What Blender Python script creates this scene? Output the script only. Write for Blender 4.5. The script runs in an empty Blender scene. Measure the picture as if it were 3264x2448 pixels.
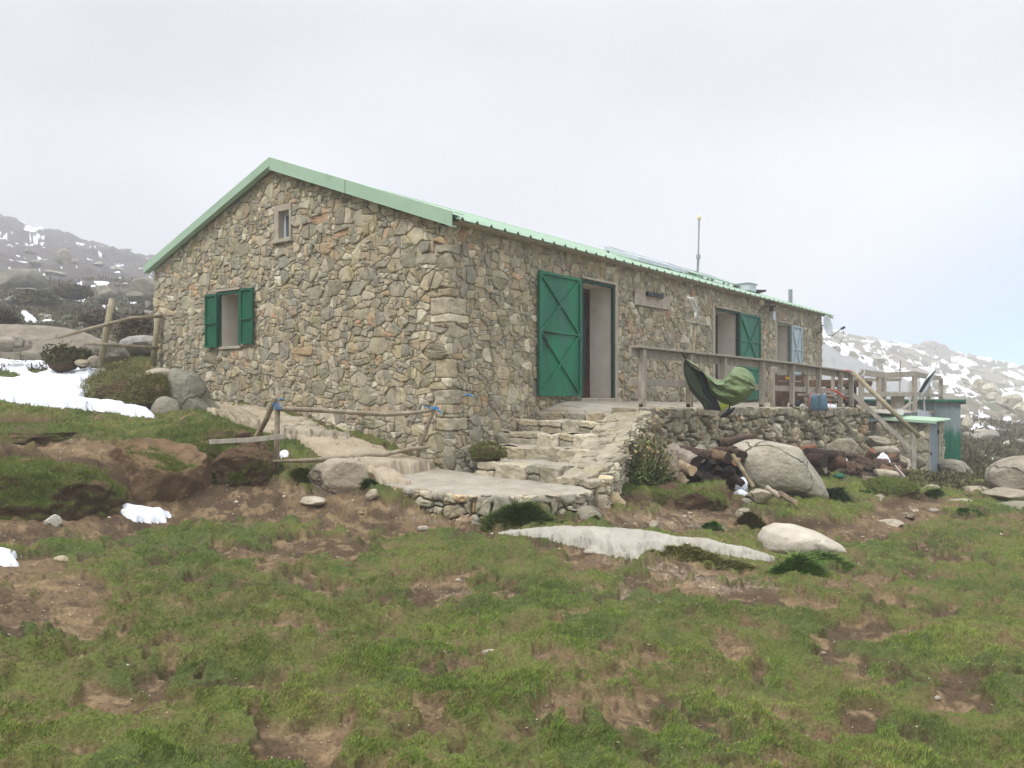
import bpy, bmesh, math, random
import numpy as np
from mathutils import Vector, Matrix
R = math.radians
sc = bpy.context.scene
col = sc.collection

# ------------------------------------------------------------------ camera, sky, sun, exposure
F, HX, HY = 2640.0, 1632.0, 1262.0          # focal length and horizon of the 3264 px wide photograph
cam_d = bpy.data.cameras.new('camera'); cam = bpy.data.objects.new('camera', cam_d); col.objects.link(cam)
cam.location = (0, 0, 0); cam.rotation_euler = (R(90), 0, 0)
cam_d.sensor_width = 36; cam_d.lens = F/3264*36; cam_d.shift_y = (HY-1224)/3264
cam_d.clip_start = .05; cam_d.clip_end = 5000
sc.camera = cam
sc.view_settings.view_transform = 'Standard'; sc.view_settings.look = 'None'
sc.view_settings.exposure = 0.6; sc.view_settings.gamma = 1; sc.view_settings.use_curve_mapping = False
sc.cycles.use_denoising = True
sc.cycles.denoising_prefilter = 'NONE'
sc.cycles.max_bounces = 8; sc.cycles.volume_bounces = 2
sc.cycles.sample_clamp_indirect = 6

SUN_EL, SUN_AZ = R(52), R(222)               # azimuth clockwise from +Y: behind the camera, to the left
wd = bpy.data.worlds.new('World'); sc.world = wd; wd.use_nodes = True
nt = wd.node_tree; nt.nodes.clear()
def wn(t, **k):
    n = nt.nodes.new(t)
    for a, b in k.items(): setattr(n, a, b)
    return n
def wmath(op, a, b=None, c=None, clamp=False):
    n = wn('ShaderNodeMath', operation=op, use_clamp=clamp)
    for i, v in enumerate((a, b, c)):
        if v is None: continue
        if isinstance(v, (int, float)): n.inputs[i].default_value = v
        else: nt.links.new(v, n.inputs[i])
    return n.outputs[0]
def wramp(v, lo, hi):
    n = wn('ShaderNodeMapRange', interpolation_type='SMOOTHSTEP'); nt.links.new(v, n.inputs[0])
    n.inputs[1].default_value = lo; n.inputs[2].default_value = hi
    return n.outputs[0]
out = wn('ShaderNodeOutputWorld')
sky = wn('ShaderNodeTexSky', sky_type='NISHITA', sun_disc=False, sun_elevation=SUN_EL, sun_rotation=SUN_AZ, altitude=1800, air_density=.9, dust_density=0, ozone_density=2.5)
bg1 = wn('ShaderNodeBackground'); bg1.inputs[1].default_value = .09
tint = wn('ShaderNodeMix', data_type='RGBA', blend_type='MULTIPLY'); tint.inputs[0].default_value = 1; tint.inputs[7].default_value = (.40, .68, 1.10, 1)
nt.links.new(sky.outputs[0], tint.inputs[6]); nt.links.new(tint.outputs[2], bg1.inputs[0])
tc = wn('ShaderNodeTexCoord'); sep = wn('ShaderNodeSeparateXYZ'); nt.links.new(tc.outputs['Generated'], sep.inputs[0])
mp = wn('ShaderNodeMapping'); mp.inputs['Scale'].default_value = (1, 1, 2.2); nt.links.new(tc.outputs['Generated'], mp.inputs[0])
nz = wn('ShaderNodeTexNoise'); nz.inputs['Scale'].default_value = 1.9; nz.inputs['Detail'].default_value = 5; nz.inputs['Roughness'].default_value = .5
nt.links.new(mp.outputs[0], nz.inputs[0])
# cloud layer: thin only towards the lower right, where blue shows
side = wmath('ADD', wmath('MULTIPLY', sep.outputs[0], 1.0), wmath('MULTIPLY', sep.outputs[2], -1.15))
side = wmath('ADD', side, wmath('MULTIPLY', wmath('SUBTRACT', nz.outputs[0], .5), .22))
clear = wmath('MULTIPLY', wramp(side, .17, .55), wramp(sep.outputs[1], 0, .3))
cover = wmath('SUBTRACT', 1.0, wmath('MULTIPLY', clear, .96))
bright = wmath('ADD', wmath('ADD', .485, wmath('MULTIPLY', wramp(sep.outputs[2], .36, .95), 1.5)), wmath('MULTIPLY', wmath('SUBTRACT', nz.outputs[0], .5), .42))
bg2 = wn('ShaderNodeBackground'); bg2.inputs[0].default_value = (.915, .94, 1.0, 1)
nt.links.new(bright, bg2.inputs[1])
mx = wn('ShaderNodeMixShader'); nt.links.new(cover, mx.inputs[0]); nt.links.new(bg1.outputs[0], mx.inputs[1]); nt.links.new(bg2.outputs[0], mx.inputs[2])
nt.links.new(mx.outputs[0], out.inputs[0])

sun_d = bpy.data.lights.new('sun', 'SUN'); sun = bpy.data.objects.new('sun', sun_d); col.objects.link(sun)
sun_d.energy = 1.5; sun_d.angle = R(16); sun_d.color = (1, .975, .935)
sdir = Vector((math.sin(SUN_AZ)*math.cos(SUN_EL), math.cos(SUN_AZ)*math.cos(SUN_EL), math.sin(SUN_EL)))
sun.rotation_euler = (-sdir).to_track_quat('-Z', 'Y').to_euler()

# ------------------------------------------------------------------ helpers
def at(px, py, d): return Vector(((px-HX)/F*d, d, (HY-py)/F*d))
def lin(r, g, b):
    f = lambda c: ((c/255+.055)/1.055)**2.4 if c/255 > .04045 else c/255/12.92
    return (f(r), f(g), f(b))
def tag(o, label=None, cat=None, group=None, kind=None):
    if label: o['label'] = label
    if cat: o['category'] = cat
    if group: o['group'] = group
    if kind: o['kind'] = kind
    return o
def thing(name, label, cat, loc=(0, 0, 0), rotz=0, group=None):
    o = bpy.data.objects.new(name, None); col.objects.link(o); o.empty_display_size = .2
    o.location = loc; o.rotation_euler = (0, 0, rotz)
    return tag(o, label, cat, group)
def hsh(a, b, c, seed):
    h = (a.astype(np.int64)*374761393 + b.astype(np.int64)*668265263 + c*2147483647*3 + seed*974711) & 0xffffffff
    h = ((h ^ (h >> 13))*1274126177) & 0xffffffff
    return ((h ^ (h >> 16)) & 0xffff)/65535.0
def vnoise(x, y, seed=0):
    x = np.asarray(x, float); y = np.asarray(y, float)
    xi = np.floor(x); yi = np.floor(y); fx = x-xi; fy = y-yi
    fx = fx*fx*fx*(fx*(fx*6-15)+10); fy = fy*fy*fy*(fy*(fy*6-15)+10)
    a = hsh(xi, yi, 0, seed); b = hsh(xi+1, yi, 0, seed); c = hsh(xi, yi+1, 0, seed); d = hsh(xi+1, yi+1, 0, seed)
    return (a+(b-a)*fx) + ((c+(d-c)*fx)-(a+(b-a)*fx))*fy
def fbm(x, y, seed=0, octv=4, gain=.5):
    s = 0; a = 1; t = 0
    for i in range(octv):
        cs, sn = math.cos(i*1.1), math.sin(i*1.1)
        s = s + a*vnoise((x*cs-y*sn)*2**i+i*17.3, (x*sn+y*cs)*2**i+i*5.1, seed+i*31); t += a; a *= gain
    return s/t
def vnoise3(p, seed=0):
    zi = np.floor(p[:, 2]); fz = p[:, 2]-zi; fz = fz*fz*(3-2*fz)
    def lay(k):
        x = p[:, 0]+k*57.31; y = p[:, 1]+k*113.77
        return vnoise(x, y, seed)
    return lay(zi)*(1-fz)+lay(zi+1)*fz
def fbm3(p, seed=0, octv=4, gain=.5):
    s = 0; a = 1; t = 0
    for i in range(octv):
        s = s+a*vnoise3(p*2**i+i*9.7, seed+i*13); t += a; a *= gain
    return s/t
def sstep(x, a, b):
    t = np.clip((x-a)/(b-a), 0, 1); return t*t*(3-2*t)

def raw_mesh(name, V, faces, mats, parent=None, cols=None, smooth=True, fmat=None):
    """V (n,3) array; faces: an int array (m,3|4) or a list of such arrays or a list of tuples."""
    me = bpy.data.meshes.new(name)
    V = np.asarray(V, np.float32)
    if isinstance(faces, np.ndarray): faces = [faces]
    if len(faces) and isinstance(faces[0], np.ndarray):
        loops = np.concatenate([f.ravel() for f in faces]).astype(np.int32)
        tot = np.concatenate([np.full(len(f), f.shape[1]) for f in faces]).astype(np.int32)
    else:
        loops = np.array([i for f in faces for i in f], np.int32); tot = np.array([len(f) for f in faces], np.int32)
    st = np.concatenate([[0], np.cumsum(tot)[:-1]]).astype(np.int32)
    me.vertices.add(len(V)); me.vertices.foreach_set('co', V.ravel())
    me.loops.add(len(loops)); me.loops.foreach_set('vertex_index', loops)
    me.polygons.add(len(tot)); me.polygons.foreach_set('loop_start', st); me.polygons.foreach_set('loop_total', tot)
    me.polygons.foreach_set('use_smooth', np.full(len(tot), bool(smooth)))
    if fmat is not None: me.polygons.foreach_set('material_index', np.asarray(fmat, np.int32))
    if cols is not None:
        at_ = me.color_attributes.new('col', 'FLOAT_COLOR', 'POINT')
        c = np.ones((len(V), 4), np.float32); c[:, :3] = np.asarray(cols, np.float32)[:, :3]
        at_.data.foreach_set('color', c.ravel())
    me.update(calc_edges=True); me.validate()
    o = bpy.data.objects.new(name, me); col.objects.link(o)
    for m in (mats if isinstance(mats, (list, tuple)) else [mats]): me.materials.append(m)
    if parent: o.parent = parent
    return o

class MB:
    """collects boxes, beams, tubes, cards; builds ONE mesh object"""
    def __init__(s): s.v = []; s.f = []; s.m = []; s.c = []
    def add(s, V, Fs, m=0, c=None):
        b = len(s.v); s.v += [tuple(p) for p in V]; s.f += [tuple(i+b for i in f) for f in Fs]; s.m += [m]*len(Fs)
        s.c += [c if c is not None else (1, 1, 1)]*len(V)
    def hexa(s, P, m=0, c=None):   # P: 4 bottom then 4 top, both counter clockwise from above
        s.add(P, [(3, 2, 1, 0), (4, 5, 6, 7), (0, 1, 5, 4), (1, 2, 6, 5), (2, 3, 7, 6), (3, 0, 4, 7)], m, c)
    def box(s, a, b, m=0, c=None):
        x0, y0, z0 = [min(p, q) for p, q in zip(a, b)]; x1, y1, z1 = [max(p, q) for p, q in zip(a, b)]
        s.hexa([(x0, y0, z0), (x1, y0, z0), (x1, y1, z0), (x0, y1, z0), (x0, y0, z1), (x1, y0, z1), (x1, y1, z1), (x0, y1, z1)], m, c)
    def beam(s, p, q, w, h, up=(0, 0, 1), m=0, c=None):
        p = Vector(p); q = Vector(q); d = (q-p).normalized(); u = Vector(up)
        if abs(d.dot(u)) > .98: u = Vector((1, 0, 0)) if abs(d.x) < .9 else Vector((0, 1, 0))
        sx = d.cross(u).normalized()*w/2; sz = sx.cross(d).normalized()*h/2
        P = [p-sx-sz, p+sx-sz, q+sx-sz, q-sx-sz, p-sx+sz, p+sx+sz, q+sx+sz, q-sx+sz]
        s.hexa(P, m, c)
    def tube(s, pts, r, n=8, m=0, c=None, caps=True, jit=0, seed=0, mcap=None):
        pts = [Vector(p) for p in pts]; rr = r if isinstance(r, (list, tuple)) else [r]*len(pts)
        rnd = random.Random(seed); V = []; Fs = []
        a = (pts[-1]-pts[0]).normalized(); ref = Vector((0, 0, 1)) if abs(a.z) < .9 else Vector((1, 0, 0))
        for i, p in enumerate(pts):
            t = (pts[min(i+1, len(pts)-1)]-pts[max(i-1, 0)]).normalized()
            sx = t.cross(ref).normalized(); sy = sx.cross(t)
            for k in range(n):
                an = 2*math.pi*k/n; q = rr[i]*(1+jit*(rnd.random()-.5))
                V.append(p+sx*math.cos(an)*q+sy*math.sin(an)*q)
        for i in range(len(pts)-1):
            for k in range(n):
                k2 = (k+1) % n; Fs.append((i*n+k, i*n+k2, (i+1)*n+k2, (i+1)*n+k))
        s.add(V, Fs, m, c)
        if caps:
            L = len(V); b = len(s.v)-L
            s.f.append(tuple(b+k for k in range(n))[::-1]); s.f.append(tuple(b+L-n+k for k in range(n)))
            s.m += [mcap if mcap is not None else m]*2
    def build(s, name, mats, parent=None, bevel=0, smooth=False, cols=False):
        o = raw_mesh(name, np.array(s.v), s.f, mats, parent, s.c if cols else None, smooth, s.m)
        bm = bmesh.new(); bm.from_mesh(o.data); bmesh.ops.recalc_face_normals(bm, faces=bm.faces); bm.to_mesh(o.data); bm.free()
        if bevel:
            md = o.modifiers.new('bevel', 'BEVEL'); md.width = bevel; md.segments = 2; md.limit_method = 'ANGLE'
        return o

# ------------------------------------------------------------------ materials
def material(name, base, c2=None, scale=6, rough=.85, bump=.25, bscale=40, attr=False, spec=.25, metal=0, detail=6,
             speck=None, speck_scale=90, speck_amt=.4, stretch=None, c3=None, c3scale=1.6, c3lo=.55, c3hi=.7, bdist=.01, sheen=0, crack=None):
    m = bpy.data.materials.new(name); m.use_nodes = True; t = m.node_tree; N = t.nodes; L = t.links
    b = N['Principled BSDF']; b.inputs['Roughness'].default_value = rough; b.inputs['Specular IOR Level'].default_value = spec
    b.inputs['Metallic'].default_value = metal
    tx = N.new('ShaderNodeTexCoord'); vec = tx.outputs['Object']
    if stretch:
        mp = N.new('ShaderNodeMapping'); mp.inputs['Scale'].default_value = stretch; L.new(vec, mp.inputs[0]); vec = mp.outputs[0]
    def noise(sc_, det=detail, rg=.6):
        n = N.new('ShaderNodeTexNoise'); n.inputs['Scale'].default_value = sc_; n.inputs['Detail'].default_value = det
        n.inputs['Roughness'].default_value = rg; L.new(vec, n.inputs[0]); return n.outputs[0]
    def ramp(v, lo, hi, a=0., b_=1.):
        r = N.new('ShaderNodeMapRange'); r.inputs[1].default_value = lo; r.inputs[2].default_value = hi
        r.inputs[3].default_value = a; r.inputs[4].default_value = b_; L.new(v, r.inputs[0]); return r.outputs[0]
    def mix(f, a, b_, mode='MIX'):
        x = N.new('ShaderNodeMix'); x.data_type = 'RGBA'; x.blend_type = mode
        if isinstance(f, (int, float)): x.inputs[0].default_value = f
        else: L.new(f, x.inputs[0])
        for i, v in ((6, a), (7, b_)):
            if isinstance(v, tuple): x.inputs[i].default_value = (*v[:3], 1)
            else: L.new(v, x.inputs[i])
        return x.outputs[2]
    c2 = c2 or tuple(x*.7 for x in base)
    cur = mix(ramp(noise(scale), .32, .68), base, c2)
    if c3: cur = mix(ramp(noise(c3scale, 5, .65), c3lo, c3hi), cur, c3)
    if attr:
        a = N.new('ShaderNodeVertexColor'); a.layer_name = 'col'; cur = mix(1.0, cur, a.outputs[0], 'MULTIPLY')
    if speck: cur = mix(ramp(noise(speck_scale, 2, .5), .60, .72, 0, speck_amt), cur, speck)
    hgt = None
    if crack:      # thin irregular cracks
        n = N.new('ShaderNodeTexNoise'); n.inputs['Scale'].default_value = crack[0]*1.6; n.inputs['Detail'].default_value = 5; L.new(vec, n.inputs[0])
        ad = N.new('ShaderNodeVectorMath'); ad.operation = 'MULTIPLY_ADD'; L.new(n.outputs['Color'], ad.inputs[0]); ad.inputs[1].default_value = (.55/crack[0],)*3; L.new(vec, ad.inputs[2])
        v = N.new('ShaderNodeTexVoronoi'); v.feature = 'DISTANCE_TO_EDGE'; v.inputs['Scale'].default_value = crack[0]; L.new(ad.outputs[0], v.inputs['Vector'])
        hgt = ramp(v.outputs['Distance'], 0, crack[1]); msk = N.new('ShaderNodeMath'); msk.operation = 'MAXIMUM'; L.new(hgt, msk.inputs[0]); L.new(ramp(noise(crack[0]*.9, 3), .42, .50), msk.inputs[1]); hgt = msk.outputs[0]
        cur = mix(hgt, mix(.72, cur, (.05, .045, .035)), cur)
    L.new(cur, b.inputs['Base Color'])
    if bump:
        bp = N.new('ShaderNodeBump'); bp.inputs['Strength'].default_value = bump; bp.inputs['Distance'].default_value = bdist
        hh = noise(bscale, 8, .65)
        if hgt is not None:
            am = N.new('ShaderNodeMath'); am.operation = 'MULTIPLY_ADD'; L.new(hgt, am.inputs[0]); am.inputs[1].default_value = .8; L.new(hh, am.inputs[2]); hh = am.outputs[0]
        L.new(hh, bp.inputs['Height']); L.new(bp.outputs[0], b.inputs['Normal'])
    return m
M = {}
M['stone'] = material('masonry_stone', (1.10, 1.08, 1.03), (.66, .65, .62), 6, .9, 1.0, 22, attr=True, speck=(.46, .45, .40), speck_scale=38, speck_amt=.42,
                      c3=(.80, .78, .62), c3scale=2.3, c3lo=.52, c3hi=.66, bdist=.02)
M['mortar'] = material('mortar', lin(182, 170, 146), lin(158, 147, 126), 9, .95, .8, 45, c3=lin(146, 134, 114), c3scale=1.3, bdist=.02)
M['dark_joint'] = material('dry_joint_soil', lin(58, 50, 42), lin(34, 30, 26), 9, 1, .5, 40)
M['granite'] = material('granite', (1.10, 1.08, 1.05), (.70, .69, .66), 3.2, .9, 1.0, 14, attr=True, speck=(.12, .115, .105), speck_scale=45, speck_amt=.5,
                        c3=(.66, .63, .54), c3scale=1.9, bdist=.045, crack=(1.1, .018))
M['pale_granite'] = material('pale_granite', (1.06, 1.05, 1.02), (.86, .85, .83), 4, .9, .6, 18, attr=True, speck=(.25, .24, .22), speck_scale=40, speck_amt=.3, c3=(.84, .80, .72), c3scale=1.3, bdist=.03)
M['concrete'] = material('worn_concrete', lin(170, 163, 148), lin(140, 133, 119), 3, .95, .8, 24, speck=lin(200, 194, 182), speck_scale=60, speck_amt=.5,
                         c3=lin(158, 134, 104), c3scale=1.4, bdist=.02, crack=(1.6, .012))
M['sandy'] = material('sandy_concrete', lin(174, 160, 138), lin(148, 134, 112), 3, .95, .6, 25, c3=lin(168, 160, 144), c3scale=2.2, bdist=.015)
M['plaster'] = material('grey_plaster', lin(228, 219, 207), lin(214, 205, 193), 4, .95, .25, 30)
M['jamb'] = material('concrete_jamb', lin(180, 170, 152), lin(156, 146, 130), 6, .95, .5, 40)
M['mint'] = material('mint_sheet_metal', lin(164, 190, 164), lin(156, 182, 157), 2, .5, .05, 20, spec=.4, c3=lin(132, 160, 140), c3scale=.8)
M['roof'] = material('mint_roof_sheet', lin(156, 178, 156), lin(146, 170, 148), 2, .5, .05, 20, spec=.35, c3=lin(140, 168, 144), c3scale=1.0)
M['green'] = material('green_steel_paint', lin(14, 124, 82), lin(24, 78, 70), 1.8, .55, .15, 60, spec=.35, stretch=(1, 1, .35), c3=lin(56, 104, 92), c3scale=3.0, speck=lin(70, 92, 78), speck_scale=50, speck_amt=.3)
M['green_dark'] = material('dark_green_frame_paint', lin(16, 72, 54), lin(12, 56, 44), 5, .55, .1, 60)
M['green_win'] = material('window_green_paint', lin(18, 96, 66), lin(14, 78, 58), 4, .55, .1, 60, c3=lin(24, 90, 74), c3scale=3)
M['pale_door'] = material('pale_blue_grey_paint', lin(176, 192, 196), lin(156, 174, 178), 4, .6, .1, 50)
M['pale_frame'] = material('pale_green_grey_paint', lin(140, 156, 142), lin(116, 132, 120), 5, .7, .2, 50)
M['wood'] = material('weathered_grey_wood', lin(178, 169, 156), lin(138, 129, 116), 9, .9, .55, 30, stretch=(1.5, 1.5, .5), c3=lin(150, 140, 126), c3scale=1.5)
M['wood_pole'] = material('peeled_pole_wood', lin(164, 152, 132), lin(118, 106, 86), 8, .9, .5, 25, c3=lin(140, 126, 96), c3scale=2)
M['wood_tan'] = material('tan_pole_wood', lin(168, 158, 132), lin(136, 126, 100), 8, .85, .4, 25)
M['wood_brown'] = material('brown_wood', lin(108, 82, 64), lin(78, 60, 48), 6, .85, .4, 30, c3=lin(130, 100, 76), c3scale=2)
M['wood_red'] = material('red_brown_door_wood', lin(92, 56, 42), lin(70, 44, 34), 8, .6, .2, 30)
M['sign'] = material('sign_board', lin(182, 172, 156), lin(154, 144, 130), 7, .9, .4, 30, stretch=(.4, 1, 2), c3=lin(168, 146, 130), c3scale=5)
M['sign_ink'] = material('faded_red_ink', lin(162, 122, 110), lin(172, 150, 136), 30, .9, 0)
M['black_metal'] = material('dark_metal', lin(44, 44, 44), lin(30, 30, 30), 8, .6, .1, 40, spec=.4)
M['steel'] = material('galvanised_steel', lin(170, 174, 178), lin(140, 144, 150), 6, .4, .1, 40, spec=.5, metal=.6)
M['alu'] = material('shovel_aluminium', lin(226, 224, 220), lin(204, 200, 194), 5, .5, .1, 40)
M['white_pl'] = material('white_plastic', lin(214, 214, 210), lin(194, 194, 190), 3, .55, 0)
M['dish'] = material('dish_paint', lin(196, 204, 204), lin(180, 188, 188), 3, .5, 0)
M['panel_white'] = material('collector_casing', lin(206, 212, 216), lin(184, 190, 196), 3, .4, 0)
M['glass_dark'] = material('dark_glass', lin(34, 38, 42), lin(24, 28, 30), 3, .12, 0, spec=.5)
M['glass_grey'] = material('grey_window_glass', lin(92, 102, 112), lin(74, 84, 94), 2, .12, 0, spec=.5)
M['snow'] = material('snow', lin(240, 242, 246), lin(222, 226, 234), 5, .6, .6, 14, spec=.2, bdist=.05, speck=lin(150, 140, 126), speck_scale=34, speck_amt=.28)
M['olive'] = material('olive_nylon', lin(108, 124, 82), lin(94, 110, 70), 3, .5, .1, 60, spec=.35)
M['olive_dark'] = material('dark_olive_nylon', lin(46, 58, 34), lin(30, 40, 26), 4, .6, .15, 40)
M['black_cloth'] = material('black_cloth', lin(26, 28, 32), lin(16, 18, 22), 4, .7, .1, 40)
M['yellow'] = material('lime_yellow_cloth', lin(222, 232, 96), lin(206, 216, 84), 4, .6, .1, 40)
M['blue_gas'] = material('gas_bottle_blue', lin(74, 106, 122), lin(58, 86, 102), 5, .45, .05, 40, spec=.4)
M['orange'] = material('orange_hose', lin(200, 92, 54), lin(180, 80, 48), 5, .5, 0)
M['blue_tie'] = material('blue_twine', lin(66, 146, 204), lin(50, 120, 180), 6, .7, 0)
M['yellow_lab'] = material('yellow_label', lin(206, 160, 30), lin(190, 146, 30), 6, .6, 0)
M['lamp_cream'] = material('cream_lamp_cover', lin(218, 210, 172), lin(204, 196, 158), 6, .5, 0)
M['shed'] = material('flaking_green_sheet', lin(20, 108, 82), lin(14, 90, 72), 3, .6, .1, 30)
M['bark'] = material('log_bark', (1.1, 1.04, 1.0), (.55, .5, .48), 12, .95, .9, 40, attr=True, bdist=.02)
M['log_end'] = material('log_end_grain', (1.15, 1.05, .95), (.8, .72, .64), 14, .9, .4, 60, attr=True)
M['soil'] = material('dark_soil', lin(92, 70, 52), lin(58, 44, 34), 5, 1, .9, 22, c3=lin(70, 66, 40), c3scale=2.5, bdist=.03)
M['turf_root'] = material('turf_root', lin(74, 82, 44), lin(58, 62, 38), 12, 1, .9, 40)
M['bank_soil'] = material('bank_soil', (1.1, 1.08, 1.05), (.72, .70, .68), 9, 1, .9, 30, attr=True, bdist=.03)
M['leaf'] = material('leaf', (1.15, 1.12, 1.0), (.75, .78, .7), 5, .8, 0, attr=True, spec=.2)
# shed wall: green paint flaked to bare grey metal in the upper part
def shed_mat():
    m = M['shed']; t = m.node_tree; N = t.nodes; L = t.links; b = N['Principled BSDF']
    tx = N.new('ShaderNodeTexCoord'); sp = N.new('ShaderNodeSeparateXYZ'); L.new(tx.outputs['Object'], sp.inputs[0])
    n = N.new('ShaderNodeTexNoise'); n.inputs['Scale'].default_value = 3; n.inputs['Detail'].default_value = 8; n.inputs['Roughness'].default_value = .75
    mp = N.new('ShaderNodeMapping'); mp.inputs['Scale'].default_value = (1.5, 1.5, .45); L.new(tx.outputs['Object'], mp.inputs[0]); L.new(mp.outputs[0], n.inputs[0])
    a = N.new('ShaderNodeMath'); a.operation = 'MULTIPLY_ADD'; L.new(n.outputs[0], a.inputs[0]); a.inputs[1].default_value = 2.4; L.new(sp.outputs[2], a.inputs[2])
    r = N.new('ShaderNodeMapRange'); r.inputs[1].default_value = 2.45; r.inputs[2].default_value = 2.8; L.new(a.outputs[0], r.inputs[0])
    x = N.new('ShaderNodeMix'); x.data_type = 'RGBA'; L.new(r.outputs[0], x.inputs[0])
    L.new(b.inputs['Base Color'].links[0].from_socket, x.inputs[6]); x.inputs[7].default_value = (*lin(132, 144, 146), 1)
    L.new(x.outputs[2], b.inputs['Base Color'])
shed_mat()
# ------------------------------------------------------------------ house frame of reference
C = Vector((-.885, 11.56, 0)); UX, UY = .6054, .7959          # u: along the long wall; v: along the gable wall
U = Vector((UX, UY, 0)); Vv = Vector((-UY, UX, 0)); HROT = math.atan2(UY, UX)
def loc2w(x, y, z): return C+U*x+Vv*y+Vector((0, 0, z))
def w2loc(p): q = Vector((p[0], p[1], 0))-C; return q.dot(U), q.dot(Vv)
def on_gable(px, py, off=0.):
    a = (px-HX)/F; Y = (-off+C.dot(U))/(a*UX+UY); p = Vector((a*Y, Y, 0)); return w2loc(p)[1], (HY-py)/F*Y
def on_long(px, py, off=0.):
    a = (px-HX)/F; Y = (-off+C.dot(Vv))/(a*-UY+UX); p = Vector((a*Y, Y, 0)); return w2loc(p)[0], (HY-py)/F*Y
HL, HW = 16.9, 7.66

# ------------------------------------------------------------------ ground height
ctrl = []   # (px, py, d)
for px_, a_ in ((-900, (3.2, 1.46)), (0, (3.3, 1.48)), (1632, (3.55, 1.59)), (3264, (3.8, 1.70)), (4100, (3.9, 1.74))):
    ctrl += [(px_, HY+F*a_[1]/a_[0], a_[0]), (px_, HY+F*(a_[1]+.03)/1.6, 1.6)]
ctrl += [(1632, 1900, 6.4), (0, 1800, 6.5), (-900, 1790, 6.4), (800, 1850, 6.4), (3264, 1900, 6.9), (4100, 1900, 7), (2500, 1900, 6.6),
 (0, 1665, 7.9), (-900, 1600, 8), (300, 1668, 8.2), (520, 1640, 8.9), (760, 1620, 9.3), (1000, 1622, 9.4), (1250, 1650, 9.2), (1527, 1655, 9.2), (1857, 1650, 9.3),
 (2000, 1705, 8.7), (2250, 1745, 8.6), (2450, 1815, 8.2), (2000, 1625, 10.1), (2250, 1590, 11), (2500, 1612, 11.2), (2700, 1640, 11.3), (3000, 1645, 11.6), (3264, 1645, 11.8), (4100, 1650, 12),
 (2100, 1560, 11.3), (2100, 1540, 12), (2600, 1540, 14), (2900, 1560, 15), (3264, 1565, 15.5), (4100, 1570, 15.5), (2800, 1510, 17.5), (3000, 1518, 20), (3264, 1525, 19.5), (4100, 1530, 20),
 (3130, 1490, 24.5), (3264, 1490, 25), (3150, 1400, 46), (3264, 1405, 44), (4100, 1420, 42), (2900, 1370, 46), (3150, 1315, 82), (3264, 1335, 78), (4100, 1380, 75),
 (3150, 1250, 135), (3264, 1260, 130), (4100, 1330, 130), (3264, 1192, 195), (3400, 1215, 195), (4100, 1300, 195), (3100, 1158, 205), (2960, 1122, 212), (2800, 1083, 218), (2640, 1052, 228), (2400, 1020, 235),
 (2640, 1112, 105), (2850, 1200, 108), (2400, 1090, 100), (2300, 1230, 40), (1700, 1200, 40), (1200, 1130, 32), (1200, 1000, 110), (1200, 940, 200), (1700, 980, 230),
 # left bank
 (0, 1618, 8.25), (0, 1525, 8.55), (0, 1440, 10), (-900, 1500, 8.8), (-900, 1400, 10.2), (0, 1335, 12), (-900, 1280, 12.5), (230, 1625, 8.6), (230, 1520, 8.95), (300, 1450, 10),
 (430, 1610, 9.0), (420, 1500, 9.4), (560, 1520, 9.75), (560, 1580, 9.3), (490, 1335, 12.4), (600, 1350, 12), (700, 1410, 11.2), (640, 1480, 10.5), (660, 1535, 10.1), (800, 1420, 11.3), (800, 1530, 10.0), (900, 1560, 9.8), (1000, 1500, 10.5),
 (870, 1450, 10.9), (1010, 1455, 11), (1222, 1545, 9.9), (1380, 1530, 10.6),
 (677, 1283, 15.0), (885, 1311, 13.87), (1125, 1393, 12.75), (1405, 1488, 11.5), (600, 1250, 15.2),
 (494, 1172, 16.4), (300, 1180, 17), (0, 1105, 21), (-900, 1000, 21), (0, 1050, 28), (300, 1068, 28), (480, 1060, 28), (-900, 900, 28),
 (0, 905, 62), (300, 935, 62), (480, 905, 76), (-900, 700, 62), (0, 800, 120), (250, 805, 130), (490, 862, 130), (-900, 560, 125),
 (0, 706, 195), (250, 767, 195), (490, 838, 195), (800, 885, 195), (-900, 500, 195)]
for px_ in (-900, 0, 490, 1200, 1800, 2640, 3264, 4100): ctrl += [(px_, 1130, 330), (px_, 1215, 620)]
ctrl = [(x, y+(78 if (x < 1000 and z == 195) else 0), 235 if (x < 1000 and z == 195) else z) for x, y, z in ctrl]
ctrl = np.array(ctrl, float)
def tcoord(px, d): return np.stack([px/750.0, np.log(d)*1.9], -1)
def tkern(r2): return np.where(r2 > 1e-12, .5*r2*np.log(np.maximum(r2, 1e-12)), 0)
_P = tcoord(ctrl[:, 0], ctrl[:, 2]); _val = (ctrl[:, 1]-HY)/F
_K = tkern(((_P[:, None]-_P[None])**2).sum(-1))+np.eye(len(_P))*.012
_A = np.block([[_K, np.c_[np.ones(len(_P)), _P]], [np.c_[np.ones(len(_P)), _P].T, np.zeros((3, 3))]])
_W = np.linalg.solve(_A, np.r_[_val, 0, 0, 0])
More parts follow.
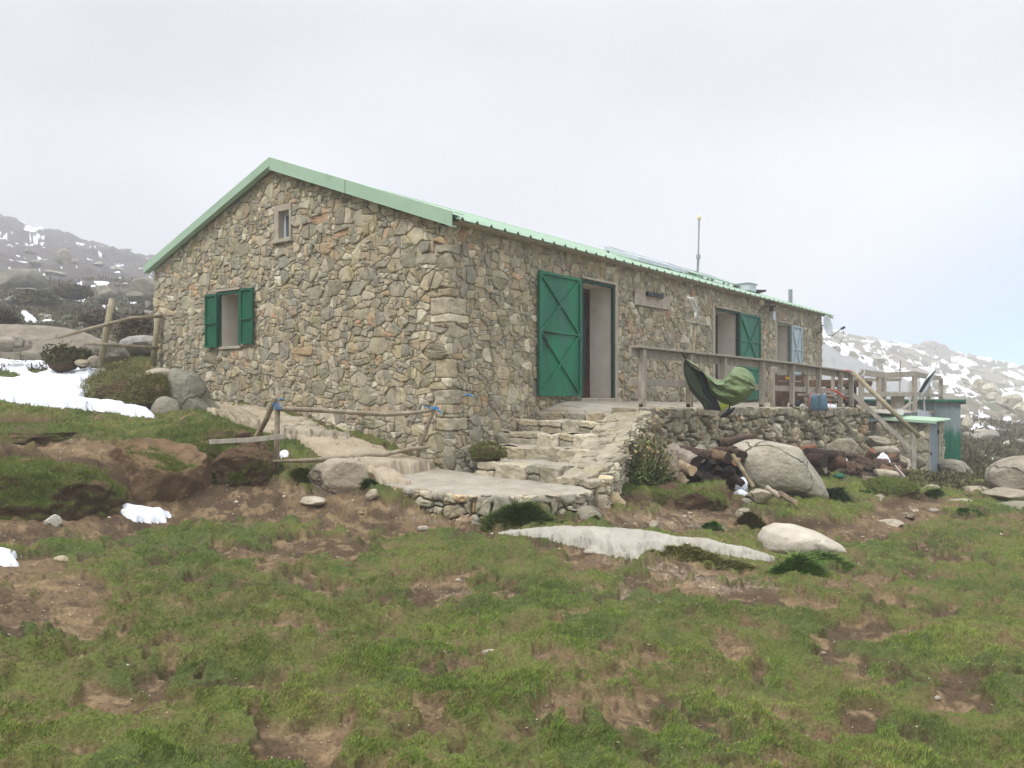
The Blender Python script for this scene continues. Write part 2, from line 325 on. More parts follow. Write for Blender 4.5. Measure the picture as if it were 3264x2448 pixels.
BANK_PX = [([(-250, 1100), (20, 1098), (130, 1094), (220, 1090), (310, 1088), (372, 1072), (396, 1044), (378, 1010), (335, 985)], [(250, 900), (60, 880), (-250, 870)], .16, 1.3),
        ([(-250, 1040), (-20, 1052), (60, 1058), (140, 1058), (200, 1040), (215, 1015)], [(180, 960), (-250, 930)], .16, .8),
        ([(262, 968), (330, 985), (390, 1000), (440, 1008), (500, 998), (545, 975), (560, 955)], [(520, 900), (440, 870), (260, 890)], .20, 1.2),
        ([(1285, 1070), (1330, 1096), (1420, 1092), (1500, 1094), (1580, 1080), (1600, 1060)], [(1580, 1020), (1300, 1010)], .15, .7),
        ([(1600, 1112), (1680, 1128), (1800, 1142), (1850, 1132)], [(1800, 1090), (1640, 1080)], .10, .6),
        ([(1850, 1100), (1930, 1096), (1985, 1086), (2000, 1070)], [(1960, 1040), (1860, 1050)], .12, .6),
        ([(-250, 905), (60, 925), (150, 935), (215, 925)], [(200, 890), (-250, 870)], .14, .7)]
BANKS = []
def seg_dist(P, x, y):
    best = np.full(x.shape, 1e18)
    for (ax, ay), (bx, by) in zip(P[:-1], P[1:]):
        ex, ey = bx-ax, by-ay; t = np.clip(((x-ax)*ex+(y-ay)*ey)/(ex*ex+ey*ey+1e-9), 0, 1); best = np.minimum(best, (x-ax-t*ex)**2+(y-ay-t*ey)**2)
    return np.sqrt(best)
def base_z(x, y):
    x = np.asarray(x, float); y = np.asarray(y, float); shp = x.shape; x = x.ravel(); y = y.ravel()
    d = np.maximum(np.hypot(x, y)*np.cos(np.clip(np.arctan2(x, y), -.72, .72)), 1.2)
    px = HX+F*np.tan(np.clip(np.arctan2(x, y), -.72, .72)); px = np.clip(px, -900, 4100)
    q = tcoord(px, d); o = np.empty(len(x))
    for i in range(0, len(x), 60000):
        s = slice(i, i+60000)
        r2 = ((q[s, None, :]-_P[None])**2).sum(-1)
        o[s] = tkern(r2)@_W[:-3]+_W[-3]+q[s]@_W[-2:]
    return (-o*d).reshape(shp)
def px_to_ground(X, Y):
    q = np.exp(np.linspace(math.log(2.8), math.log(40), 1500)); x = (X-HX)/F*q; s = HY-F*base_z(x, q)/q; k = int(np.argmax(s <= Y)); return ((X-HX)/F*q[k], q[k])
def bank_terms(x, y):
    dz = np.zeros(np.shape(x)); rim = np.zeros(np.shape(x)); face = np.zeros(np.shape(x))
    wob = (fbm(x*2.2, y*2.2, 501, 3)-.5)*.45+(fbm(x*7, y*7, 503, 3)-.5)*.26
    for P, fr, H, L in BANKS:
        lo = np.array(P).min(0)-1.5; hi = np.array(P).max(0)+1.5; m = (x > lo[0]) & (x < hi[0]) & (y > lo[1]) & (y < hi[1])
        if not m.any(): continue
        xm, ym = x[m], y[m]; df = seg_dist(fr, xm, ym); sd = poly_sd(P, xm, ym)+wob[m]*np.exp(-df/.8)
        ends = np.minimum(np.hypot(xm-fr[0][0], ym-fr[0][1]), np.hypot(xm-fr[-1][0], ym-fr[-1][1])); up = sstep(sd, -.22, .26); fall = np.exp(-(df/L)**2)*sstep(ends, .05, .7); bl = [fr[-1]]+P[len(fr):]+[fr[0]]; nb_ = seg_dist(bl, xm, ym); near_f = sstep(nb_, .05, .8); fall = fall*near_f; dz[m] += H*up*fall*(.75+.5*fbm(xm*1.7, ym*1.7, 507, 2))
        rim[m] = np.maximum(rim[m], np.exp(-((sd-.26)/.14)**2)*(fall > .3)*(np.abs(df-np.abs(sd)) < .3)); face[m] = np.maximum(face[m], np.exp(-((sd-.0)/.17)**2)*(fall > .25)*(np.abs(df-np.abs(sd)) < .3))
    return dz, rim, face
def gz(x, y, full=False):
    x = np.asarray(x, float); y = np.asarray(y, float)
    z = base_z(x, y); d = np.hypot(x, y)
    nearw = 1-sstep(d, 25, 60)
    z = z+nearw*((fbm(x*.9, y*.9, 3, 3)-.5)*.16+(fbm(x*3.1, y*3.1, 5, 3)-.5)*.075)
    if BANKS: z = z+bank_terms(x, y)[0]
    hum = fbm(x*7, y*7, 9, 3)
    z = z+nearw*(sstep(hum, .42, .72))*.035+nearw*(fbm(x*22, y*22, 21, 2)-.5)*.018
    farw = sstep(d, 22, 70)
    z = z+farw*((fbm(x*.12, y*.12, 41, 5, .55)-.5)*np.clip(d*.022, 0, 4.2)+(fbm(x*.5, y*.5, 43, 3)-.5)*np.clip(d*.012, 0, 1.4))
    lx = (x-C.x)*UX+(y-C.y)*UY; ly = -(x-C.x)*UY+(y-C.y)*UX
    inside = np.clip(np.minimum.reduce([(lx-.25)/.4, (HL-.2-lx)/.4, (ly-.25)/.4, (HW-.25-ly)/.4]), 0, 1)
    z = np.where(inside > 0, z+(np.minimum(z, -1.4)-z)*inside, z)
    ins2 = np.clip(np.minimum.reduce([(lx-.1)/.5, (14.5-lx)/.5, (ly+1.75)/.35, (.6-ly)/.3]), 0, 1)
    z = np.where(ins2 > 0, z+(np.minimum(z, -1.55)-z)*ins2, z)
    # flatten under the concrete landing
    ins3 = np.clip(np.minimum.reduce([(lx+1.5)/.25, (.3-lx)/.3, (ly+2.4)/.3, (.3-ly)/.5]), 0, 1)
    z = np.where(ins3 > 0, z+(np.minimum(z, -1.2)-z)*ins3, z)
    return z
def gz1(x, y): return float(gz(np.array([x]), np.array([y]))[0])
def ground_at(px, d):
    x = (px-HX)/F*d; return Vector((x, d, gz1(x, d)))

# ------------------------------------------------------------------ image-space outlines of ground patches (photograph pixels), used only to find places on the ground
def poly_sd(P, X, Y):
    """signed distance (inside positive) of points to polygon, pixels"""
    P = np.asarray(P, float); n = len(P); best = np.full(X.shape, 1e18); ins = np.zeros(X.shape, bool)
    for i in range(n):
        ax, ay = P[i]; bx, by = P[(i+1) % n]
        ex, ey = bx-ax, by-ay; L = ex*ex+ey*ey+1e-9
        t = np.clip(((X-ax)*ex+(Y-ay)*ey)/L, 0, 1)
        best = np.minimum(best, (X-ax-t*ex)**2+(Y-ay-t*ey)**2)
        cond = (ay > Y) != (by > Y)
        with np.errstate(divide='ignore', invalid='ignore'):
            ins ^= cond & (X < ex*(Y-ay)/(ey if abs(ey) > 1e-9 else 1e-9)+ax)
    return np.where(ins, 1, -1)*np.sqrt(best)
def D(*pts): return [(x*1.4756, y*1.4756) for x, y in pts]
DIRT = [D((-200, 1105), (130, 1088), (330, 1075), (390, 1010), (480, 985), (560, 1035), (700, 1060), (850, 1072), (1000, 1105), (1120, 1150), (1060, 1172), (900, 1164), (760, 1152), (560, 1140), (400, 1142), (200, 1165), (-200, 1210)),
        D((1130, 1160), (1380, 1200), (1520, 1225), (1700, 1245), (1760, 1275), (1920, 1305), (1800, 1325), (1600, 1330), (1500, 1300), (1400, 1265), (1250, 1235), (1150, 1190)),
        D((1290, 1075), (1330, 1100), (1450, 1088), (1570, 1085), (1650, 1120), (1790, 1140), (1900, 1095), (2050, 1070), (2300, 1055), (2300, 1090), (2050, 1095), (1950, 1150), (1880, 1180), (1830, 1160), (1660, 1140), (1500, 1150), (1330, 1150), (1260, 1110)),
        D((-200, 1215), (100, 1205), (250, 1270), (340, 1330), (260, 1390), (100, 1370), (-200, 1420)),
        D((-200, 905), (120, 930), (260, 955), (350, 985), (395, 1030), (360, 1090), (150, 1092), (40, 1030), (-200, 1000)),
        D((-200, 1010), (60, 1010), (200, 1030), (260, 1090), (100, 1110), (-200, 1100)),
        D((450, 1190), (700, 1150), (860, 1175), (760, 1215), (560, 1240)),
        D((860, 1240), (1010, 1235), (1010, 1290), (900, 1300)),
        D((1700, 1330), (1920, 1340), (1950, 1390), (1780, 1400)),
        D((150, 1480), (380, 1450), (360, 1530), (180, 1560)), D((560, 1560), (760, 1590), (740, 1700), (520, 1700)),
        D((1980, 1330), (2080, 1300), (2100, 1350), (2000, 1370)), D((1700, 1195), (1860, 1230), (1990, 1290), (1900, 1300), (1760, 1250)),
        D((1500, 1255), (1560, 1240), (1640, 1290), (1560, 1300)), D((1590, 985), (1790, 960), (1800, 1010), (1650, 1020))]
GRIT = [D((1130, 1160), (1300, 1190), (1500, 1230), (1700, 1250), (1700, 1290), (1550, 1290), (1300, 1215)), D((1230, 1240), (1330, 1250), (1520, 1320), (1560, 1370), (1420, 1340), (1250, 1290)),
        D((1300, 1120), (1500, 1105), (1650, 1140), (1500, 1150), (1330, 1140)), D((900, 1260), (1030, 1270), (1000, 1300), (930, 1300)), D((590, 1040), (850, 1090), (1000, 1130), (900, 1120), (620, 1060))]
STRIPES = [D((-100, 975), (110, 985), (250, 1010), (150, 1040), (-100, 1050)), D((130, 890), (330, 905), (450, 960), (380, 985), (230, 955)), D((430, 905), (520, 925), (640, 960), (660, 1000), (540, 1010), (450, 970)),
           D((1280, 1040), (1440, 1040), (1590, 1070), (1580, 1090), (1400, 1090), (1300, 1075))]   # lush turf on the banks

for fr_, bk_, H_, L_ in BANK_PX:
    frw = [px_to_ground(X*1.4756, Y*1.4756) for X, Y in fr_]; bkw = [px_to_ground(X*1.4756, Y*1.4756) for X, Y in bk_]; BANKS.append((frw+bkw, frw, H_, L_))
# ------------------------------------------------------------------ ground sheet: one polar grid
AZ = np.concatenate([np.linspace(-math.pi, -.76, 40)[:-1], np.linspace(-.76, -.60, 40)[:-1], np.linspace(-.60, .60, 1180), np.linspace(.60, .76, 40)[1:], np.linspace(.76, math.pi, 40)[1:]])
RR = np.concatenate([[.15, .6, 1.2, 1.8, 2.3], np.exp(np.linspace(math.log(2.7), math.log(30), 640)), np.exp(np.linspace(math.log(30), math.log(262), 250))[1:]])
GA, GR = np.meshgrid(AZ, RR)
GX = np.sin(GA)*GR; GY = np.cos(GA)*GR
GZ = gz(GX, GY)
with np.errstate(divide='ignore', invalid='ignore'):
    _lw = 1-sstep(np.hypot(GX, GY), 25, 60); GZS = base_z(GX, GY)+_lw*(fbm(GX*.9, GY*.9, 3, 3)-.5)*.16+.035
    FRONT = GY > .3
    GPX = np.where(FRONT, HX+F*GX/np.maximum(GY, .3), -9999); GPY = np.where(FRONT, HY-F*GZ/np.maximum(GY, .3), 99999)
GD = np.maximum(GY, .01)
def masks(X, Y, PX, PY, dist):
    dirt = np.full(X.shape, -400.0)
    for P in DIRT: dirt = np.maximum(dirt, poly_sd(P, PX, PY))
    lush = np.full(X.shape, -400.0)
    for P in STRIPES: lush = np.maximum(lush, poly_sd(P, PX, PY))
    grit = np.full(X.shape, -400.0)
    for P in GRIT: grit = np.maximum(grit, poly_sd(P, PX, PY))
    n1 = fbm(X*1.3, Y*1.3, 61, 4)-.5; n2 = fbm(X*5, Y*5, 67, 3)-.5
    fore = sstep(PY, 1700, 1850); g = .36+.16*fore*(.45+.55*sstep(PX, 500, 1300))-np.clip(dirt/38, -.42, 1.0)*(1-.5*fore)+np.clip(lush/40, 0, .6)+n1*(1.5-.5*fore)+(fbm(X*2.9, Y*2.9, 65, 3)-.5)*1.5+n2*1.7+(fbm(X*13, Y*13, 69, 2)-.5)*.9
    near = dist < 40
    grass = np.where(near, sstep(g, .12, .72), 0)
    return grass, sstep(grit/60+n2*1.2, -.15, .6)
DIST = np.hypot(GX, GY)
nearmask = (DIST < 40) & FRONT
GRASS = np.zeros_like(GX); GRITM = np.zeros_like(GX)
a_, b_ = masks(GX[nearmask], GY[nearmask], GPX[nearmask], GPY[nearmask], DIST[nearmask]); GRASS[nearmask] = a_; GRITM[nearmask] = b_
GRASS = np.where(FRONT, GRASS, .7)
_, RIM, FACE = bank_terms(GX, GY)
GRASS = np.clip(np.maximum(GRASS, RIM*.8*sstep(fbm(GX*2.5, GY*2.5, 511, 3), .35, .55))-FACE*(.75+.6*fbm(GX*4, GY*4, 513, 3)), 0, 1)
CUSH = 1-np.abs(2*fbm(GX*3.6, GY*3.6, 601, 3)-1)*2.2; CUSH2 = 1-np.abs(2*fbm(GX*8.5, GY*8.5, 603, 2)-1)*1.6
GZ = GZ+(1-sstep(DIST, 18, 26))*sstep(GRASS, .12, .75)*(.014+.042*np.clip(CUSH, 0, 1)+.02*np.clip(CUSH2, 0, 1))
with np.errstate(divide='ignore', invalid='ignore'): GPY = np.where(FRONT, HY-F*GZ/np.maximum(GY, .3), 99999)
# colours; the turf hollows also carry painted shade
def mixc(a, b, t): return a+(b-a)*t[..., None]
nA = fbm(GX*2.1, GY*2.1, 71, 4); nB = fbm(GX*9, GY*9, 73, 3); nC = fbm(GX*30, GY*30, 79, 2)
soil = mixc(np.array(lin(108, 90, 68)), np.array(lin(80, 66, 50)), sstep(nA, .35, .65))
soil = mixc(soil, np.array(lin(134, 114, 86)), sstep(nB, .55, .75)*.7)
soil = mixc(soil, np.array(lin(168, 152, 132)), GRITM*.55*sstep(nC, .35, .7))
soil = mixc(soil, np.array(lin(64, 50, 42)), sstep(nC, .62, .8)*.6)
soil = mixc(soil, np.array(lin(68, 54, 41)), np.clip(FACE, 0, 1)*.9)
turf = mixc(np.array(lin(92, 100, 50)), np.array(lin(98, 92, 58)), sstep(nB, .4, .7))
turf = mixc(turf, np.array(lin(72, 86, 44)), sstep(nA, .5, .7))
turf = mixc(turf, np.array(lin(74, 66, 44)), (1-np.clip(CUSH*.7+CUSH2*.4, 0, 1))*.4)  # brown thatch between cushions, darkened to paint in the shade there
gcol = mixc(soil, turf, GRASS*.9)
# hillsides: heath, bare rock, snow lying in hollows
heath = mixc(np.array(lin(84, 84, 58)), np.array(lin(92, 78, 68)), sstep(fbm(GX*.33, GY*.33, 83, 5), .4, .62))
heath = mixc(heath, np.array(lin(62, 64, 48)), sstep(fbm(GX*.9, GY*.9, 89, 4), .48, .66))
right = GX > 0
pale = mixc(np.array(lin(132, 124, 108)), np.array(lin(98, 88, 74)), sstep(fbm(GX*.16, GY*.16, 97, 6, .6), .4, .6))
pale = mixc(pale, np.array(lin(96, 96, 72)), sstep(fbm(GX*.22, GY*.22, 101, 5), .5, .62))
heath = np.where((right & (DIST > 20))[..., None], mixc(heath, pale, sstep(DIST, 40, 100)), heath)
heath = np.where((~right)[..., None], mixc(heath, np.array(lin(84, 78, 76)), sstep(DIST, 45, 90)), heath)
ridge = right & (DIST > 60) & (DIST < 118+(fbm(GX*.2, GY*.2, 7, 3)-.5)*12) & (GPX < 2900)
heath = np.where(ridge[..., None], np.array(lin(140, 140, 138)), heath)
gcol = mixc(gcol, heath, sstep(DIST, 19, 27))
ang = np.arctan2(GX, GY)
sn = .45*fbm(ang*46, np.log(GR)*15, 107, 5, .6)+.55*fbm(ang*110, np.log(GR)*34, 113, 5, .6)+.25*(fbm(ang*150, np.log(GR)*30, 109, 3)-.5)
thr = np.where(right, .585, .665)
thr = thr-np.where(right, .07*sstep(DIST, 85, 135)*(1-sstep(DIST, 165, 200)), .012*sstep(DIST, 125, 175))
thr = np.where(right & (DIST < 60), .625, thr)
thr = thr-np.where(right, (fbm(ang*22, np.log(GR)*9, 115, 3)-.5)*.22, 0); thr = np.where(ridge, .9, thr)
SNOW = sstep(sn, thr-.012, thr+.012)*sstep(DIST, 24, 34)
gcol = mixc(gcol, np.array(lin(240, 243, 248)), SNOW)
nr, na = GX.shape
idx = np.arange(nr*na).reshape(nr, na)
quads = np.stack([idx[:-1, :-1], idx[:-1, 1:], idx[1:, 1:], idx[1:, :-1]], -1).reshape(-1, 4)
def ground_mat():
    m = bpy.data.materials.new('ground_soil_and_turf'); m.use_nodes = True; t = m.node_tree; N = t.nodes; L = t.links; b = N['Principled BSDF']
    b.inputs['Roughness'].default_value = .95; b.inputs['Specular IOR Level'].default_value = .12
    a = N.new('ShaderNodeVertexColor'); a.layer_name = 'col'; tx = N.new('ShaderNodeTexCoord')
    n = N.new('ShaderNodeTexNoise'); n.inputs['Scale'].default_value = 55; n.inputs['Detail'].default_value = 5; L.new(tx.outputs['Object'], n.inputs[0])
    r = N.new('ShaderNodeMapRange'); r.inputs[1].default_value = .3; r.inputs[2].default_value = .7; r.inputs[3].default_value = .72; r.inputs[4].default_value = 1.25; L.new(n.outputs[0], r.inputs[0])
    v = N.new('ShaderNodeVectorMath'); v.operation = 'SCALE'; L.new(a.outputs[0], v.inputs[0]); L.new(r.outputs[0], v.inputs['Scale'])
    L.new(v.outputs[0], b.inputs['Base Color'])
    bp = N.new('ShaderNodeBump'); bp.inputs['Strength'].default_value = .6; bp.inputs['Distance'].default_value = .012; L.new(n.outputs[0], bp.inputs['Height']); L.new(bp.outputs[0], b.inputs['Normal'])
    return m
M['ground'] = ground_mat()
g_o = raw_mesh('ground', np.stack([GX, GY, GZ], -1).reshape(-1, 3), quads[:, ::-1].copy(), M['ground'], cols=gcol.reshape(-1, 3))
tag(g_o, kind='structure')

def drape(name, P, thick, mat, dr, holes=(), edge=12, noise=0., colr=None, rough_edge=6, seed=1, edge_m=None, skirt=.05, smooth_base=True, soft=False):
    """a patch lying on the ground: sub-grid of the ground sheet lifted by its thickness"""
    P = np.array(P, float); x0, y0 = P.min(0)-20; x1, y1 = P.max(0)+20
    sel = FRONT & (GPX > x0) & (GPX < x1) & (GPY > y0) & (GPY < y1) & (GD > dr[0]) & (GD < dr[1])
    sd = np.full(GX.shape, -99.)
    X, Y = GPX[sel], GPY[sel]; s = poly_sd(P, X, Y)
    s = s+(fbm(GX[sel]*6, GY[sel]*6, seed, 3)-.5)*2*rough_edge
    for h in holes: s = np.minimum(s, -poly_sd(h, X, Y))
    sd[sel] = s
    t = np.clip(sd/edge, 0, 1)
    prof = np.clip(1-(1-t)**2, 0, 1)**(.9 if soft else .5)
    tb = np.clip(sd/max(edge*1.5, 1), 0, 1); GB = (GZ+(np.maximum(GZS, GZ-.03)-GZ)*tb*tb*(3-2*tb)) if smooth_base else GZ
    Z = GB+np.where(sd > 0, thick*prof+(fbm(GX*4, GY*4, seed+5, 3)-.5)*noise*prof+.006, -skirt)
    ins = sd > 0
    fk = ins[:-1, :-1] | ins[1:, :-1] | ins[:-1, 1:] | ins[1:, 1:]
    q = quads.reshape(nr-1, na-1, 4)[fk][:, ::-1]
    used, inv = np.unique(q, return_inverse=True); q = inv.reshape(q.shape)
    Vs = np.stack([GX, GY, Z], -1).reshape(-1, 3)[used]
    cols = None
    if colr is not None:
        n = fbm(Vs[:, 0]*3, Vs[:, 1]*3, seed+9, 4); cols = np.array(colr)[None]*(0.85+.3*n[:, None])
    return raw_mesh(name, Vs, q.astype(np.int64), mat, cols=cols)
# ------------------------------------------------------------------ rocks
_ico = {}
def ico(n):
    if n not in _ico:
        bm = bmesh.new(); bmesh.ops.create_icosphere(bm, subdivisions=n, radius=1)
        V = np.array([v.co[:] for v in bm.verts]); Fc = np.array([[v.index for v in f.verts] for f in bm.faces]); bm.free(); _ico[n] = (V, Fc)
    return _ico[n]
def rock_arrays(seed, sx, sy, sz, sub=3, facets=9, cut=.72, rough=.10, boxy=0.):
    rs = np.random.RandomState(seed); V, Fc = ico(sub); p = V.copy()
    if boxy: p = np.sign(p)*np.abs(p)**(1-boxy*.55); p /= np.abs(p).max()*.93
    for k in range(facets):
        n = rs.normal(size=3); n /= np.linalg.norm(n); o = cut+rs.rand()*(1.0-cut)
        dd = p@n-o; p = p-np.where(dd > 0, dd*.985, 0)[:, None]*n
    p = p*(1+rough*(fbm3(V*1.6+seed, seed, 3)-.5)[:, None]*2+rough*.5*(fbm3(V*5+seed, seed+3, 4)-.5)[:, None]*2-rough*.35*sstep(np.abs(fbm3(V*2.3+seed*2, seed+8, 3)-.5), .05, .0)[:, None])
    p /= np.abs(p).max(0)
    return p*np.array([sx, sy, sz]), Fc
GREY = lin(150, 144, 130)
def rock(name, bbox, d, label, cat='rock', seed=1, depth=None, colr=GREY, sub=4, sink=.25, facets=9, cut=.72, rough=.1, boxy=0., group=None, tilt=0., mat=None, rot=None, parent=None, outline=None):
    x0, y0, x1, y1 = bbox; w = (x1-x0)/F*d; h = (y1-y0)/F*d
    c = at((x0+x1)/2, (y0+y1)/2, d); dp = depth if depth is not None else w*.8
    hh = h*(1+sink)
    p, Fc = rock_arrays(seed, w/2, dp/2, hh/2, sub, facets, cut, rough, boxy)
    if outline is not None:     # the boulder's own silhouette, given real depth
        O = np.array(outline, float); O = np.stack([(O[:, 0]-(x0+x1)/2)/F*d, -(O[:, 1]-(y0+y1)/2)/F*d], -1); an = np.unwrap(np.arctan2(O[:, 1], O[:, 0])); od = np.argsort(np.arctan2(O[:, 1], O[:, 0])); A_ = np.arctan2(O[:, 1], O[:, 0])[od]; R0 = np.hypot(O[:, 0], O[:, 1])[od]
        Aw = np.r_[A_[-1]-2*math.pi, A_, A_[0]+2*math.pi]; Pw = np.vstack([O[od][-1:], O[od], O[od][:1]])
        pn = p/np.array([w/2, dp/2, hh/2]); th = np.arctan2(pn[:, 2], pn[:, 0]); kk = np.clip(np.searchsorted(Aw, th)-1, 0, len(Aw)-2)
        a1, a2 = Pw[kk], Pw[kk+1]; dx, dz = np.cos(th), np.sin(th); e_ = a2-a1; Rr_ = (a1[:, 0]*e_[:, 1]-a1[:, 1]*e_[:, 0])/(dx*e_[:, 1]-dz*e_[:, 0]+1e-9)
        q_ = np.clip(np.hypot(pn[:, 0], pn[:, 2]), 0, 1); q_ = np.minimum(1, q_**.8*1.03); p = np.stack([dx*Rr_*q_, p[:, 1], dz*Rr_*q_+h*sink/2], -1)
    if tilt: ca, sa = math.cos(tilt), math.sin(tilt); p = np.stack([p[:, 0]*ca-p[:, 2]*sa, p[:, 1], p[:, 0]*sa+p[:, 2]*ca], -1)
    zc = c.z-h*sink/2
    n = fbm3(p*5/max(w, .2)+seed, seed+7, 4)
    cols = np.array(colr)[None]*(.86+.30*n[:, None])
    o = raw_mesh(name, p+np.array([c.x, c.y+dp*.15, zc]), Fc, mat or M['granite'], parent, cols)
    if label: tag(o, label, cat, group)
    return o

# ------------------------------------------------------------------ rubble masonry
PAL = [(lin(150, 142, 122), 24), (lin(136, 131, 115), 20), (lin(160, 146, 118), 14), (lin(146, 130, 104), 12), (lin(164, 136, 100), 4), (lin(158, 120, 88), 1),
       (lin(126, 124, 115), 9), (lin(172, 165, 147), 9), (lin(128, 122, 100), 10)]
_pw = np.array([w for _, w in PAL], float); _pw /= _pw.sum(); _pc = np.array([c for c, _ in PAL]); _pc = (_pc*.58+_pc.mean(1, keepdims=True)*np.array([1.04, 1.0, .92])*.42)*np.array([1.66, 1.63, 1.53])
def clip_poly(P, nx, ny, o):
    """keep n.p <= o"""
    d = P[:, 0]*nx+P[:, 1]*ny-o; n = len(P); res = []
    for i in range(n):
        j = (i+1) % n
        if d[i] <= 0: res.append(P[i])
        if (d[i] < 0) != (d[j] < 0) and d[i] != d[j]:
            t = d[i]/(d[i]-d[j]); res.append(P[i]+(P[j]-P[i])*t)
    return np.array(res)
def split_poly(P, rs, amin, prob):
    ar = .5*abs(np.dot(P[:, 0], np.roll(P[:, 1], -1))-np.dot(P[:, 1], np.roll(P[:, 0], -1)))
    if ar < amin or rs.rand() > prob: return [P]
    ext = P.max(0)-P.min(0); an = rs.normal()*.22+(math.pi/2 if ext[0]*rs.uniform(.5, 1.2) < ext[1] else 0)
    nx, ny = -math.cos(an), math.sin(an)
    if abs(ext[0]) > 1.7*ext[1] : nx, ny = math.sin(an+math.pi/2), rs.normal()*.25
    c = P.mean(0)+rs.normal(size=2)*ext*.12; o = c[0]*nx+c[1]*ny
    A = clip_poly(P, nx, ny, o); B = clip_poly(P, -nx, -ny, -o)
    if len(A) < 3 or len(B) < 3: return [P]
    return split_poly(A, rs, amin, prob*.62)+split_poly(B, rs, amin, prob*.62)
def masonry(bounds, halfplanes, rects, seed, radii, aniso=1.5, gap=(.0005, .006), relief=(.025, .06), relief_fn=None, rounded=.07, tone=1.0, fill=.86, split=.95, amin=.009, dome=0.):
    """irregular stones filling a 2-d wall outline; returns V (a,b,h), faces, colours"""
    rs = np.random.RandomState(seed); a0, b0, a1, b1 = bounds
    S = np.zeros((0, 2)); Rr = np.zeros(0)
    for r, tries in radii:
        for _ in range(tries):
            p = np.array([rs.uniform(a0, a1)/aniso, rs.uniform(b0, b1)]); rr = r*rs.uniform(.8, 1.2)
            if len(S) and (((S-p)**2).sum(1) < (fill*(Rr+rr))**2).any(): continue
            S = np.vstack([S, p]); Rr = np.append(Rr, rr)
    N = len(S); n = 18; ring = np.arange(n); Vs = []; Fs = []; Cs = []; base = 0; polys = []
    nb = np.argsort(((S[:, None]-S[None])**2).sum(-1), 1)[:, 1:26]
    for i in range(N):
        P = np.array([[S[i, 0]-.6, S[i, 1]-.6], [S[i, 0]+.6, S[i, 1]-.6], [S[i, 0]+.6, S[i, 1]+.6], [S[i, 0]-.6, S[i, 1]+.6]])
        for j in nb[i]:
            dv = S[j]-S[i]; o = (S[j]@S[j]-S[i]@S[i]+Rr[i]**2-Rr[j]**2)/2
            P = clip_poly(P, dv[0], dv[1], o)
            if len(P) < 3: break
        if len(P) < 3: continue
        polys += split_poly(P*np.array([aniso, 1.0]), rs, amin, split)
    for P in polys:
        c = P.mean(0)
        for (nx, ny, o) in halfplanes:
            P = clip_poly(P, nx, ny, o)
            if len(P) < 3: break
        if len(P) < 3: continue
        bad = False
        for (ra, rb, rc, rd) in rects:
            if P[:, 0].max() <= ra or P[:, 0].min() >= rc or P[:, 1].max() <= rb or P[:, 1].min() >= rd: continue
            opts = [(ra-c[0], (1, 0, ra)), (c[0]-rc, (-1, 0, -rc)), (rb-c[1], (0, 1, rb)), (c[1]-rd, (0, -1, -rd))]
            m = max(opts, key=lambda q: q[0])
            if m[0] <= -.02: bad = True; break
            P = clip_poly(P, *m[1])
            if len(P) < 3: bad = True; break
        if bad: continue
        ar = .5*abs(np.dot(P[:, 0], np.roll(P[:, 1], -1))-np.dot(P[:, 1], np.roll(P[:, 0], -1)))
        if ar < .0006: continue
        k = rounded*rs.uniform(.5, 1.3); Q = np.roll(P, -1, 0); P = np.stack([P+(Q-P)*k, P+(Q-P)*(1-k)], 1).reshape(-1, 2)
        c = P.mean(0); Q = []; 
        for p_, q_ in zip(P, np.roll(P, -1, 0)):
            l_ = np.hypot(*(q_-p_)); m_ = max(1, int(l_/.035)) if l_ > 1e-4 else 0
            for t_ in range(m_): Q.append(p_+(q_-p_)*t_/m_)
        Q = np.array(Q); n = len(Q); ring = np.arange(n)
        if n < 4: continue
        dirv = Q-c; rad = np.linalg.norm(dirv, axis=1, keepdims=True); rmin = rad.min()
        g = rs.uniform(*gap); Q = c+dirv*np.maximum(.4, 1-g/np.maximum(rad, .01)*1.1)
        Q = Q+rs.normal(size=Q.shape)*min(.004, .05*rmin)
        H = rs.uniform(*relief)*(relief_fn(c) if relief_fn else 1)*min(1, .55+ar/.02)
        tilt = rs.normal(size=2)*.075; pts = []; lump = rs.normal(size=n)*H*.10
        for (sc_, hf) in ((1.02, -.05/max(H, .02)), (1.0, .25), (.975-dome*.05, .84-dome*.14), (.90-dome*.19, .99-dome*.05), (.48, 1.0)):
            q = c+(Q-c)*sc_; h = H*hf*np.ones(n)
            if hf > 0: h = h+((q-c)@tilt)*min(1, hf*1.2)+(lump+rs.normal(size=n)*H*.06)*min(1, hf*1.1)
            pts.append(np.c_[q, h])
        pts.append(np.array([[c[0], c[1], H*1.0]]))
        V = np.vstack(pts); Vs.append(V)
        cc = _pc[rs.choice(len(_pc), p=_pw)]*rs.uniform(.90, 1.10)*tone
        Cs.append(np.tile(cc*(1+rs.normal(size=3)*.012), (len(V), 1)))
        fl = []
        for k in range(4):
            A = base+k*n+ring; B = base+k*n+(ring+1) % n; fl.append(np.stack([A, B, B+n, A+n], -1))
        Fs.append(np.concatenate(fl)); A = base+4*n+ring; B = base+4*n+(ring+1) % n
        Fs.append(np.stack([A, B, np.full(n, base+5*n), np.full(n, base+5*n)], -1)); base += len(V)
    V = np.vstack(Vs); Fq = np.vstack(Fs); Cc = np.vstack(Cs); tri = Fq[:, 2] == Fq[:, 3]
    return V, [Fq[~tri], Fq[tri][:, :3]], Cc
def quoins(zlist, seed):
    """stones turning the corner: (z0, z1, reach along gable, reach along long wall)"""
    rs = np.random.RandomState(seed); out_ = []
    z = zlist[0]; k = 0
    while z < zlist[1]-.1:
        h = rs.uniform(.12, .27); h = min(h, zlist[1]-z)
        a, b = rs.uniform(.18, .46), rs.uniform(.16, .42)
        
        if rs.rand() < .5: out_.append((z, z+h, a, b))
        z += h; k += 1
    return out_
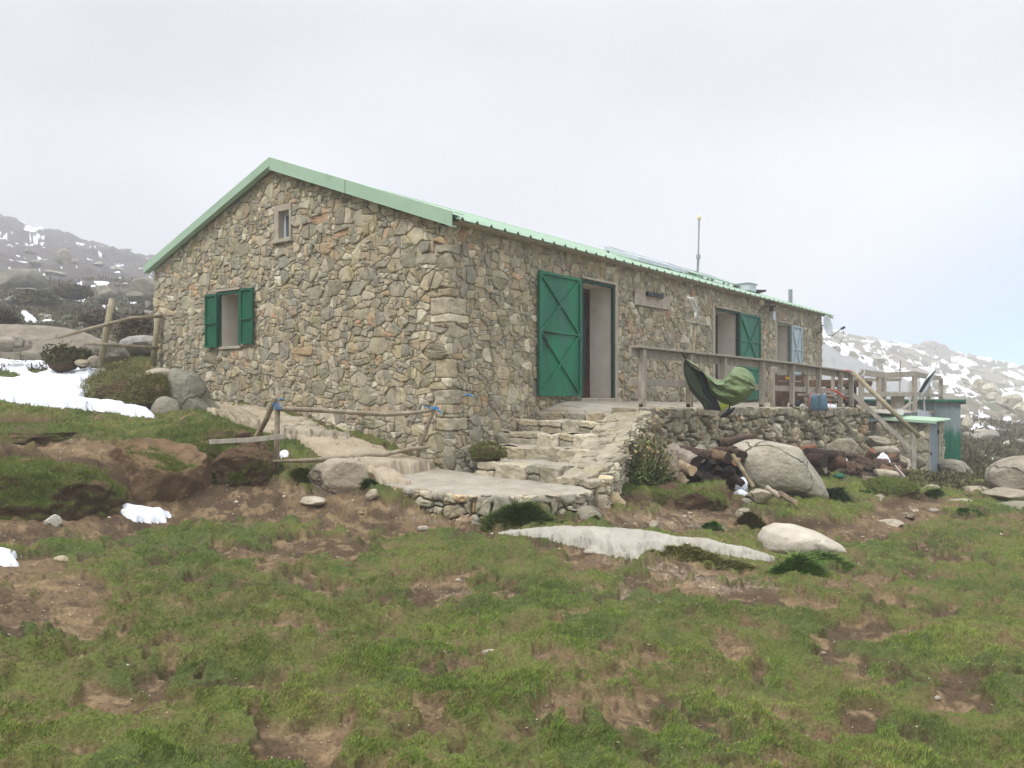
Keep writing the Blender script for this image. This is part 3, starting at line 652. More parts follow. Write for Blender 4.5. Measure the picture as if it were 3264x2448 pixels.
def grid_box(x0, x1, y0, y1, z0, z1, n=6, seed=0, rough=.018, round_=.05):
    """rounded, uneven block"""
    bm = bmesh.new(); bmesh.ops.create_cube(bm, size=1); bmesh.ops.subdivide_edges(bm, edges=bm.edges[:], cuts=n-1, use_grid_fill=True)
    V = np.array([v.co[:] for v in bm.verts]); Fc = np.array([[v.index for v in f.verts] for f in bm.faces]); bm.free()
    S = np.array([x1-x0, y1-y0, z1-z0]); P = V*S
    lim = S/2-round_; q = np.clip(P, -lim, lim); dl = P-q; l = np.linalg.norm(dl, axis=1, keepdims=True)
    P = q+dl/np.maximum(l, 1e-9)*np.minimum(l, round_)
    w = P+np.array([(x0+x1)/2, (y0+y1)/2, (z0+z1)/2])
    nv = np.stack([fbm3(w*5+seed+k*31, seed+k, 4)-.5 for k in range(3)], -1)+.5*np.stack([fbm3(w*19+seed+k*31, seed+k+50, 2)-.5 for k in range(3)], -1)
    return w+nv*rough*2, Fc

# ================================================================== THE STONE HUT
house = thing('stone_house', 'long rubble stone mountain hut with mint green metal roof and green shutters', 'house', tuple(C), HROT)
EZ, RZ = 2.46, 3.83           # underside of the roof at the long wall and at the ridge
gsl = (RZ-EZ)/(HW/2)
def wz(y): return EZ+gsl*min(y, HW-y)
# openings (from the photograph through the house's own walls)
def gr(px0, px1, py0, py1): 
    ya, _ = on_gable(px1, 1000); yb, _ = on_gable(px0, 1000); zt = on_gable((px0+px1)/2, py0)[1]; zb = on_gable((px0+px1)/2, py1)[1]; return ya, zb, yb, zt
W1 = gr(699, 769, 928.5, 1104); W2 = gr(880, 933, 652, 772)
x1a = on_long(1851, 1000)[0]; x1b = on_long(1957, 1000)[0]; zt1 = on_long(1956, 911)[1]; zb1 = on_long(1950, 1268)[1]
D1 = (x1a, zb1, x1b, zt1)
x2a = on_long(2277, 1000)[0]; x2b = on_long(2352, 1000)[0]; zt2 = on_long(2350, 996)[1]; D2_ = (x2a, zb1-.02, x2b, zt2)
x3a = on_long(2474, 1000)[0]; x3b = on_long(2516, 1000)[0]; zt3 = on_long(2509, 1034)[1]; D3 = (x3a, zb1-.02, x3b, zt3)
JW = .12
def jamb_rect(D): return (D[0]-.02, D[1]-.16, D[2]+JW, D[3]+.05)
G_open = [W1, W2]; L_open = [D1, D2_, D3]
Q = quoins((-1.0, 2.12), 5)
g_rects = [(W1[0]-.03, W1[1]-.05, W1[2]+.03, W1[3]+.06), (W2[0], W2[1], W2[2], W2[3])]+[(-1, q[0], q[2], q[1]) for q in Q]
l_rects = [jamb_rect(D1), jamb_rect(D2_), jamb_rect(D3)]+[(-1, q[0], q[3], q[1]) for q in Q]
radii = [(.12, 320), (.092, 1800), (.068, 4000), (.044, 5000), (.028, 2500)]
hp_g = [(-1, 0, .03), (1, 0, HW), (0, -1, 1.5), (-gsl, 1, EZ-.01), (gsl, 1, EZ+gsl*HW-.01)]
Vg, Fg, Cg = masonry((-.05, -1.1, HW, RZ), hp_g, g_rects, 11, radii, relief=(.014, .042), fill=.88)
Vg = np.stack([-Vg[:, 2], Vg[:, 0], Vg[:, 1]], -1)               # outward is -x
radL = [(r, int(t*1.5)) for r, t in radii]
hp_l = [(-1, 0, .03), (1, 0, HL), (0, -1, 1.5), (0, 1, EZ-.02)]
Vl, Fl, Cl = masonry((-.05, -1.1, HL, EZ), hp_l, l_rects, 12, radL, relief=(.014, .042), fill=.88,
                     relief_fn=lambda c: 1-.95*float(sstep(np.array(c[1]+.18*(fbm(np.array([c[0]*1.2]), np.array([0.]), 3, 3)[0]-.5)*2), EZ-.40, EZ-.12)), tone=.97)
Vl = np.stack([Vl[:, 0], -Vl[:, 2], Vl[:, 1]], -1)               # outward is -y
parts_v = [Vg, Vl]; parts_f = [[f[:, ::-1] for f in Fg], Fl]; parts_c = [Cg, Cl]
for k, (z0, z1, a, b) in enumerate(Q):
    p, fc = grid_box(-.030-.014*(k % 3 == 0), b-.008, -.030-.012*(k % 2), a-.008, z0+.004, z1-.004, 13, k+3, .024, .022)
    cc = _pc[[0, 1, 2, 7, 0, 3, 1, 8][k % 8]]*(.97+.08*math.sin(k*2.3)); parts_v.append(p); parts_f.append([fc]); parts_c.append(np.tile(cc, (len(p), 1)))
allv, allf, allc, fm = [], {3: [], 4: []}, [], {3: [], 4: []}; b0 = 0
for v, fl, c in zip(parts_v, parts_f, parts_c):
    for f in fl: allf[f.shape[1]].append(f+b0); fm[f.shape[1]].append(np.zeros(len(f)))
    allv.append(v); allc.append(c); b0 += len(v)
# mortar body of the walls, with the openings left out
mb = MB()
def wall_cells(axis, length, zbot, ztop_fn, opens, thick, breaks):
    xs = sorted(set([0, length]+[o[0] for o in opens]+[o[2] for o in opens]+breaks))
    xs2 = []
    for a, b in zip(xs[:-1], xs[1:]):
        k = max(1, int((b-a)/.5)); xs2 += [a+(b-a)*i/k for i in range(k)]
    xs2.append(length)
    for a, b in zip(xs2[:-1], xs2[1:]):
        m = (a+b)/2; cuts = [zbot]
        for o in opens:
            if o[0] < m < o[2]: cuts += [o[1], o[3]]
        segs = [(cuts[i], cuts[i+1]) for i in range(1, len(cuts)-1, 2)]
        lo = zbot; spans = []
        for o in sorted([o for o in opens if o[0] < m < o[2]], key=lambda q: q[1]): spans.append((lo, o[1], lo, o[1])); lo = o[3]
        spans.append((lo, ztop_fn(a), lo, ztop_fn(b)))
        for (za, zb, zc, zd) in spans:
            if axis == 'g': P = [(0, a, za), (thick, a, za), (thick, b, zc), (0, b, zc), (0, a, zb), (thick, a, zb), (thick, b, zd), (0, b, zd)]
            else: P = [(a, 0, za), (b, 0, zc), (b, thick, zc), (a, thick, za), (a, 0, zb), (b, 0, zd), (b, thick, zd), (a, thick, zb)]
            F6 = [(0, 1, 5, 4), (2, 3, 7, 6), (1, 2, 6, 5), (3, 0, 4, 7), (4, 5, 6, 7), (3, 2, 1, 0)]
            mb.add(P, F6, 1)
wall_cells('g', HW, -1.35, wz, G_open, .46, [HW/2])
n0 = len(mb.v)
wall_cells('l', HL, -1.35, lambda x: EZ, L_open, .46, [])
mb.v = mb.v[:n0]+[(max(x, .004) if abs(x) < 1e-6 else x, y+.0, z) for x, y, z in mb.v[n0:]]
mb.box((.46, HW-.4, -1.35), (HL, HW, EZ), 1); mb.box((HL-.4, .46, -1.35), (HL, HW-.4, EZ), 1)
mb.hexa([(HL-.4, .46, EZ), (HL, .46, EZ), (HL, HW/2, RZ-.02), (HL-.4, HW/2, RZ-.02), (HL-.4, .465, EZ+.01), (HL, .465, EZ+.01), (HL, HW/2, RZ), (HL-.4, HW/2, RZ)], 1)
mb.add([(HL, 0, EZ), (HL, HW, EZ), (HL, HW/2, RZ)], [(0, 1, 2)], 1)
mv = np.array(mb.v); 
# slight unevenness of the mortar face
mv4 = [np.array([f for f in mb.f if len(f) == 4])+b0]; mv3 = np.array([f for f in mb.f if len(f) == 3])+b0
allv.append(mv); allc.append(np.ones_like(mv)); allf[4] += mv4; fm[4].append(np.ones(len(mv4[0]))); allf[3].append(mv3); fm[3].append(np.ones(len(mv3)))
f4 = np.concatenate(allf[4]); f3 = np.concatenate(allf[3])
wall = raw_mesh('wall', np.concatenate(allv), [f4, f3], [M['stone'], M['mortar']], house, np.concatenate(allc), True, np.concatenate(fm[4]+fm[3]))

# ---- roof: ribbed sheet, verge boards, ridge cap
roofT = .03
def roof_z(y): return EZ+.06+gsl*min(y, HW-y)
prof = []; x = -.12; xe = HL+.35
while x < xe:
    prof += [(x, 0), (x+.10, 0), (x+.125, .035), (x+.155, .035), (x+.18, 0)]; x += .32
prof.append((xe, 0))
rm = MB()
for sgn, ya, yb in ((1, -.24, HW/2), (-1, HW+.12, HW/2)):
    V = []; Fs = []; n = len(prof)
    for (yy, dz) in ((ya, 0), (yb, 0), (yb, -.012), (ya, -.012)):
        zz = roof_z(yy) if 0 <= yy <= HW else EZ+.06-.24*gsl
        V += [(px_, yy, zz+h+dz) for px_, h in prof]
    for k in range(4):
        A = k*n; B = ((k+1) % 4)*n
        for i in range(n-1): Fs.append((A+i, A+i+1, B+i+1, B+i))
    rm.add(V, Fs)
roof = rm.build('roof', M['roof'], house)
fb = MB()   # eave board under the sheet along the long wall and verge at the far end
fb.box((0, -.20, EZ-.05), (HL+.3, -.005, EZ-.018)); 
fb.hexa([(HL+.01, -.24, EZ-.12), (HL+.36, -.24, EZ-.12), (HL+.36, HW/2, RZ-.0), (HL+.01, HW/2, RZ-.0), (HL+.01, -.24, EZ-.055), (HL+.36, -.24, EZ-.055), (HL+.36, HW/2, RZ+.04), (HL+.01, HW/2, RZ+.04)])
fb.build('eave_board', M['jamb'], roof)
for (ya, yb, nm) in ((-.20, HW/2, 'near'), (HW+.13, HW/2, 'far')):
    for (s0, s1) in (((0, .535), (.538, 1)) if nm == 'near' else ((0, 1),)):
        v = MB(); y0 = ya+(yb-ya)*s0; y1 = ya+(yb-ya)*s1
        def zz(y): return EZ+gsl*(min(y, HW-y))
        t, b = .125, (-.055 if nm == 'near' else .0)
        v.hexa([(-.165, y0, zz(y0)+b), (-.145, y0, zz(y0)+b), (-.145, y1, zz(y1)+b), (-.165, y1, zz(y1)+b), (-.165, y0, zz(y0)+t), (-.145, y0, zz(y0)+t), (-.145, y1, zz(y1)+t), (-.165, y1, zz(y1)+t)])
        v.hexa([(-.165, y0, zz(y0)+t), (.10, y0, zz(y0)+t), (.10, y1, zz(y1)+t), (-.165, y1, zz(y1)+t), (-.165, y0, zz(y0)+t+.012), (.10, y0, zz(y0)+t+.012), (.10, y1, zz(y1)+t+.012), (-.165, y1, zz(y1)+t+.012)])
        v.hexa([(-.17, y0, zz(y0)+b-.02), (-.06, y0, zz(y0)+b-.02), (-.06, y1, zz(y1)+b-.02), (-.17, y1, zz(y1)+b-.02), (-.17, y0, zz(y0)+b), (-.06, y0, zz(y0)+b), (-.06, y1, zz(y1)+b), (-.17, y1, zz(y1)+b)])
        v.build('verge_board', M['mint'], roof, .003)
rc = MB(); zr = RZ+.06
rc.hexa([(-.13, HW/2-.2, zr-.045), (HL+.35, HW/2-.2, zr-.045), (HL+.35, HW/2, zr+.03), (-.13, HW/2, zr+.03), (-.13, HW/2-.2, zr-.03), (HL+.35, HW/2-.2, zr-.03), (HL+.35, HW/2, zr+.045), (-.13, HW/2, zr+.045)])
rc.hexa([(-.13, HW/2, zr+.03), (HL+.35, HW/2, zr+.03), (HL+.35, HW/2+.2, zr-.045), (-.13, HW/2+.2, zr-.045), (-.13, HW/2, zr+.045), (HL+.35, HW/2, zr+.045), (HL+.35, HW/2+.2, zr-.03), (-.13, HW/2+.2, zr-.03)])
rc.build('ridge_cap', M['mint'], roof)
vp = MB(); vp.tube([(15.6, .5, roof_z(.5)-.02), (15.6, .5, roof_z(.5)+.42)], .06, 12); vp.build('vent_pipe', M['steel'], roof)

# ---- doors
def steel_leaf(name, parent, x0, x1, z0, z1, y, mat, style, label=None):
    """braced steel shutter seen from its inner side, folded back on the wall"""
    m = MB(); m.box((x0, y, z0), (x1, y+.012, z1)); o = m.build(name, mat, parent, .002)
    f = MB(); w = .045; p = .035
    f.box((x0, y-p, z0), (x0+w, y-.001, z1)); f.box((x1-w, y-p, z0), (x1, y-.001, z1)); f.box((x0+w, y-p, z0), (x1-w, y-.001, z0+w)); f.box((x0+w, y-p, z1-w), (x1-w, y-.001, z1))
    zm = z0+(z1-z0)*.52
    b = lambda pa, pb, h=.032: f.beam((pa[0], y-.017, pa[1]), (pb[0], y-.017, pb[1]), h, .03, (0, 1, 0))
    xa, xb, za, zb = x0+w*.8, x1-w*.8, z0+w*.8, z1-w*.8
    if style == 'double':
        b((xa, zb), (xb, zm)); b((xa, zm), (xb, zb)); b((xa, zm), (xb, zm)); b((xa, zm), (xb, za)); b((xa, za), (xb, zm))
    else:
        zq = z0+(z1-z0)*.36; zt = z0+(z1-z0)*.68
        b((xa, zb), (xb, zq)); b((xa, zq), (xb, zb)); b((xa, zt), (xb, zt)); b((xa, zq), (xb, zq)); b((xa, za), (xb, zq)); b((xa, zq), ((xa+xb)/2, za))
    f.build('brace_frame', mat, o, .003)
    if label: o['label'] = label
    return o
def doorway(D, wood, frame_mat, left_inner=True):
    x0, z0, x1, z1 = D
    d = bpy.data.objects.new('door', None); col.objects.link(d); d.parent = house
    m = MB()   # concrete surround: right jamb, lintel, threshold
    m.box((x1, -.035, z0-.15), (x1+JW-.01, .05, z1+.06)); m.build('jamb', M['jamb'], d, .006)
    m = MB(); m.box((x0-.02, -.03, z0-.15), (x1-.002, .58, z0-.005)); m.build('threshold', M['jamb'], d, .01)
    m = MB(); m.box((x0-.05, -.075, z1+.004), (x1-.004, .40, z1+.045)); m.build('lintel', M['jamb'], d, .004)
    m = MB(); fw = .05
    m.box((x1-fw, -.02, z0), (x1-.003, .035, z1-.003)); m.box((x0, -.02, z1-fw), (x1-fw, .035, z1-.003)); m.box((x0+.003, -.02, z0), (x0+fw, .035, z1-fw)); m.build('frame', frame_mat, d, .003)
    m = MB(); m.box((x1-.02, .04, z0), (x1+.02, .58, z1)); m.box((x0, .04, z1-.03), (x1-.02, .58, z1+.0)); m.box((x0-.02, .04, z0), (x0+.02, .58, z1-.03)); m.build('reveal', M['plaster'], d, .004)
    m = MB(); m.box((x1-.062, .50, z0), (x1-.021, .52, z1-.03)); m.box((x0+.02, .50, z1-.11), (x1-.062, .56, z1-.03)); m.box((x0+.02, .50, z0), (x0+.10, .56, z1-.11)); m.box((x0+.10, .505, z0), (x1-.062, .555, z0+.30))
    inn = m.build('inner_door', wood, d, .006)
    m = MB(); m.box((x0+.10, .525, z0+.30), (x1-.062, .535, z1-.11)); m.build('pane', M['glass_dark'], inn)
    return d
d1 = doorway(D1, M['wood_red'], M['green_dark']); d2 = doorway(D2_, M['wood_red'], M['green_dark']); d3 = doorway(D3, M['jamb'], M['pale_frame'])
s1a = on_long(1717, 1000, .08)[0]; s1b = on_long(1850, 1000, .08)[0]; s1t = on_long(1785, 876, .08)[1]; s1bz = on_long(1785, 1263, .08)[1]
lf = steel_leaf('shutter', d1, s1a, s1b, s1bz, s1t, -.075, M['green'], 'double', 'large green braced steel shutter')
h_ = MB(); zmid = s1bz+(s1t-s1bz)*.52
h_.tube([(s1a+.08, -.125, zmid), (s1a+.45, -.125, zmid-.02)], .011, 6); h_.tube([(s1a+.10, -.12, zmid-.06), (s1a+.10, -.13, zmid-.12), (s1a+.17, -.13, zmid-.27), (s1a+.20, -.12, zmid-.27), (s1a+.15, -.12, zmid-.1)], .009, 6)
h_.build('bolt', M['black_metal'], lf)
s2a = on_long(2357, 1000, .08)[0]; s2b = on_long(2423, 1000, .08)[0]; s2t = on_long(2390, 1003, .08)[1]; s2z = on_long(2390, 1274, .08)[1]
steel_leaf('shutter', d2, s2a, s2b, s2z, s2t, -.075, M['green'], 'single')
s3a = on_long(2522, 1000, .08)[0]; s3b = on_long(2556, 1000, .08)[0]; s3t = on_long(2538, 1040, .08)[1]
steel_leaf('shutter', d3, s3a, s3b, s2z-.02, s3t, -.075, M['pale_door'], 'single', 'pale blue grey braced steel shutter')
for dd, D in ((d2, D2_), (d3, D3)):      # left jambs show at the two farther doors
    m = MB(); m.box((D[0]-.16, -.035, D[1]-.15), (D[0]-.022, .05, D[3]+.10)); m.build('jamb', M['jamb'], dd, .006)

# ---- gable windows
w1 = bpy.data.objects.new('window', None); col.objects.link(w1); w1.parent = house; w1['label'] = 'open window with two green shutters'
ya, za, yb, zb = W1
m = MB(); fw = .045
m.box((-.03, ya+.002, za), (.02, ya+fw, zb)); m.box((-.03, yb-fw, za), (.02, yb-.002, zb)); m.box((-.03, ya+fw, zb-fw), (.02, yb-fw, zb)); m.build('frame', M['green_win'], w1, .003)
m = MB(); m.box((.025, yb-.03, za), (.46, yb+.02, zb)); m.box((.025, ya-.02, za), (.46, ya+.03, zb)); m.box((.025, ya+.03, zb-.03), (.46, yb-.03, zb+.02)); m.build('reveal', M['plaster'], w1)
m = MB(); m.box((-.06, ya-.04, za-.05), (.46, yb+.04, za-.002)); m.build('sill', M['jamb'], w1, .005)
m = MB(); m.box((-.055, ya-.02, zb+.006), (.02, yb+.06, zb+.05)); m.build('lintel', M['jamb'], w1, .004)
m = MB(); m.box((.42, ya+.03, za), (.43, yb-.03, zb-.03)); m.build('pane', M['glass_dark'], w1)
def win_shutter(ya_, yb_, z0, z1):
    x = -.075; m = MB(); m.box((x-.012, ya_, z0), (x, yb_, z1)); o = m.build('shutter', M['green_win'], w1, .002)
    f = MB(); w = .04; p = x-.035
    f.box((p, ya_, z0), (x-.013, ya_+w, z1)); f.box((p, yb_-w, z0), (x-.013, yb_, z1)); f.box((p, ya_+w, z0), (x-.013, yb_-w, z0+w)); f.box((p, ya_+w, z1-w), (x-.013, yb_-w, z1))
    zm = z0+(z1-z0)*.44; f.box((p-.012, ya_+w*.5, zm), (x-.013, yb_-w*.5, zm+.035)); f.build('shutter_frame', M['green_win'], o, .003)
lya = on_gable(694, 1000, .08)[0]; lyb = on_gable(656, 1000, .08)[0]; rya = on_gable(808, 1000, .08)[0]; ryb = on_gable(768, 1000, .08)[0]
win_shutter(lya, lyb, on_gable(675, 1108, .08)[1], on_gable(675, 939, .08)[1]); win_shutter(rya, ryb, on_gable(787, 1097, .08)[1], on_gable(787, 919, .08)[1])
w2 = bpy.data.objects.new('window', None); col.objects.link(w2); w2.parent = house; w2['label'] = 'small grey framed window under the gable'
ya, za, yb, zb = W2; c_ = .11
m = MB(); m.box((-.04, yb-c_, za+.05), (.30, yb-.002, zb)); m.box((-.04, ya+.002, za+.05), (.30, ya+.05, zb)); m.box((-.04, ya+.05, zb-c_), (.30, yb-c_, zb)); m.build('surround', M['jamb'], w2, .006)
m = MB(); m.box((-.075, ya-.03, za-.01), (.30, yb+.03, za+.048)); m.build('sill', M['jamb'], w2, .006)
iy0, iy1, iz0, iz1 = ya+.052, yb-c_-.002, za+.052, zb-c_-.002; m = MB(); t_ = .05
m.box((.07, iy0, iz0), (.12, iy0+t_, iz1)); m.box((.07, iy1-t_, iz0), (.12, iy1, iz1)); m.box((.07, iy0+t_, iz0), (.12, iy1-t_, iz0+t_)); m.box((.07, iy0+t_, iz1-t_), (.12, iy1-t_, iz1)); m.build('frame', M['panel_white'], w2, .004)
m = MB(); m.box((.09, iy0+t_, iz0+t_), (.10, iy1-t_, iz1-t_)); m.build('pane', M['glass_grey'], w2)
# ================================================================== TERRACE, STAIRS, LANDING
terrace = thing('stone_terrace', 'raised terrace with dry stone retaining wall along the front of the stone hut', 'terrace', tuple(C), HROT)
def tz(x, y): return -.085-.008*(x-2.5)+(y+.05)*.075          # terrace floor falls outwards and to the right
T_IN, T_OUT = [], []
edge = [(2.2, -1.60), (3.6, -1.66), (5.5, -1.74), (7.5, -1.86), (9.5, -2.02), (11.2, -2.16), (12.7, -2.28)]
def edge_y(x): return float(np.interp(x, [e[0] for e in edge], [e[1] for e in edge]))
xs = np.r_[2.199, np.linspace(2.2, 17.2, 150)]; ys = np.linspace(0, 1, 34)
V = []
for x in xs:
    yo = edge_y(x) if x < 12.7 else -2.28-.55*float(sstep(np.array(x), 12.7, 13.2))
    yo += .05*(fbm(np.array([x*2.1]), np.array([3.]), 5, 3)[0]-.5)*2
    for t in ys:
        y = yo*t; z = tz(x, y)-.15*(1-float(sstep(np.array(x), 2.1, 3.0)))*(1-t*.75)+.02*(fbm(np.array([x*1.5]), np.array([y*1.5]), 15, 3)[0]-.5)*2
        V.append((x, y, z-(.05 if t >= .999 else 0)-(.2 if x < 2.1995 else 0)))
V = np.array(V); n1, n2 = len(xs), len(ys); ii = np.arange(n1*n2).reshape(n1, n2)
fq = np.stack([ii[:-1, :-1], ii[:-1, 1:], ii[1:, 1:], ii[1:, :-1]], -1).reshape(-1, 4)
raw_mesh('paving', V, fq[:, ::-1].copy(), M['concrete'], terrace)
# retaining wall: rough dry stones on a dark core
def path_map(pts):
    P = np.array(pts); L = np.r_[0, np.cumsum(np.hypot(*np.diff(P, axis=0).T))]
    def f(a, h):
        x = np.interp(a, L, P[:, 0]); y = np.interp(a, L, P[:, 1])
        k = np.clip(np.searchsorted(L, a, 'right')-1, 0, len(P)-2); dd = P[k+1]-P[k]; dd = dd/np.linalg.norm(dd, axis=1, keepdims=True)
        return x+dd[:, 1]*h, y-dd[:, 0]*h
    return f, L[-1]
fm_, Lw = path_map(edge+[(12.9, -2.2), (13.1, -1.5)])
zt = -.26
Vw, Fw, Cw = masonry((0, -1.75, Lw, zt+.14), [(-1, 0, 0), (1, 0, Lw), (0, -1, 1.75), (.010, 1, zt+.10)], [], 23, [(.15, 260), (.115, 700), (.085, 1600), (.06, 2200), (.04, 1800)], aniso=1.2,
                     gap=(.008, .026), relief=(.06, .15), rounded=.16, tone=1.0, fill=.9, dome=.8, split=.5)
hx, hy = fm_(Vw[:, 0], Vw[:, 2]); Vw = np.stack([hx, hy, Vw[:, 1]], -1)
raw_mesh('retaining_wall', Vw, Fw, M['stone'], terrace, Cw)
core = MB()
ed2 = [(2.55, edge_y(2.55))]+edge[1:]+[(12.9, -2.2), (13.1, -1.5), (13.2, -.2)]
for (p, q) in zip(ed2[:-1], ed2[1:]):
    core.hexa([(p[0], p[1]+.03, -1.9), (q[0], q[1]+.03, -1.9), (q[0], 0, -1.9), (p[0], 0, -1.9), (p[0], p[1]+.03, tz(*p)-.06), (q[0], q[1]+.03, tz(*q)-.06), (q[0], 0, tz(q[0], 0)-.06), (p[0], 0, tz(p[0], 0)-.06)])
core.build('core', M['dark_joint'], terrace)
# coping stones along the edge
cv, cf, cc = [], [], []; b = 0; rs = np.random.RandomState(4); x = 2.15
while x < 12.6:
    w = rs.uniform(.22, .55); y = edge_y(x+w/2); z = tz(x+w/2, y)
    p, f = grid_box(x, x+w-.015, y-.09-rs.rand()*.05, y+.16+rs.rand()*.12, z-.10-rs.rand()*.05, z+.012+rs.rand()*.02, 9, int(x*100), .024, .018)
    cv.append(p); cf.append(f+b); b += len(p); cc.append(np.tile(np.array(lin(158, 150, 133))*rs.uniform(.85, 1.12), (len(p), 1))); x += w
raw_mesh('coping', np.concatenate(cv), np.concatenate(cf), M['stone'], terrace, np.concatenate(cc), False)

stairs = thing('stone_stairs', 'uneven rubble stone steps climbing beside the hut wall to the terrace', 'stairs', tuple(C), HROT)
SX = [(-.30, -.86), (.55, -.70), (1.10, -.53), (1.62, -.37), (2.12, -.255)]
prevz = -1.04
for k, (sx, sz) in enumerate(SX):
    nx = SX[k+1][0]+.1 if k < 4 else 2.7
    yo = -2.12+.11*k if k < 4 else -1.62; yi = -.80 if k == 0 else (-.16 if k == 1 else -.04)
    sv, sf, sc_ = [], [], []; b = 0
    y = yi
    while y > yo+.06:       # riser stones
        w = min(rs.uniform(.22, .52) if k != 1 else rs.uniform(.5, .9), y-yo); h = sz-prevz
        two = rs.rand() < .45 and k in (0, 2, 3)
        lays = [(prevz-.08, prevz+h*.45), (prevz+h*.47, sz)] if two else [(prevz-.08, sz)]
        for (za, zb) in lays:
            p, f = grid_box(sx-.03-rs.rand()*.05, sx+.22, y-w+.012, y, za, zb-rs.rand()*.015, 12, int(y*977)+k, .034, .02)
            sv.append(p); sf.append(f+b); b += len(p); sc_.append(np.tile(_pc[rs.choice([0, 1, 2, 6, 7])]*rs.uniform(.80, 1.02), (len(p), 1)))
        y -= w
    o = raw_mesh('step', np.concatenate(sv), np.concatenate(sf), M['stone'], stairs, np.concatenate(sc_), False)
    xs = np.linspace(sx+.03, nx, 26); ys = np.linspace(yi+.02, yo+.02, 40); gx, gy = np.meshgrid(xs, ys, indexing='ij')
    z = sz-.012+(fbm(gx*3.5, gy*3.5, 5+k, 4)-.5)*.09
    ii = np.arange(gx.size).reshape(gx.shape); fq = np.stack([ii[:-1, :-1], ii[:-1, 1:], ii[1:, 1:], ii[1:, :-1]], -1).reshape(-1, 4)
    raw_mesh('tread', np.stack([gx, gy, z], -1).reshape(-1, 3), fq[:, ::-1].copy(), M['concrete'] if k < 3 else M['concrete'], o)
    prevz = sz
# outer cheek of the stairs: rubble in pale mortar, stepping up to the terrace edge
cheek = [(-.42, -2.45, -.98), (.05, -2.30, -.86), (.6, -2.10, -.70), (1.15, -1.92, -.52), (1.7, -1.75, -.37), (2.25, -1.62, -.25)]
co = [(p[0], p[1]-.24) for p in cheek]; fck, Lck = path_map(co)
Vs_, Fs_, Cs_ = masonry((0, -1.55, Lck, -.2), [(-1, 0, 0), (1, 0, Lck), (0, -1, 1.55), (-.73/Lck, 1, -1.0)], [], 61, [(.12, 90), (.09, 200), (.06, 300), (.04, 200)], aniso=1.3, gap=(.006, .02), relief=(.05, .12), rounded=.14, dome=.6, tone=1.06)
hx, hy = fck(Vs_[:, 0], Vs_[:, 2])
cv, cf, cc = [np.stack([hx, hy, Vs_[:, 1]], -1)], [f for f in Fs_], [Cs_]; b = len(Vs_); cap4 = []
for k in range(64):
    t = (k+rs.rand())/64*(len(cheek)-1); i = min(int(t), len(cheek)-2); fr = t-i
    p0 = np.array(cheek[i])*(1-fr)+np.array(cheek[i+1])*fr; s = rs.uniform(.07, .15); side = rs.uniform(-.24, .26)
    p, f = grid_box(-s*1.2, s*1.2, -s*.8, s*.8, -.05, .035, 9, 900+k, .022, .014)
    an = rs.uniform(-.6, .6); ca, sa = math.cos(an), math.sin(an); tl = .30+rs.normal()*.12
    p = np.stack([p[:, 0]*ca-p[:, 1]*sa, p[:, 0]*sa+p[:, 1]*ca, p[:, 2]], -1); p[:, 2] += p[:, 0]*tl
    p = p+np.array([p0[0]+side*.25, p0[1]+side, p0[2]-.015-max(0, -side-.12)*.3])
    cv.append(p); cf.append(f+b); b += len(p); cc.append(np.tile(np.array(lin(160, 152, 134))*rs.uniform(.84, 1.14), (len(p), 1)))
f4 = np.concatenate([f for f in cf if f.shape[1] == 4]); f3 = np.concatenate([f for f in cf if f.shape[1] == 3])
ck = raw_mesh('side_wall', np.concatenate(cv), [f4, f3], M['stone'], stairs, np.concatenate(cc), False)
m = MB()
for p, q in zip(cheek[:-1], cheek[1:]):
    m.hexa([(p[0], p[1]-.23, -1.6), (q[0], q[1]-.23, -1.6), (q[0], q[1]+.36, -1.6), (p[0], p[1]+.36, -1.6), (p[0], p[1]-.23, p[2]-.06), (q[0], q[1]-.23, q[2]-.06), (q[0], q[1]+.34, q[2]-.012), (p[0], p[1]+.34, p[2]-.012)])
m.build('mortar_bed', M['sandy'], ck)
# landing slab
landing = thing('concrete_landing', 'broken edged pale concrete landing slab at the foot of the stone steps', 'landing', tuple(C), HROT)
LP = np.array([(.0, .10), (-.25, .35), (-1.0, .30), (-1.55, -.10), (-1.78, -.55), (-1.80, -1.2), (-1.74, -1.95), (-1.45, -2.38), (-.95, -2.72), (-.62, -2.74), (-.36, -2.45), (-.2, -1.9), (-.2, 0)])
gx, gy = np.meshgrid(np.linspace(-2, .2, 130), np.linspace(-2.9, .5, 190), indexing='ij')
s = poly_sd(LP, gx, gy)+(fbm(gx*5, gy*5, 3, 4)-.5)*.12
zt_ = -1.0+.02*(gx+.2)+.024*(gy)+(fbm(gx*2.2, gy*2.2, 8, 3)-.5)*.035
top = zt_-.022*(1-np.sqrt(np.clip(1-(1-np.clip(s/.05, 0, 1))**2, 0, 1)))
keep = s > 0; fk = keep[:-1, :-1] & keep[1:, :-1] & keep[:-1, 1:] & keep[1:, 1:]
ii = np.arange(gx.size).reshape(gx.shape); fq = np.stack([ii[:-1, :-1], ii[1:, :-1], ii[1:, 1:], ii[:-1, 1:]], -1)[fk]
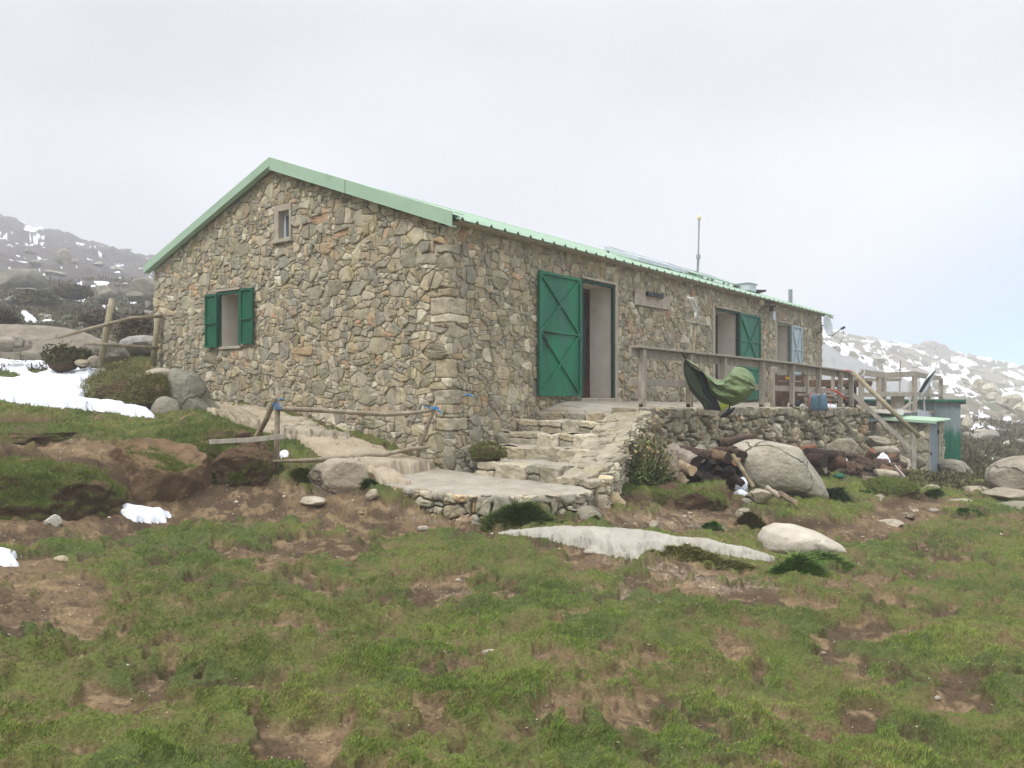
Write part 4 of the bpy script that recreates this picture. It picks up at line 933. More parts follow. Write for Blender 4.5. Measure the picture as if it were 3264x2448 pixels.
# boundary edges get a wall down
from collections import Counter
ec = Counter(); 
for q in fq:
    for a, b in zip(q, np.roll(q, -1)): ec[(min(a, b), max(a, b))] += 1
be = {(int(a), int(b)) for q in fq for a, b in zip(q, np.roll(q, -1)) if ec[(min(a, b), max(a, b))] == 1}
V = np.stack([gx, gy, top], -1).reshape(-1, 3); base = len(V); down = {}; V2 = []; F2 = []
def dv(i, lev):
    if (i, lev) not in down:
        p = V[i].copy(); n = fbm(np.array([p[0]*6+lev*9]), np.array([p[1]*6]), 77, 3)[0]-.5
        c = np.array([-.9, -1.1]); dr_ = (p[:2]-c)/np.linalg.norm(p[:2]-c)
        p[:2] += dr_*((.012, .018, .0, -.10, -.12)[lev]+n*(.05, .08, .10, .04, .02)[lev]); p[2] -= (.02, .055, .085, .10, .5)[lev]+n*.03
        down[(i, lev)] = base+len(V2); V2.append(p)
    return down[(i, lev)]
for (a, b) in be:
    pa, pb = a, b
    for lev in range(5):
        qa, qb = dv(a, lev), dv(b, lev); F2.append((pa, qa, qb, pb)); pa, pb = qa, qb
raw_mesh('slab', np.concatenate([V, np.array(V2)]), np.concatenate([fq, np.array(F2)]), M['concrete'], landing)
flp, Llp = path_map([tuple(p) for p in LP[3:12]])
Vs_, Fs_, Cs_ = masonry((0, -1.62, Llp, -1.06), [(-1, 0, 0), (1, 0, Llp), (0, -1, 1.62), (0, 1, -1.075)], [], 71, [(.12, 60), (.085, 160), (.055, 300), (.035, 200)], aniso=1.4, gap=(.004, .016), relief=(.03, .10), rounded=.12, dome=.4, tone=1.08)
hx, hy = flp(Vs_[:, 0], Vs_[:, 2]-.05); raw_mesh('footing_stones', np.stack([hx, hy, Vs_[:, 1]], -1), Fs_, M['stone'], landing, Cs_)
# path along the gable wall
pth = drape('path', [(655, 1280), (760, 1296), (885, 1315), (1000, 1350), (1052, 1384), (1125, 1398), (1230, 1442), (1330, 1475), (1415, 1500), (1300, 1545), (1210, 1545), (1190, 1510), (1120, 1485), (1010, 1450), (950, 1405), (880, 1388), (800, 1365), (720, 1330), (660, 1310)],
            .05, M['sandy'], (9.6, 16.5), edge=8, noise=.05, rough_edge=9, seed=3)
tag(pth, kind='structure')
cv, cf, cc = [], [], []; b = 0
ks = drape('path_kerb_stone', [(700, 1315), (760, 1310), (830, 1345), (822, 1372), (760, 1360)], .10, M['granite'], (11, 15.5), edge=16, noise=.06, colr=lin(168, 156, 134), seed=8)
tag(ks, 'flat pale stone let into the sandy path below the gable window', 'stone')
ks = drape('path_kerb_stone', [(900, 1362), (980, 1352), (1035, 1380), (1120, 1392), (1118, 1412), (1050, 1408), (960, 1395), (890, 1390)], .10, M['granite'], (10.5, 14.5), edge=12, noise=.06, colr=lin(172, 162, 142), seed=9)
tag(ks, 'long pale kerb stone edging the sandy path behind the fence rail', 'stone')

# ================================================================== RAILINGS
def lw(px, py, d): return at(px, py, d)
rail = thing('wooden_railing', 'grey wooden railing along the front edge of the terrace', 'railing')
post_px = [(2048, 12.75), (2198, 13.65), (2307, 14.5), (2429, 15.6), (2525, 16.65), (2609, 17.75), (2679, 18.95), (2713.5, 19.65)]
def on_edge(px, off=.07):
    # point of the terrace edge line seen at px
    best = None
    for k in range(len(edge)-1):
        p = loc2w(edge[k][0], edge[k][1]+off, 0); q = loc2w(edge[k+1][0], edge[k+1][1]+off, 0)
        a = (px-HX)/F; den = (q.x-p.x)-a*(q.y-p.y)
        t = (a*p.y-p.x)/den
        if 0 <= t <= 1 or (k == 0 and t < 0) or (k == len(edge)-2 and t > 1): best = p+(q-p)*t
        if 0 <= t <= 1: break
    return best
rail_pts = []
for i, (px, d) in enumerate(post_px):
    b = on_edge(px); lx, ly = w2loc(b); zb = tz(lx, ly)-.02
    ytop = np.interp(px, [2033, 2500, 2717], [1102, 1152, 1184]); zt_ = (HY-ytop)/F*b.y
    rail_pts.append((b, zt_))
    m = MB(); m.beam((b.x, b.y, zb+.03), (b.x, b.y, zt_-.045), .092, .092, (UX, UY, 0)); p = m.build('post', M['wood'], rail, .006)
    m = MB(); off = n_ = Vector((UX, UY, 0))*.055
    m.beam((b.x+off.x, b.y+off.y, zb), (b.x+off.x, b.y+off.y, zb+.30), .012, .06, (UY, -UX, 0)); m.beam((b.x-off.x, b.y-off.y, zb), (b.x-off.x, b.y-off.y, zb+.10), .012, .06, (UY, -UX, 0)); m.build('post_shoe', M['black_metal'], p)
def rail_line(name, ptsz, w, h, ext0=.25, mat='wood', parent=rail, dz=0, off=0.):
    m = MB(); P = [Vector((b.x+off*UY, b.y-off*UX, z+dz)) for b, z in ptsz]
    d0 = (P[1]-P[0]).normalized(); P[0] = P[0]-d0*ext0
    for p, q in zip(P[:-1], P[1:]): m.beam(p, q+(q-p).normalized()*.004, w, h)
    return m.build(name, M[mat], parent, .006)
rail_line('top_board', rail_pts, .15, .035, dz=-.02)
rail_line('top_rail', rail_pts, .035, .13, dz=-.105, off=-.066)
rail_line('middle_rail', [(b, tz(*w2loc(b))+.42+.0*z) for b, z in rail_pts], .035, .11, off=-.066)
# second railing on the deck above the store
rail2 = thing('wooden_railing', 'grey wooden railing round the far corner deck above the low stone store', 'railing')
r2 = [(2745, 1186, 1312, 20.9), (2802, 1194, 1311, 21.4), (2817, 1196, 1310, 21.7), (2915, 1192, 1308, 22.4), (2959, 1201, 1308, 24.6), (2999, 1206, 1310, 27.2)]
P2 = []
for (px, y0, y1, d) in r2:
    t = lw(px, y0, d); b = lw(px, y1, d); m = MB(); m.beam(b, t, .11 if px != 2999 else .13, .11, (UX, UY, 0)); m.build('post', M['wood'], rail2, .006); P2.append(t)
m = MB()
for p, q in zip(P2[:-1], P2[1:]): m.beam(p, q, .05, .15)
m.build('top_rail', M['wood'], rail2, .006)
m = MB()
for (a, b) in (((2745, 1258, 20.9), (2915, 1256, 22.4)), ((2915, 1256, 22.4), (2999, 1262, 27.2))): m.beam(lw(*a), lw(*b), .04, .11)
for (a, b) in (((2745, 1209, 20.9), (2915, 1208, 22.5)),): m.beam(lw(*a)+Vector((.0, .8, 0)), lw(*b)+Vector((0, .8, 0)), .04, .09)
m.build('middle_rail', M['wood'], rail2, .006)
m = MB(); m.beam(lw(2870, 1311, 22.0), lw(3025, 1316, 25.6), .10, .07); m.build('deck_beam', M['wood'], rail2, .006)
m = MB(); m.beam(lw(2925, 1316, 22.6), lw(3000, 1336, 25.4), .02, .2); m.build('fascia_board', M['panel_white'], rail2)
for a, b in (((2964, 1277, 24.5), (2946, 1310, 24.5)), ((2966, 1277, 24.6), (2976, 1310, 24.6)), ((3001, 1262, 27), (3012, 1310, 27)), ((2905, 1282, 22.3), (2873, 1308, 22.2))):
    m = MB(); m.beam(lw(*a), lw(*b), .05, .12, (0, 1, 0)); m.build('diagonal_brace', M['wood'], rail2, .004)
m = MB(); m.beam(lw(3001, 1318, 24.2), lw(3004, 1480, 24.2), .13, .13, (UX, UY, 0)); m.build('support_post', M['wood'], rail2, .006)
# handrail of the side steps
hr = thing('stair_handrail', 'pale wooden handrail sloping down from the terrace end to the ground', 'handrail')
m = MB(); m.tube([lw(2716, 1186, 19.55), lw(2826, 1292, 19.3), lw(2931, 1394, 19.1)], .055, 10); m.build('rail', M['wood_tan'], hr, 0, True)
m = MB(); m.beam(lw(2718, 1256, 19.6), lw(2907, 1432, 19.15), .04, .10); m.build('lower_rail', M['wood'], hr, .004)
m = MB(); b = lw(2911, 1496, 19.15); m.beam(b, lw(2911, 1372, 19.15), .10, .10); m.build('post', M['wood'], hr, .006)
m = MB(); m.tube([lw(2690, 1182, 19.2), lw(2704, 1180, 19.3), lw(2712, 1183, 19.4)], .014, 5); m.build('red_cord', M['orange'], hr)
# ---- near pole fence in front of the gable path
def pole(m, pts, r, seed=0, mcap=None): m.tube(pts, r, 9, jit=.12, seed=seed)
fence = thing('pole_fence', 'rough fence of thin grey poles tied with blue twine before the gable path', 'fence')
gA = ground_at(881, 10.0); fa = at(881, 1507, 10.0)
def simple(name, pts, r, mat, parent, seed=0, sm=True):
    m = MB(); pole(m, pts, r, seed); return m.build(name, M[mat], parent, 0, sm)
simple('post', [at(880, 1540, 10.0), at(883, 1380, 10.0), at(886, 1243, 10.0)], [.036, .034, .030], 'wood_pole', fence, 1)
simple('brace', [at(784, 1470, 10.6), at(812, 1403, 10.4), at(850, 1335, 10.15), at(876, 1268, 9.95)], [.032, .034, .034, .030], 'wood_pole', fence, 2)
simple('post', [at(1322, 1480, 11.35), at(1340, 1420, 11.3), at(1368, 1345, 11.25), at(1391, 1282, 11.2)], [.030, .030, .027, .024], 'wood_pole', fence, 3)
simple('rail', [at(884, 1302, 9.93), at(970, 1305, 10.25), at(1080, 1312, 10.6), at(1230, 1321, 10.95), at(1320, 1316, 11.1), at(1388, 1306, 11.15)], [.030, .032, .030, .032, .028, .028], 'wood_pole', fence, 4)
simple('rail', [at(870, 1470, 9.9), at(980, 1468, 10.2), at(1120, 1457, 10.6), at(1230, 1448, 10.9), at(1300, 1432, 11.15), at(1366, 1425, 11.2)], [.014, .030, .032, .030, .030, .022], 'wood_pole', fence, 5)
m = MB(); m.beam(at(668, 1409, 9.9), at(800, 1402, 9.85), .03, .055); m.beam(at(800, 1402, 9.85), at(908, 1391, 9.86), .03, .06); m.build('board', M['wood'], fence, .004)
m = MB(); rs_ = random.Random(5)
for (px, py, d) in ((880, 1288, 9.95), (883, 1296, 9.93), (884, 1303, 9.93)):
    c = at(px, py, d); m.tube([c+Vector((math.cos(a)*.040, math.sin(a)*.040, .01*math.sin(3*a))) for a in [k*.65 for k in range(11)]], .005, 5)
m.tube([at(888, 1277, 9.9), at(898, 1270, 9.88), at(904, 1272, 9.88)], .008, 5); m.build('blue_tie', M['blue_tie'], fence)
m = MB(); c = at(1388, 1304, 11.15)
for q in range(3): m.tube([c+Vector((math.cos(a)*.04, math.sin(a)*.04, .012*q)) for a in [k*.65 for k in range(11)]], .007, 5)
m.tube([at(1392, 1303, 11.1), at(1402, 1310, 11.08), at(1408, 1322, 11.08)], [.007, .012, .005], 5); m.tube([at(1384, 1304, 11.1), at(1364, 1298, 11.1), at(1350, 1294, 11.1)], .006, 5); m.build('blue_tie', M['blue_tie'], fence)
# blue twine end on the wall
yz = on_long(1490, 1265, .06); m = MB(); p0 = loc2w(on_long(1478, 1258, .07)[0], -.075, on_long(1478, 1258, .07)[1]); p1 = loc2w(on_long(1508, 1268, .07)[0], -.09, on_long(1508, 1268, .07)[1])
m.tube([p0, (p0+p1)/2+Vector((0, 0, .02)), p1], [.006, .016, .004], 5); o = m.build('blue_twine', M['blue_tie']); tag(o, 'scrap of blue twine sticking out of the hut wall near the corner', 'twine')
m = MB(); m.beam(at(672, 1420, 10.6), at(770, 1436, 10.35), .10, .02); o = m.build('wooden_board', M['wood'], None, .004); tag(o, 'grey plank lying in the grass beside the pole fence', 'board')
# ---- fence at the far left corner of the hut
f2 = thing('pole_fence', 'fence of two stout posts and crooked rails between the hut corner and the boulders', 'fence')
simple('post', [at(319, 1172, 14.9), at(340, 1050, 14.9), at(357, 952, 14.9)], [.055, .055, .05], 'wood_tan', f2, 6)
simple('post', [at(487, 1170, 15.9), at(498, 1070, 15.9), at(507, 994, 15.9)], [.06, .06, .055], 'wood_tan', f2, 7)
simple('rail', [at(186, 1077, 14.4), at(260, 1055, 14.6), at(345, 1033, 14.8), at(420, 1014, 15.3), at(512, 1008, 15.8)], [.025, .032, .035, .035, .032], 'wood_pole', f2, 8)
simple('rail', [at(268, 1094, 14.6), at(345, 1099, 14.8), at(430, 1105, 15.3), at(503, 1110, 15.75)], [.03, .035, .036, .034], 'wood_pole', f2, 9)
# ================================================================== THINGS ON AND AGAINST THE HUT
sg = thing('wooden_sign', 'weathered grey board with faded red lettering on the wall between the doors', 'sign')
def wl(px, py, off): 
    x, z = on_long(px, py, off); return loc2w(x, -off, z)
P = [wl(2024, 970, .07), wl(2136, 988, .07), wl(2134, 944, .07), wl(2026, 920, .07)]; nrm = Vector((UY, -UX, 0))
m = MB(); m.hexa([P[0]-nrm*.03, P[1]-nrm*.03, P[1], P[0], P[3]-nrm*.03, P[2]-nrm*.03, P[2], P[3]]); m.build('board', M['sign'], sg, .006)
# a bracket tray with prongs at the upper edge
m = MB(); a = wl(2062, 935, .10); b = wl(2112, 946, .10); m.beam(a, b, .05, .075)
for px, y0, y1 in ((2086, 922, 936), (2094, 921, 938), (2113, 932, 945)): m.tube([wl(px, y1, .12), wl(px, y0, .12)], .007, 5)
m.tube([wl(2113, 945, .12), wl(2124, 944, .13), wl(2125, 934, .13)], .007, 5); m.build('tray', M['black_metal'], sg)
# faded lettering: an emblem ring and three rubbed-out lines, too worn to read
m = MB()
def ink(px0, py0, px1, py1, w): m.beam(wl(px0, py0, .0715), wl(px1, py1, .0715), .003, w, (0, 0, 1))
import itertools
for px in (2029, 2032, 2035, 2038, 2042, 2046, 2050, 2054): ink(px, 924+(px-2029)*.2, px+.8, 934+(px-2029)*.2, .008)
for k in range(12):
    a0, a1 = k*math.pi/6, (k+1)*math.pi/6
    if k % 5: ink(2041+5*math.cos(a0), 956+8*math.sin(a0), 2041+5*math.cos(a1), 956+8*math.sin(a1), .012)
for k, px in enumerate((2060, 2066, 2072, 2078, 2085, 2092, 2099)):
    if k != 4: ink(px, 950+(px-2060)*.17, px+(3 if k % 2 else -1), 962+(px-2060)*.17, .010); ink(px, 951+(px-2060)*.17, px+4, 952+(px-2060)*.17, .010)
for k, px in enumerate((2074, 2081, 2088, 2096, 2103, 2110)):
    ink(px, 966+(px-2074)*.17, px+(2 if k % 2 else 0), 973+(px-2074)*.17, .008)
m.build('lettering', M['sign_ink'], sg)
sh = thing('snow_shovel', 'aluminium snow shovel standing blade up before the wall beside the middle doorway', 'shovel')
bd = 14.05
m = MB(); hb = at(2203, 1302, 13.95)
m.tube([hb, at(2211, 1120, bd), at(2220, 1030, bd)], .02, 8); m.build('handle', M['wood_pole'], sh, 0, True)
def grid_patch(rows, thick=.012):
    """rows of points -> closed thin sheet"""
    n, k = len(rows), len(rows[0]); P = np.array([[tuple(p) for p in r] for r in rows]); 
    du = np.gradient(P, axis=0); dv_ = np.gradient(P, axis=1); N_ = np.cross(du, dv_); N_ /= np.linalg.norm(N_, axis=2, keepdims=True)+1e-9
    A = P+N_*thick/2; B = P-N_*thick/2; V = np.concatenate([A.reshape(-1, 3), B.reshape(-1, 3)]); ii = np.arange(n*k).reshape(n, k); o = n*k
    f1 = np.stack([ii[:-1, :-1], ii[:-1, 1:], ii[1:, 1:], ii[1:, :-1]], -1).reshape(-1, 4); f2_ = f1[:, ::-1]+o
    bo = list(ii[0, :])+list(ii[1:, -1])+list(ii[-1, -2::-1])+list(ii[-2:0:-1, 0]); side = np.array([(bo[i], bo[(i+1) % len(bo)], bo[(i+1) % len(bo)]+o, bo[i]+o) for i in range(len(bo))])[:, ::-1]
    return V, np.concatenate([f1, f2_, side])
rows = []
for t in np.linspace(0, 1, 8):
    l = Vector((2189+28*t, 793+142*t, 0)); wdt = 12+9*min(1, t*2.2) if t < .85 else 20-6*(t-.85)/.15
    # blade drawn as a shallow scoop, nearly edge on
    lp = at(2190+(2214-2190)*t, 945+(1000-945)*t, bd+.12); rp = at(2207+(2233-2207)*t, 945+3*t+(992-945)*t, bd-.20)
    if t > .85: lp = lp+(rp-lp)*.12; rp = rp+(lp-rp)*.12
    rows.append([lp+(rp-lp)*s+Vector((.05, .02, -.02))*math.sin(math.pi*s) for s in np.linspace(0, 1, 7)])
V, fq = grid_patch(rows, .01); raw_mesh('blade', V, fq, M['alu'], sh)
m = MB(); m.tube([at(2215, 1022, bd), at(2219, 996, bd-.03)], .026, 8); m.tube([at(2224, 1020, bd), at(2226, 1000, bd-.03)], .012, 8); m.build('socket', M['alu'], sh, 0, True)
m = MB(); a = wl(2190, 1030, .02); a2 = at(2188, 1022, bd); m.beam(at(2188, 1022, bd), at(2225, 1029, bd-.04), .03, .035); m.beam(at(2224, 1029, bd-.02), wl(2262, 1038, .03), .03, .04); o = m.build('wall_batten', M['wood'], None, .004); tag(o, 'grey wooden batten holding the snow shovel upright', 'batten')
# lamp and floodlight
lp = thing('wall_lamp', 'small cream coloured round lamp under the eaves past the middle doorway', 'lamp')
m = MB(); c = wl(2419, 960, .0); n_ = nrm; m.tube([c+n_*.03, c+n_*.10], .105, 18); m.build('lamp_cover', M['lamp_cream'], lp, .012)
m = MB(); m.tube([c-n_*.01, c+n_*.032], .115, 18); m.build('lamp_base', M['jamb'], lp)
fl = thing('floodlight', 'black bracketed floodlight under the eaves above the last door', 'floodlight')
m = MB(); m.beam(wl(2452, 976, .0), wl(2458, 976, .30), .25, .03, (0, 0, 1)); m.beam(wl(2459, 978, .26), wl(2459, 992, .26), .16, .06); m.build('housing', M['black_metal'], fl)
m = MB(); m.beam(wl(2462, 993, .05), wl(2462, 1020, .05), .14, .12, (UY, -UX, 0)); m.build('junction_box', M['panel_white'], fl, .01)
# dish
ds = thing('satellite_dish', 'pale satellite dish with a thin arm on the far corner of the hut', 'satellite dish')
dc = at(2640, 1038, 24.2); dn = Vector((.70, -.70, .14)).normalized(); e1 = dn.cross(Vector((0, 0, 1))).normalized(); e2 = e1.cross(dn)
rows = []
V = [dc-dn*.05]; Fs = []; nseg = 28
for ring_, rr in enumerate((.1, .2, .28, .315)):
    for k in range(nseg): a = 2*math.pi*k/nseg; V.append(dc+(e1*math.cos(a)*.9+e2*math.sin(a))*rr-dn*(.05-.05*(rr/.315)**2))
for k in range(nseg): Fs.append((0, 1+k, 1+(k+1) % nseg))
for r_ in range(3):
    for k in range(nseg): a = 1+r_*nseg; Fs.append((a+k, a+nseg+k, a+nseg+(k+1) % nseg, a+(k+1) % nseg))
nv = len(V); V2 = [p-dn*.012 for p in V]; Fs2 = [tuple(i+nv for i in f)[::-1] for f in Fs]; rim = 1+3*nseg
Fr = [(rim+k, rim+k+nv, rim+(k+1) % nseg+nv, rim+(k+1) % nseg) for k in range(nseg)]
raw_mesh('reflector', np.array([tuple(p) for p in V+V2]), Fs+Fs2+Fr, M['dish'], ds)
m = MB(); lb = dc-e2*.31+dn*.0; m.tube([dc-dn*.06, dc-e2*.30-dn*.04, lb+dn*.08, at(2683, 1047, 24.0)], .012, 6); m.build('arm', M['black_metal'], ds)
m = MB(); e = at(2686, 1046, 24.0); m.tube([e-Vector((.04, 0, .02)), e+Vector((.06, 0, .03))], .035, 8); m.build('receiver', M['black_metal'], ds)
m = MB(); hc = loc2w(HL, .2, 0); m.tube([Vector((hc.x-.05, hc.y, 1.75)), dc-dn*.22-Vector((0, 0, .12)), dc-dn*.22+Vector((0, 0, .05)), dc-dn*.05], .02, 6); m.build('mount', M['black_metal'], ds)
m = MB(); m.tube([at(2689, 1054, 24), at(2688, 1075, 24), at(2676, 1095, 24), at(2660, 1110, 24.2)], .005, 4); m.build('cable', M['black_metal'], ds)
# antenna mast
am = thing('antenna_mast', 'thin pole with a brass bulb tip rising behind the roof solar panels', 'antenna')
lx, ly = 12.9, 2.2; b0_ = loc2w(lx, ly, roof_z(ly)-.02); dm = b0_.y
top_ = at(2228.5, 692, dm); b0_.x = (2224-HX)/F*dm
m = MB(); m.tube([b0_, at(2224, 862, dm), at(2226, 815, dm)], .035, 8); m.tube([at(2226, 826, dm), at(2226.5, 812, dm)], .06, 8); m.tube([at(2226, 820, dm), top_], .022, 8); m.build('pole', M['steel'], am)
m = MB(); m.tube([at(2228, 704, dm), at(2228.5, 697, dm), at(2228.5, 691, dm), at(2229, 683, dm)], [.025, .055, .05, .004], 10); m.build('tip', M['lamp_cream'], am, 0, True)
# solar panels / collectors standing on brackets on the roof slope
def panel(x0, x1, y0, y1, lift0, lift1, t, label, mat, group='solar panels on the mint roof', white=False):
    o = thing('solar_panel', label, 'solar panel', tuple(loc2w((x0+x1)/2, (y0+y1)/2, roof_z((y0+y1)/2))), HROT, group)
    cx, cy, cz = (x0+x1)/2, (y0+y1)/2, roof_z((y0+y1)/2)
    m = MB(); q = lambda x, y, z: (x-cx, y-cy, z-cz)
    za, zb = roof_z(y0)+lift0, roof_z(y1)+lift1
    m.hexa([q(x0, y0, za), q(x1, y0, za), q(x1, y1, zb), q(x0, y1, zb), q(x0, y0, za+t), q(x1, y0, za+t), q(x1, y1, zb+t), q(x0, y1, zb+t)]); m.build('casing', M[mat], o, .006)
    m = MB(); m.hexa([q(x0+.04, y0+.04, za+t+.001), q(x1-.04, y0+.04, za+t+.001), q(x1-.04, y1-.04, zb+t+.001), q(x0+.04, y1-.04, zb+t+.001), q(x0+.04, y0+.04, za+t+.005), q(x1-.04, y0+.04, za+t+.005), q(x1-.04, y1-.04, zb+t+.005), q(x0+.04, y1-.04, zb+t+.005)]); m.build('glass', M['glass_grey' if white else 'glass_dark'], o)
    for xx in (x0+.1, x1-.1):
        for yy, zq in ((y0+.05, za), (y1-.05, zb)):
            m = MB(); m.beam(q(xx, yy, roof_z(yy)), q(xx, yy, zq+.01), .05, .05, (0, 1, 0)); m.build('bracket', M['panel_white'], o)
def roof_x(px, y, lift):
    a = (px-HX)/F; # point on the roof at local y seen at px
    w = Vector((a, 1, 0)); den = w.x*Vv.x+w.y*Vv.y; Y = (y+C.dot(Vv))/den; return w2loc((a*Y, Y))[0]
x0 = roof_x(2036, 1.2, .1); x1 = roof_x(2232, 1.2, .1)
panel(x0, x1, 1.2, 2.1, .06, .08, .09, 'long white cased panel on the roof, nearest and largest of the panels', 'panel_white', white=True)
for k, (pa, pb) in enumerate(((2235, 2281), (2285, 2330), (2334, 2374))):
    panel(roof_x(pa, .85, .1), roof_x(pb, .85, .1), .95, 1.8, .10, .12, .04, ('dark solar panel just past the antenna pole on the roof', 'middle dark solar panel of the three on the roof', 'farthest dark solar panel of the three beside the white box')[k], 'mint')
m = MB(); cx = roof_x(2388, .8, .1); m.box((-.26, -.2, 0), (.26, .25, .19)); m.box((-.30, -.24, .19), (.30, .28, .22)); o = m.build('junction_box', M['panel_white'], None, .01); o.location = loc2w(cx, .9, roof_z(.9)); o.rotation_euler = (0, 0, HROT); tag(o, 'white metal box on the roof at the end of the panels', 'box')
m = MB(); 
for k in range(9): m.tube([(k*.10, -.12, .05+.01*k), (k*.10+.05, .1, .10), (k*.10+.16, .2, .04)], .03, 6)
o = m.build('cable_bundle', M['black_metal']); o.location = loc2w(roof_x(2405, .8, .1), .9, roof_z(.9)+.01); o.rotation_euler = (0, 0, HROT); tag(o, 'dark bundle of cables lying on the roof past the white box', 'cables')

# ================================================================== THINGS ON THE TERRACE
# olive sleeping bag blown about on the railing
def px2(x, y, d): return at(2160+x/5.927, 1080+y/5.927, d)
bag = thing('sleeping_bag', 'olive green sleeping bag with black lining hung on the terrace railing', 'sleeping bag')
def resample(P, n):
    P = np.array(P, float)
    for _ in range(2):
        Q = [P[0]]
        for a, b in zip(P[:-1], P[1:]): Q += [a*.75+b*.25, a*.25+b*.75]
        Q.append(P[-1]); P = np.array(Q)
    L = np.r_[0, np.cumsum(np.hypot(*np.diff(P, axis=0).T))]; t = np.linspace(0, L[-1], n); return np.stack([np.interp(t, L, P[:, 0]), np.interp(t, L, P[:, 1])], -1)
def cushion(name, topc, botc, d0, bulge, mat, parent, n=40, k=22, folds=.0, seed=1, dtilt=0.):
    A = resample(topc, n); B = resample(botc, n); Vf, Vb = [], []
    for i in range(n):
        for j in range(k):
            s = j/(k-1); p = A[i]*(1-s)+B[i]*s; e = math.sin(math.pi*min(max(s, 0), 1))**.6*math.sin(math.pi*(.06+.88*i/(n-1)))**.5
            f = folds*(fbm(np.array([i*.06+s*1.2]), np.array([s*5.5-i*.05]), seed, 3)[0]-.5)*2*e
            dd = d0+dtilt*i/(n-1)
            Vf.append(px2(p[0], p[1], dd-bulge*e+f)); Vb.append(px2(p[0], p[1], dd+bulge*.5*e+.006))
    V = np.array([tuple(p) for p in Vf+Vb]); ii = np.arange(n*k).reshape(n, k); o = n*k
    f1 = np.stack([ii[:-1, :-1], ii[1:, :-1], ii[1:, 1:], ii[:-1, 1:]], -1).reshape(-1, 4); f2_ = f1[:, ::-1]+o
    bo = list(ii[0, :])+list(ii[1:, -1])+list(ii[-1, -2::-1])+list(ii[-2:0:-1, 0]); side = np.array([(bo[i], bo[(i+1) % len(bo)], bo[(i+1) % len(bo)]+o, bo[i]+o) for i in range(len(bo))])
    return raw_mesh(name, V, np.concatenate([f1, f2_, side]), M[mat], parent)
DB = 13.1
cushion('lining', [(142, 385), (105, 520), (130, 690), (190, 860), (235, 980), (340, 1110), (440, 1200), (505, 1335)], [(150, 372), (255, 515), (390, 600), (480, 700), (560, 880), (640, 1080), (780, 1200), (822, 1362)], DB-.02, .10, 'olive_dark', bag, 44, 18, .05, 3, -.25)
cushion('zip_flap', [(250, 510), (330, 640), (400, 800), (440, 960), (480, 1080), (560, 1180), (530, 1340)], [(275, 520), (420, 620), (470, 600), (545, 760), (600, 990), (780, 1195), (815, 1358)], DB-.13, .06, 'black_cloth', bag, 40, 12, .05, 5, -.17)
cushion('edge_binding', [(140, 390), (103, 520), (130, 700), (180, 840), (232, 985)], [(146, 384), (118, 520), (165, 690), (205, 830), (240, 980)], DB-.10, .03, 'black_cloth', bag, 24, 6, 0, 5)
cushion('shell', [(150, 368), (300, 448), (462, 590), (500, 652), (640, 712), (800, 792), (880, 745), (960, 665), (1045, 530), (1150, 520), (1300, 565), (1420, 670), (1482, 830), (1470, 905)],
        [(152, 376), (250, 510), (470, 605), (545, 760), (605, 1010), (690, 1110), (790, 1188), (920, 1235), (1010, 1275), (1080, 1258), (1190, 1210), (1290, 1160), (1400, 1060), (1462, 940)], DB-.13, .26, 'olive', bag, 90, 40, .13, 7, -.10)
cushion('yellow_inside', [(783, 1192), (850, 1215), (920, 1232), (992, 1255)], [(820, 1362), (870, 1340), (930, 1310), (985, 1262)], DB-.22, .03, 'yellow', bag, 16, 8, 0, 8)
cushion('foot_cuff', [(835, 1425), (900, 1380), (970, 1290), (1000, 1325), (1086, 1290)], [(790, 1500), (860, 1485), (930, 1465), (1040, 1400), (1076, 1330)], DB-.30, .06, 'black_cloth', bag, 24, 10, .03, 9)
m = MB(); m.tube([px2(62, 248, 12.98), px2(110, 312, 13.0), px2(150, 372, DB-.08)], .010, 6); m.tube([px2(970, 1310, DB-.3), px2(990, 1255, DB-.3)], .012, 6); m.build('strap', M['black_cloth'], bag)
# helpers working on the terrace floor
def tp(px, py): # point on terrace floor
    z = -.2
    for _ in range(6):
        d = z*-F/(py-HY); p = at(px, py, d); lx, ly = w2loc(p); z = tz(lx, ly)
    return p
def floor_at(px, d):
    x = (px-HX)/F*d; lx, ly = w2loc((x, d)); return Vector((x, d, tz(lx, ly)))
def hz(px, py, d): return at(px, py, d)
# brown board bench with a yellow label
bb = thing('plank_bench', 'reddish brown slatted plank bench with a yellow label against the hut', 'bench')
d_ = 18.3
for (ya, yb) in ((1196, 1214), (1216, 1236), (1246, 1283)):
    m = MB(); a = hz(2467, (ya+yb)/2, d_-.35); b = hz(2566, (ya+yb)/2, d_+.9); m.beam(a, b, .03, (yb-ya)/F*d_); m.build('slat', M['wood_brown'], bb, .005)
m = MB()
for px, dd in ((2472, d_-.25), (2560, d_+.8)): p = floor_at(px, dd+.03); m.beam(p, Vector((p.x, p.y, hz(px, 1190, dd).z)), .09, .05)
m.build('leg', M['wood_brown'], bb, .005)
m = MB(); m.beam(hz(2505, 1205, d_+.02), hz(2521, 1206, d_+.20), .02, .06); m.build('label', M['yellow_lab'], bb)
m = MB(); m.beam(hz(2483, 1290, d_-.1), hz(2497, 1290, d_+.1), .2, .18); m.build('block', M['wood_brown'], bb, .01)
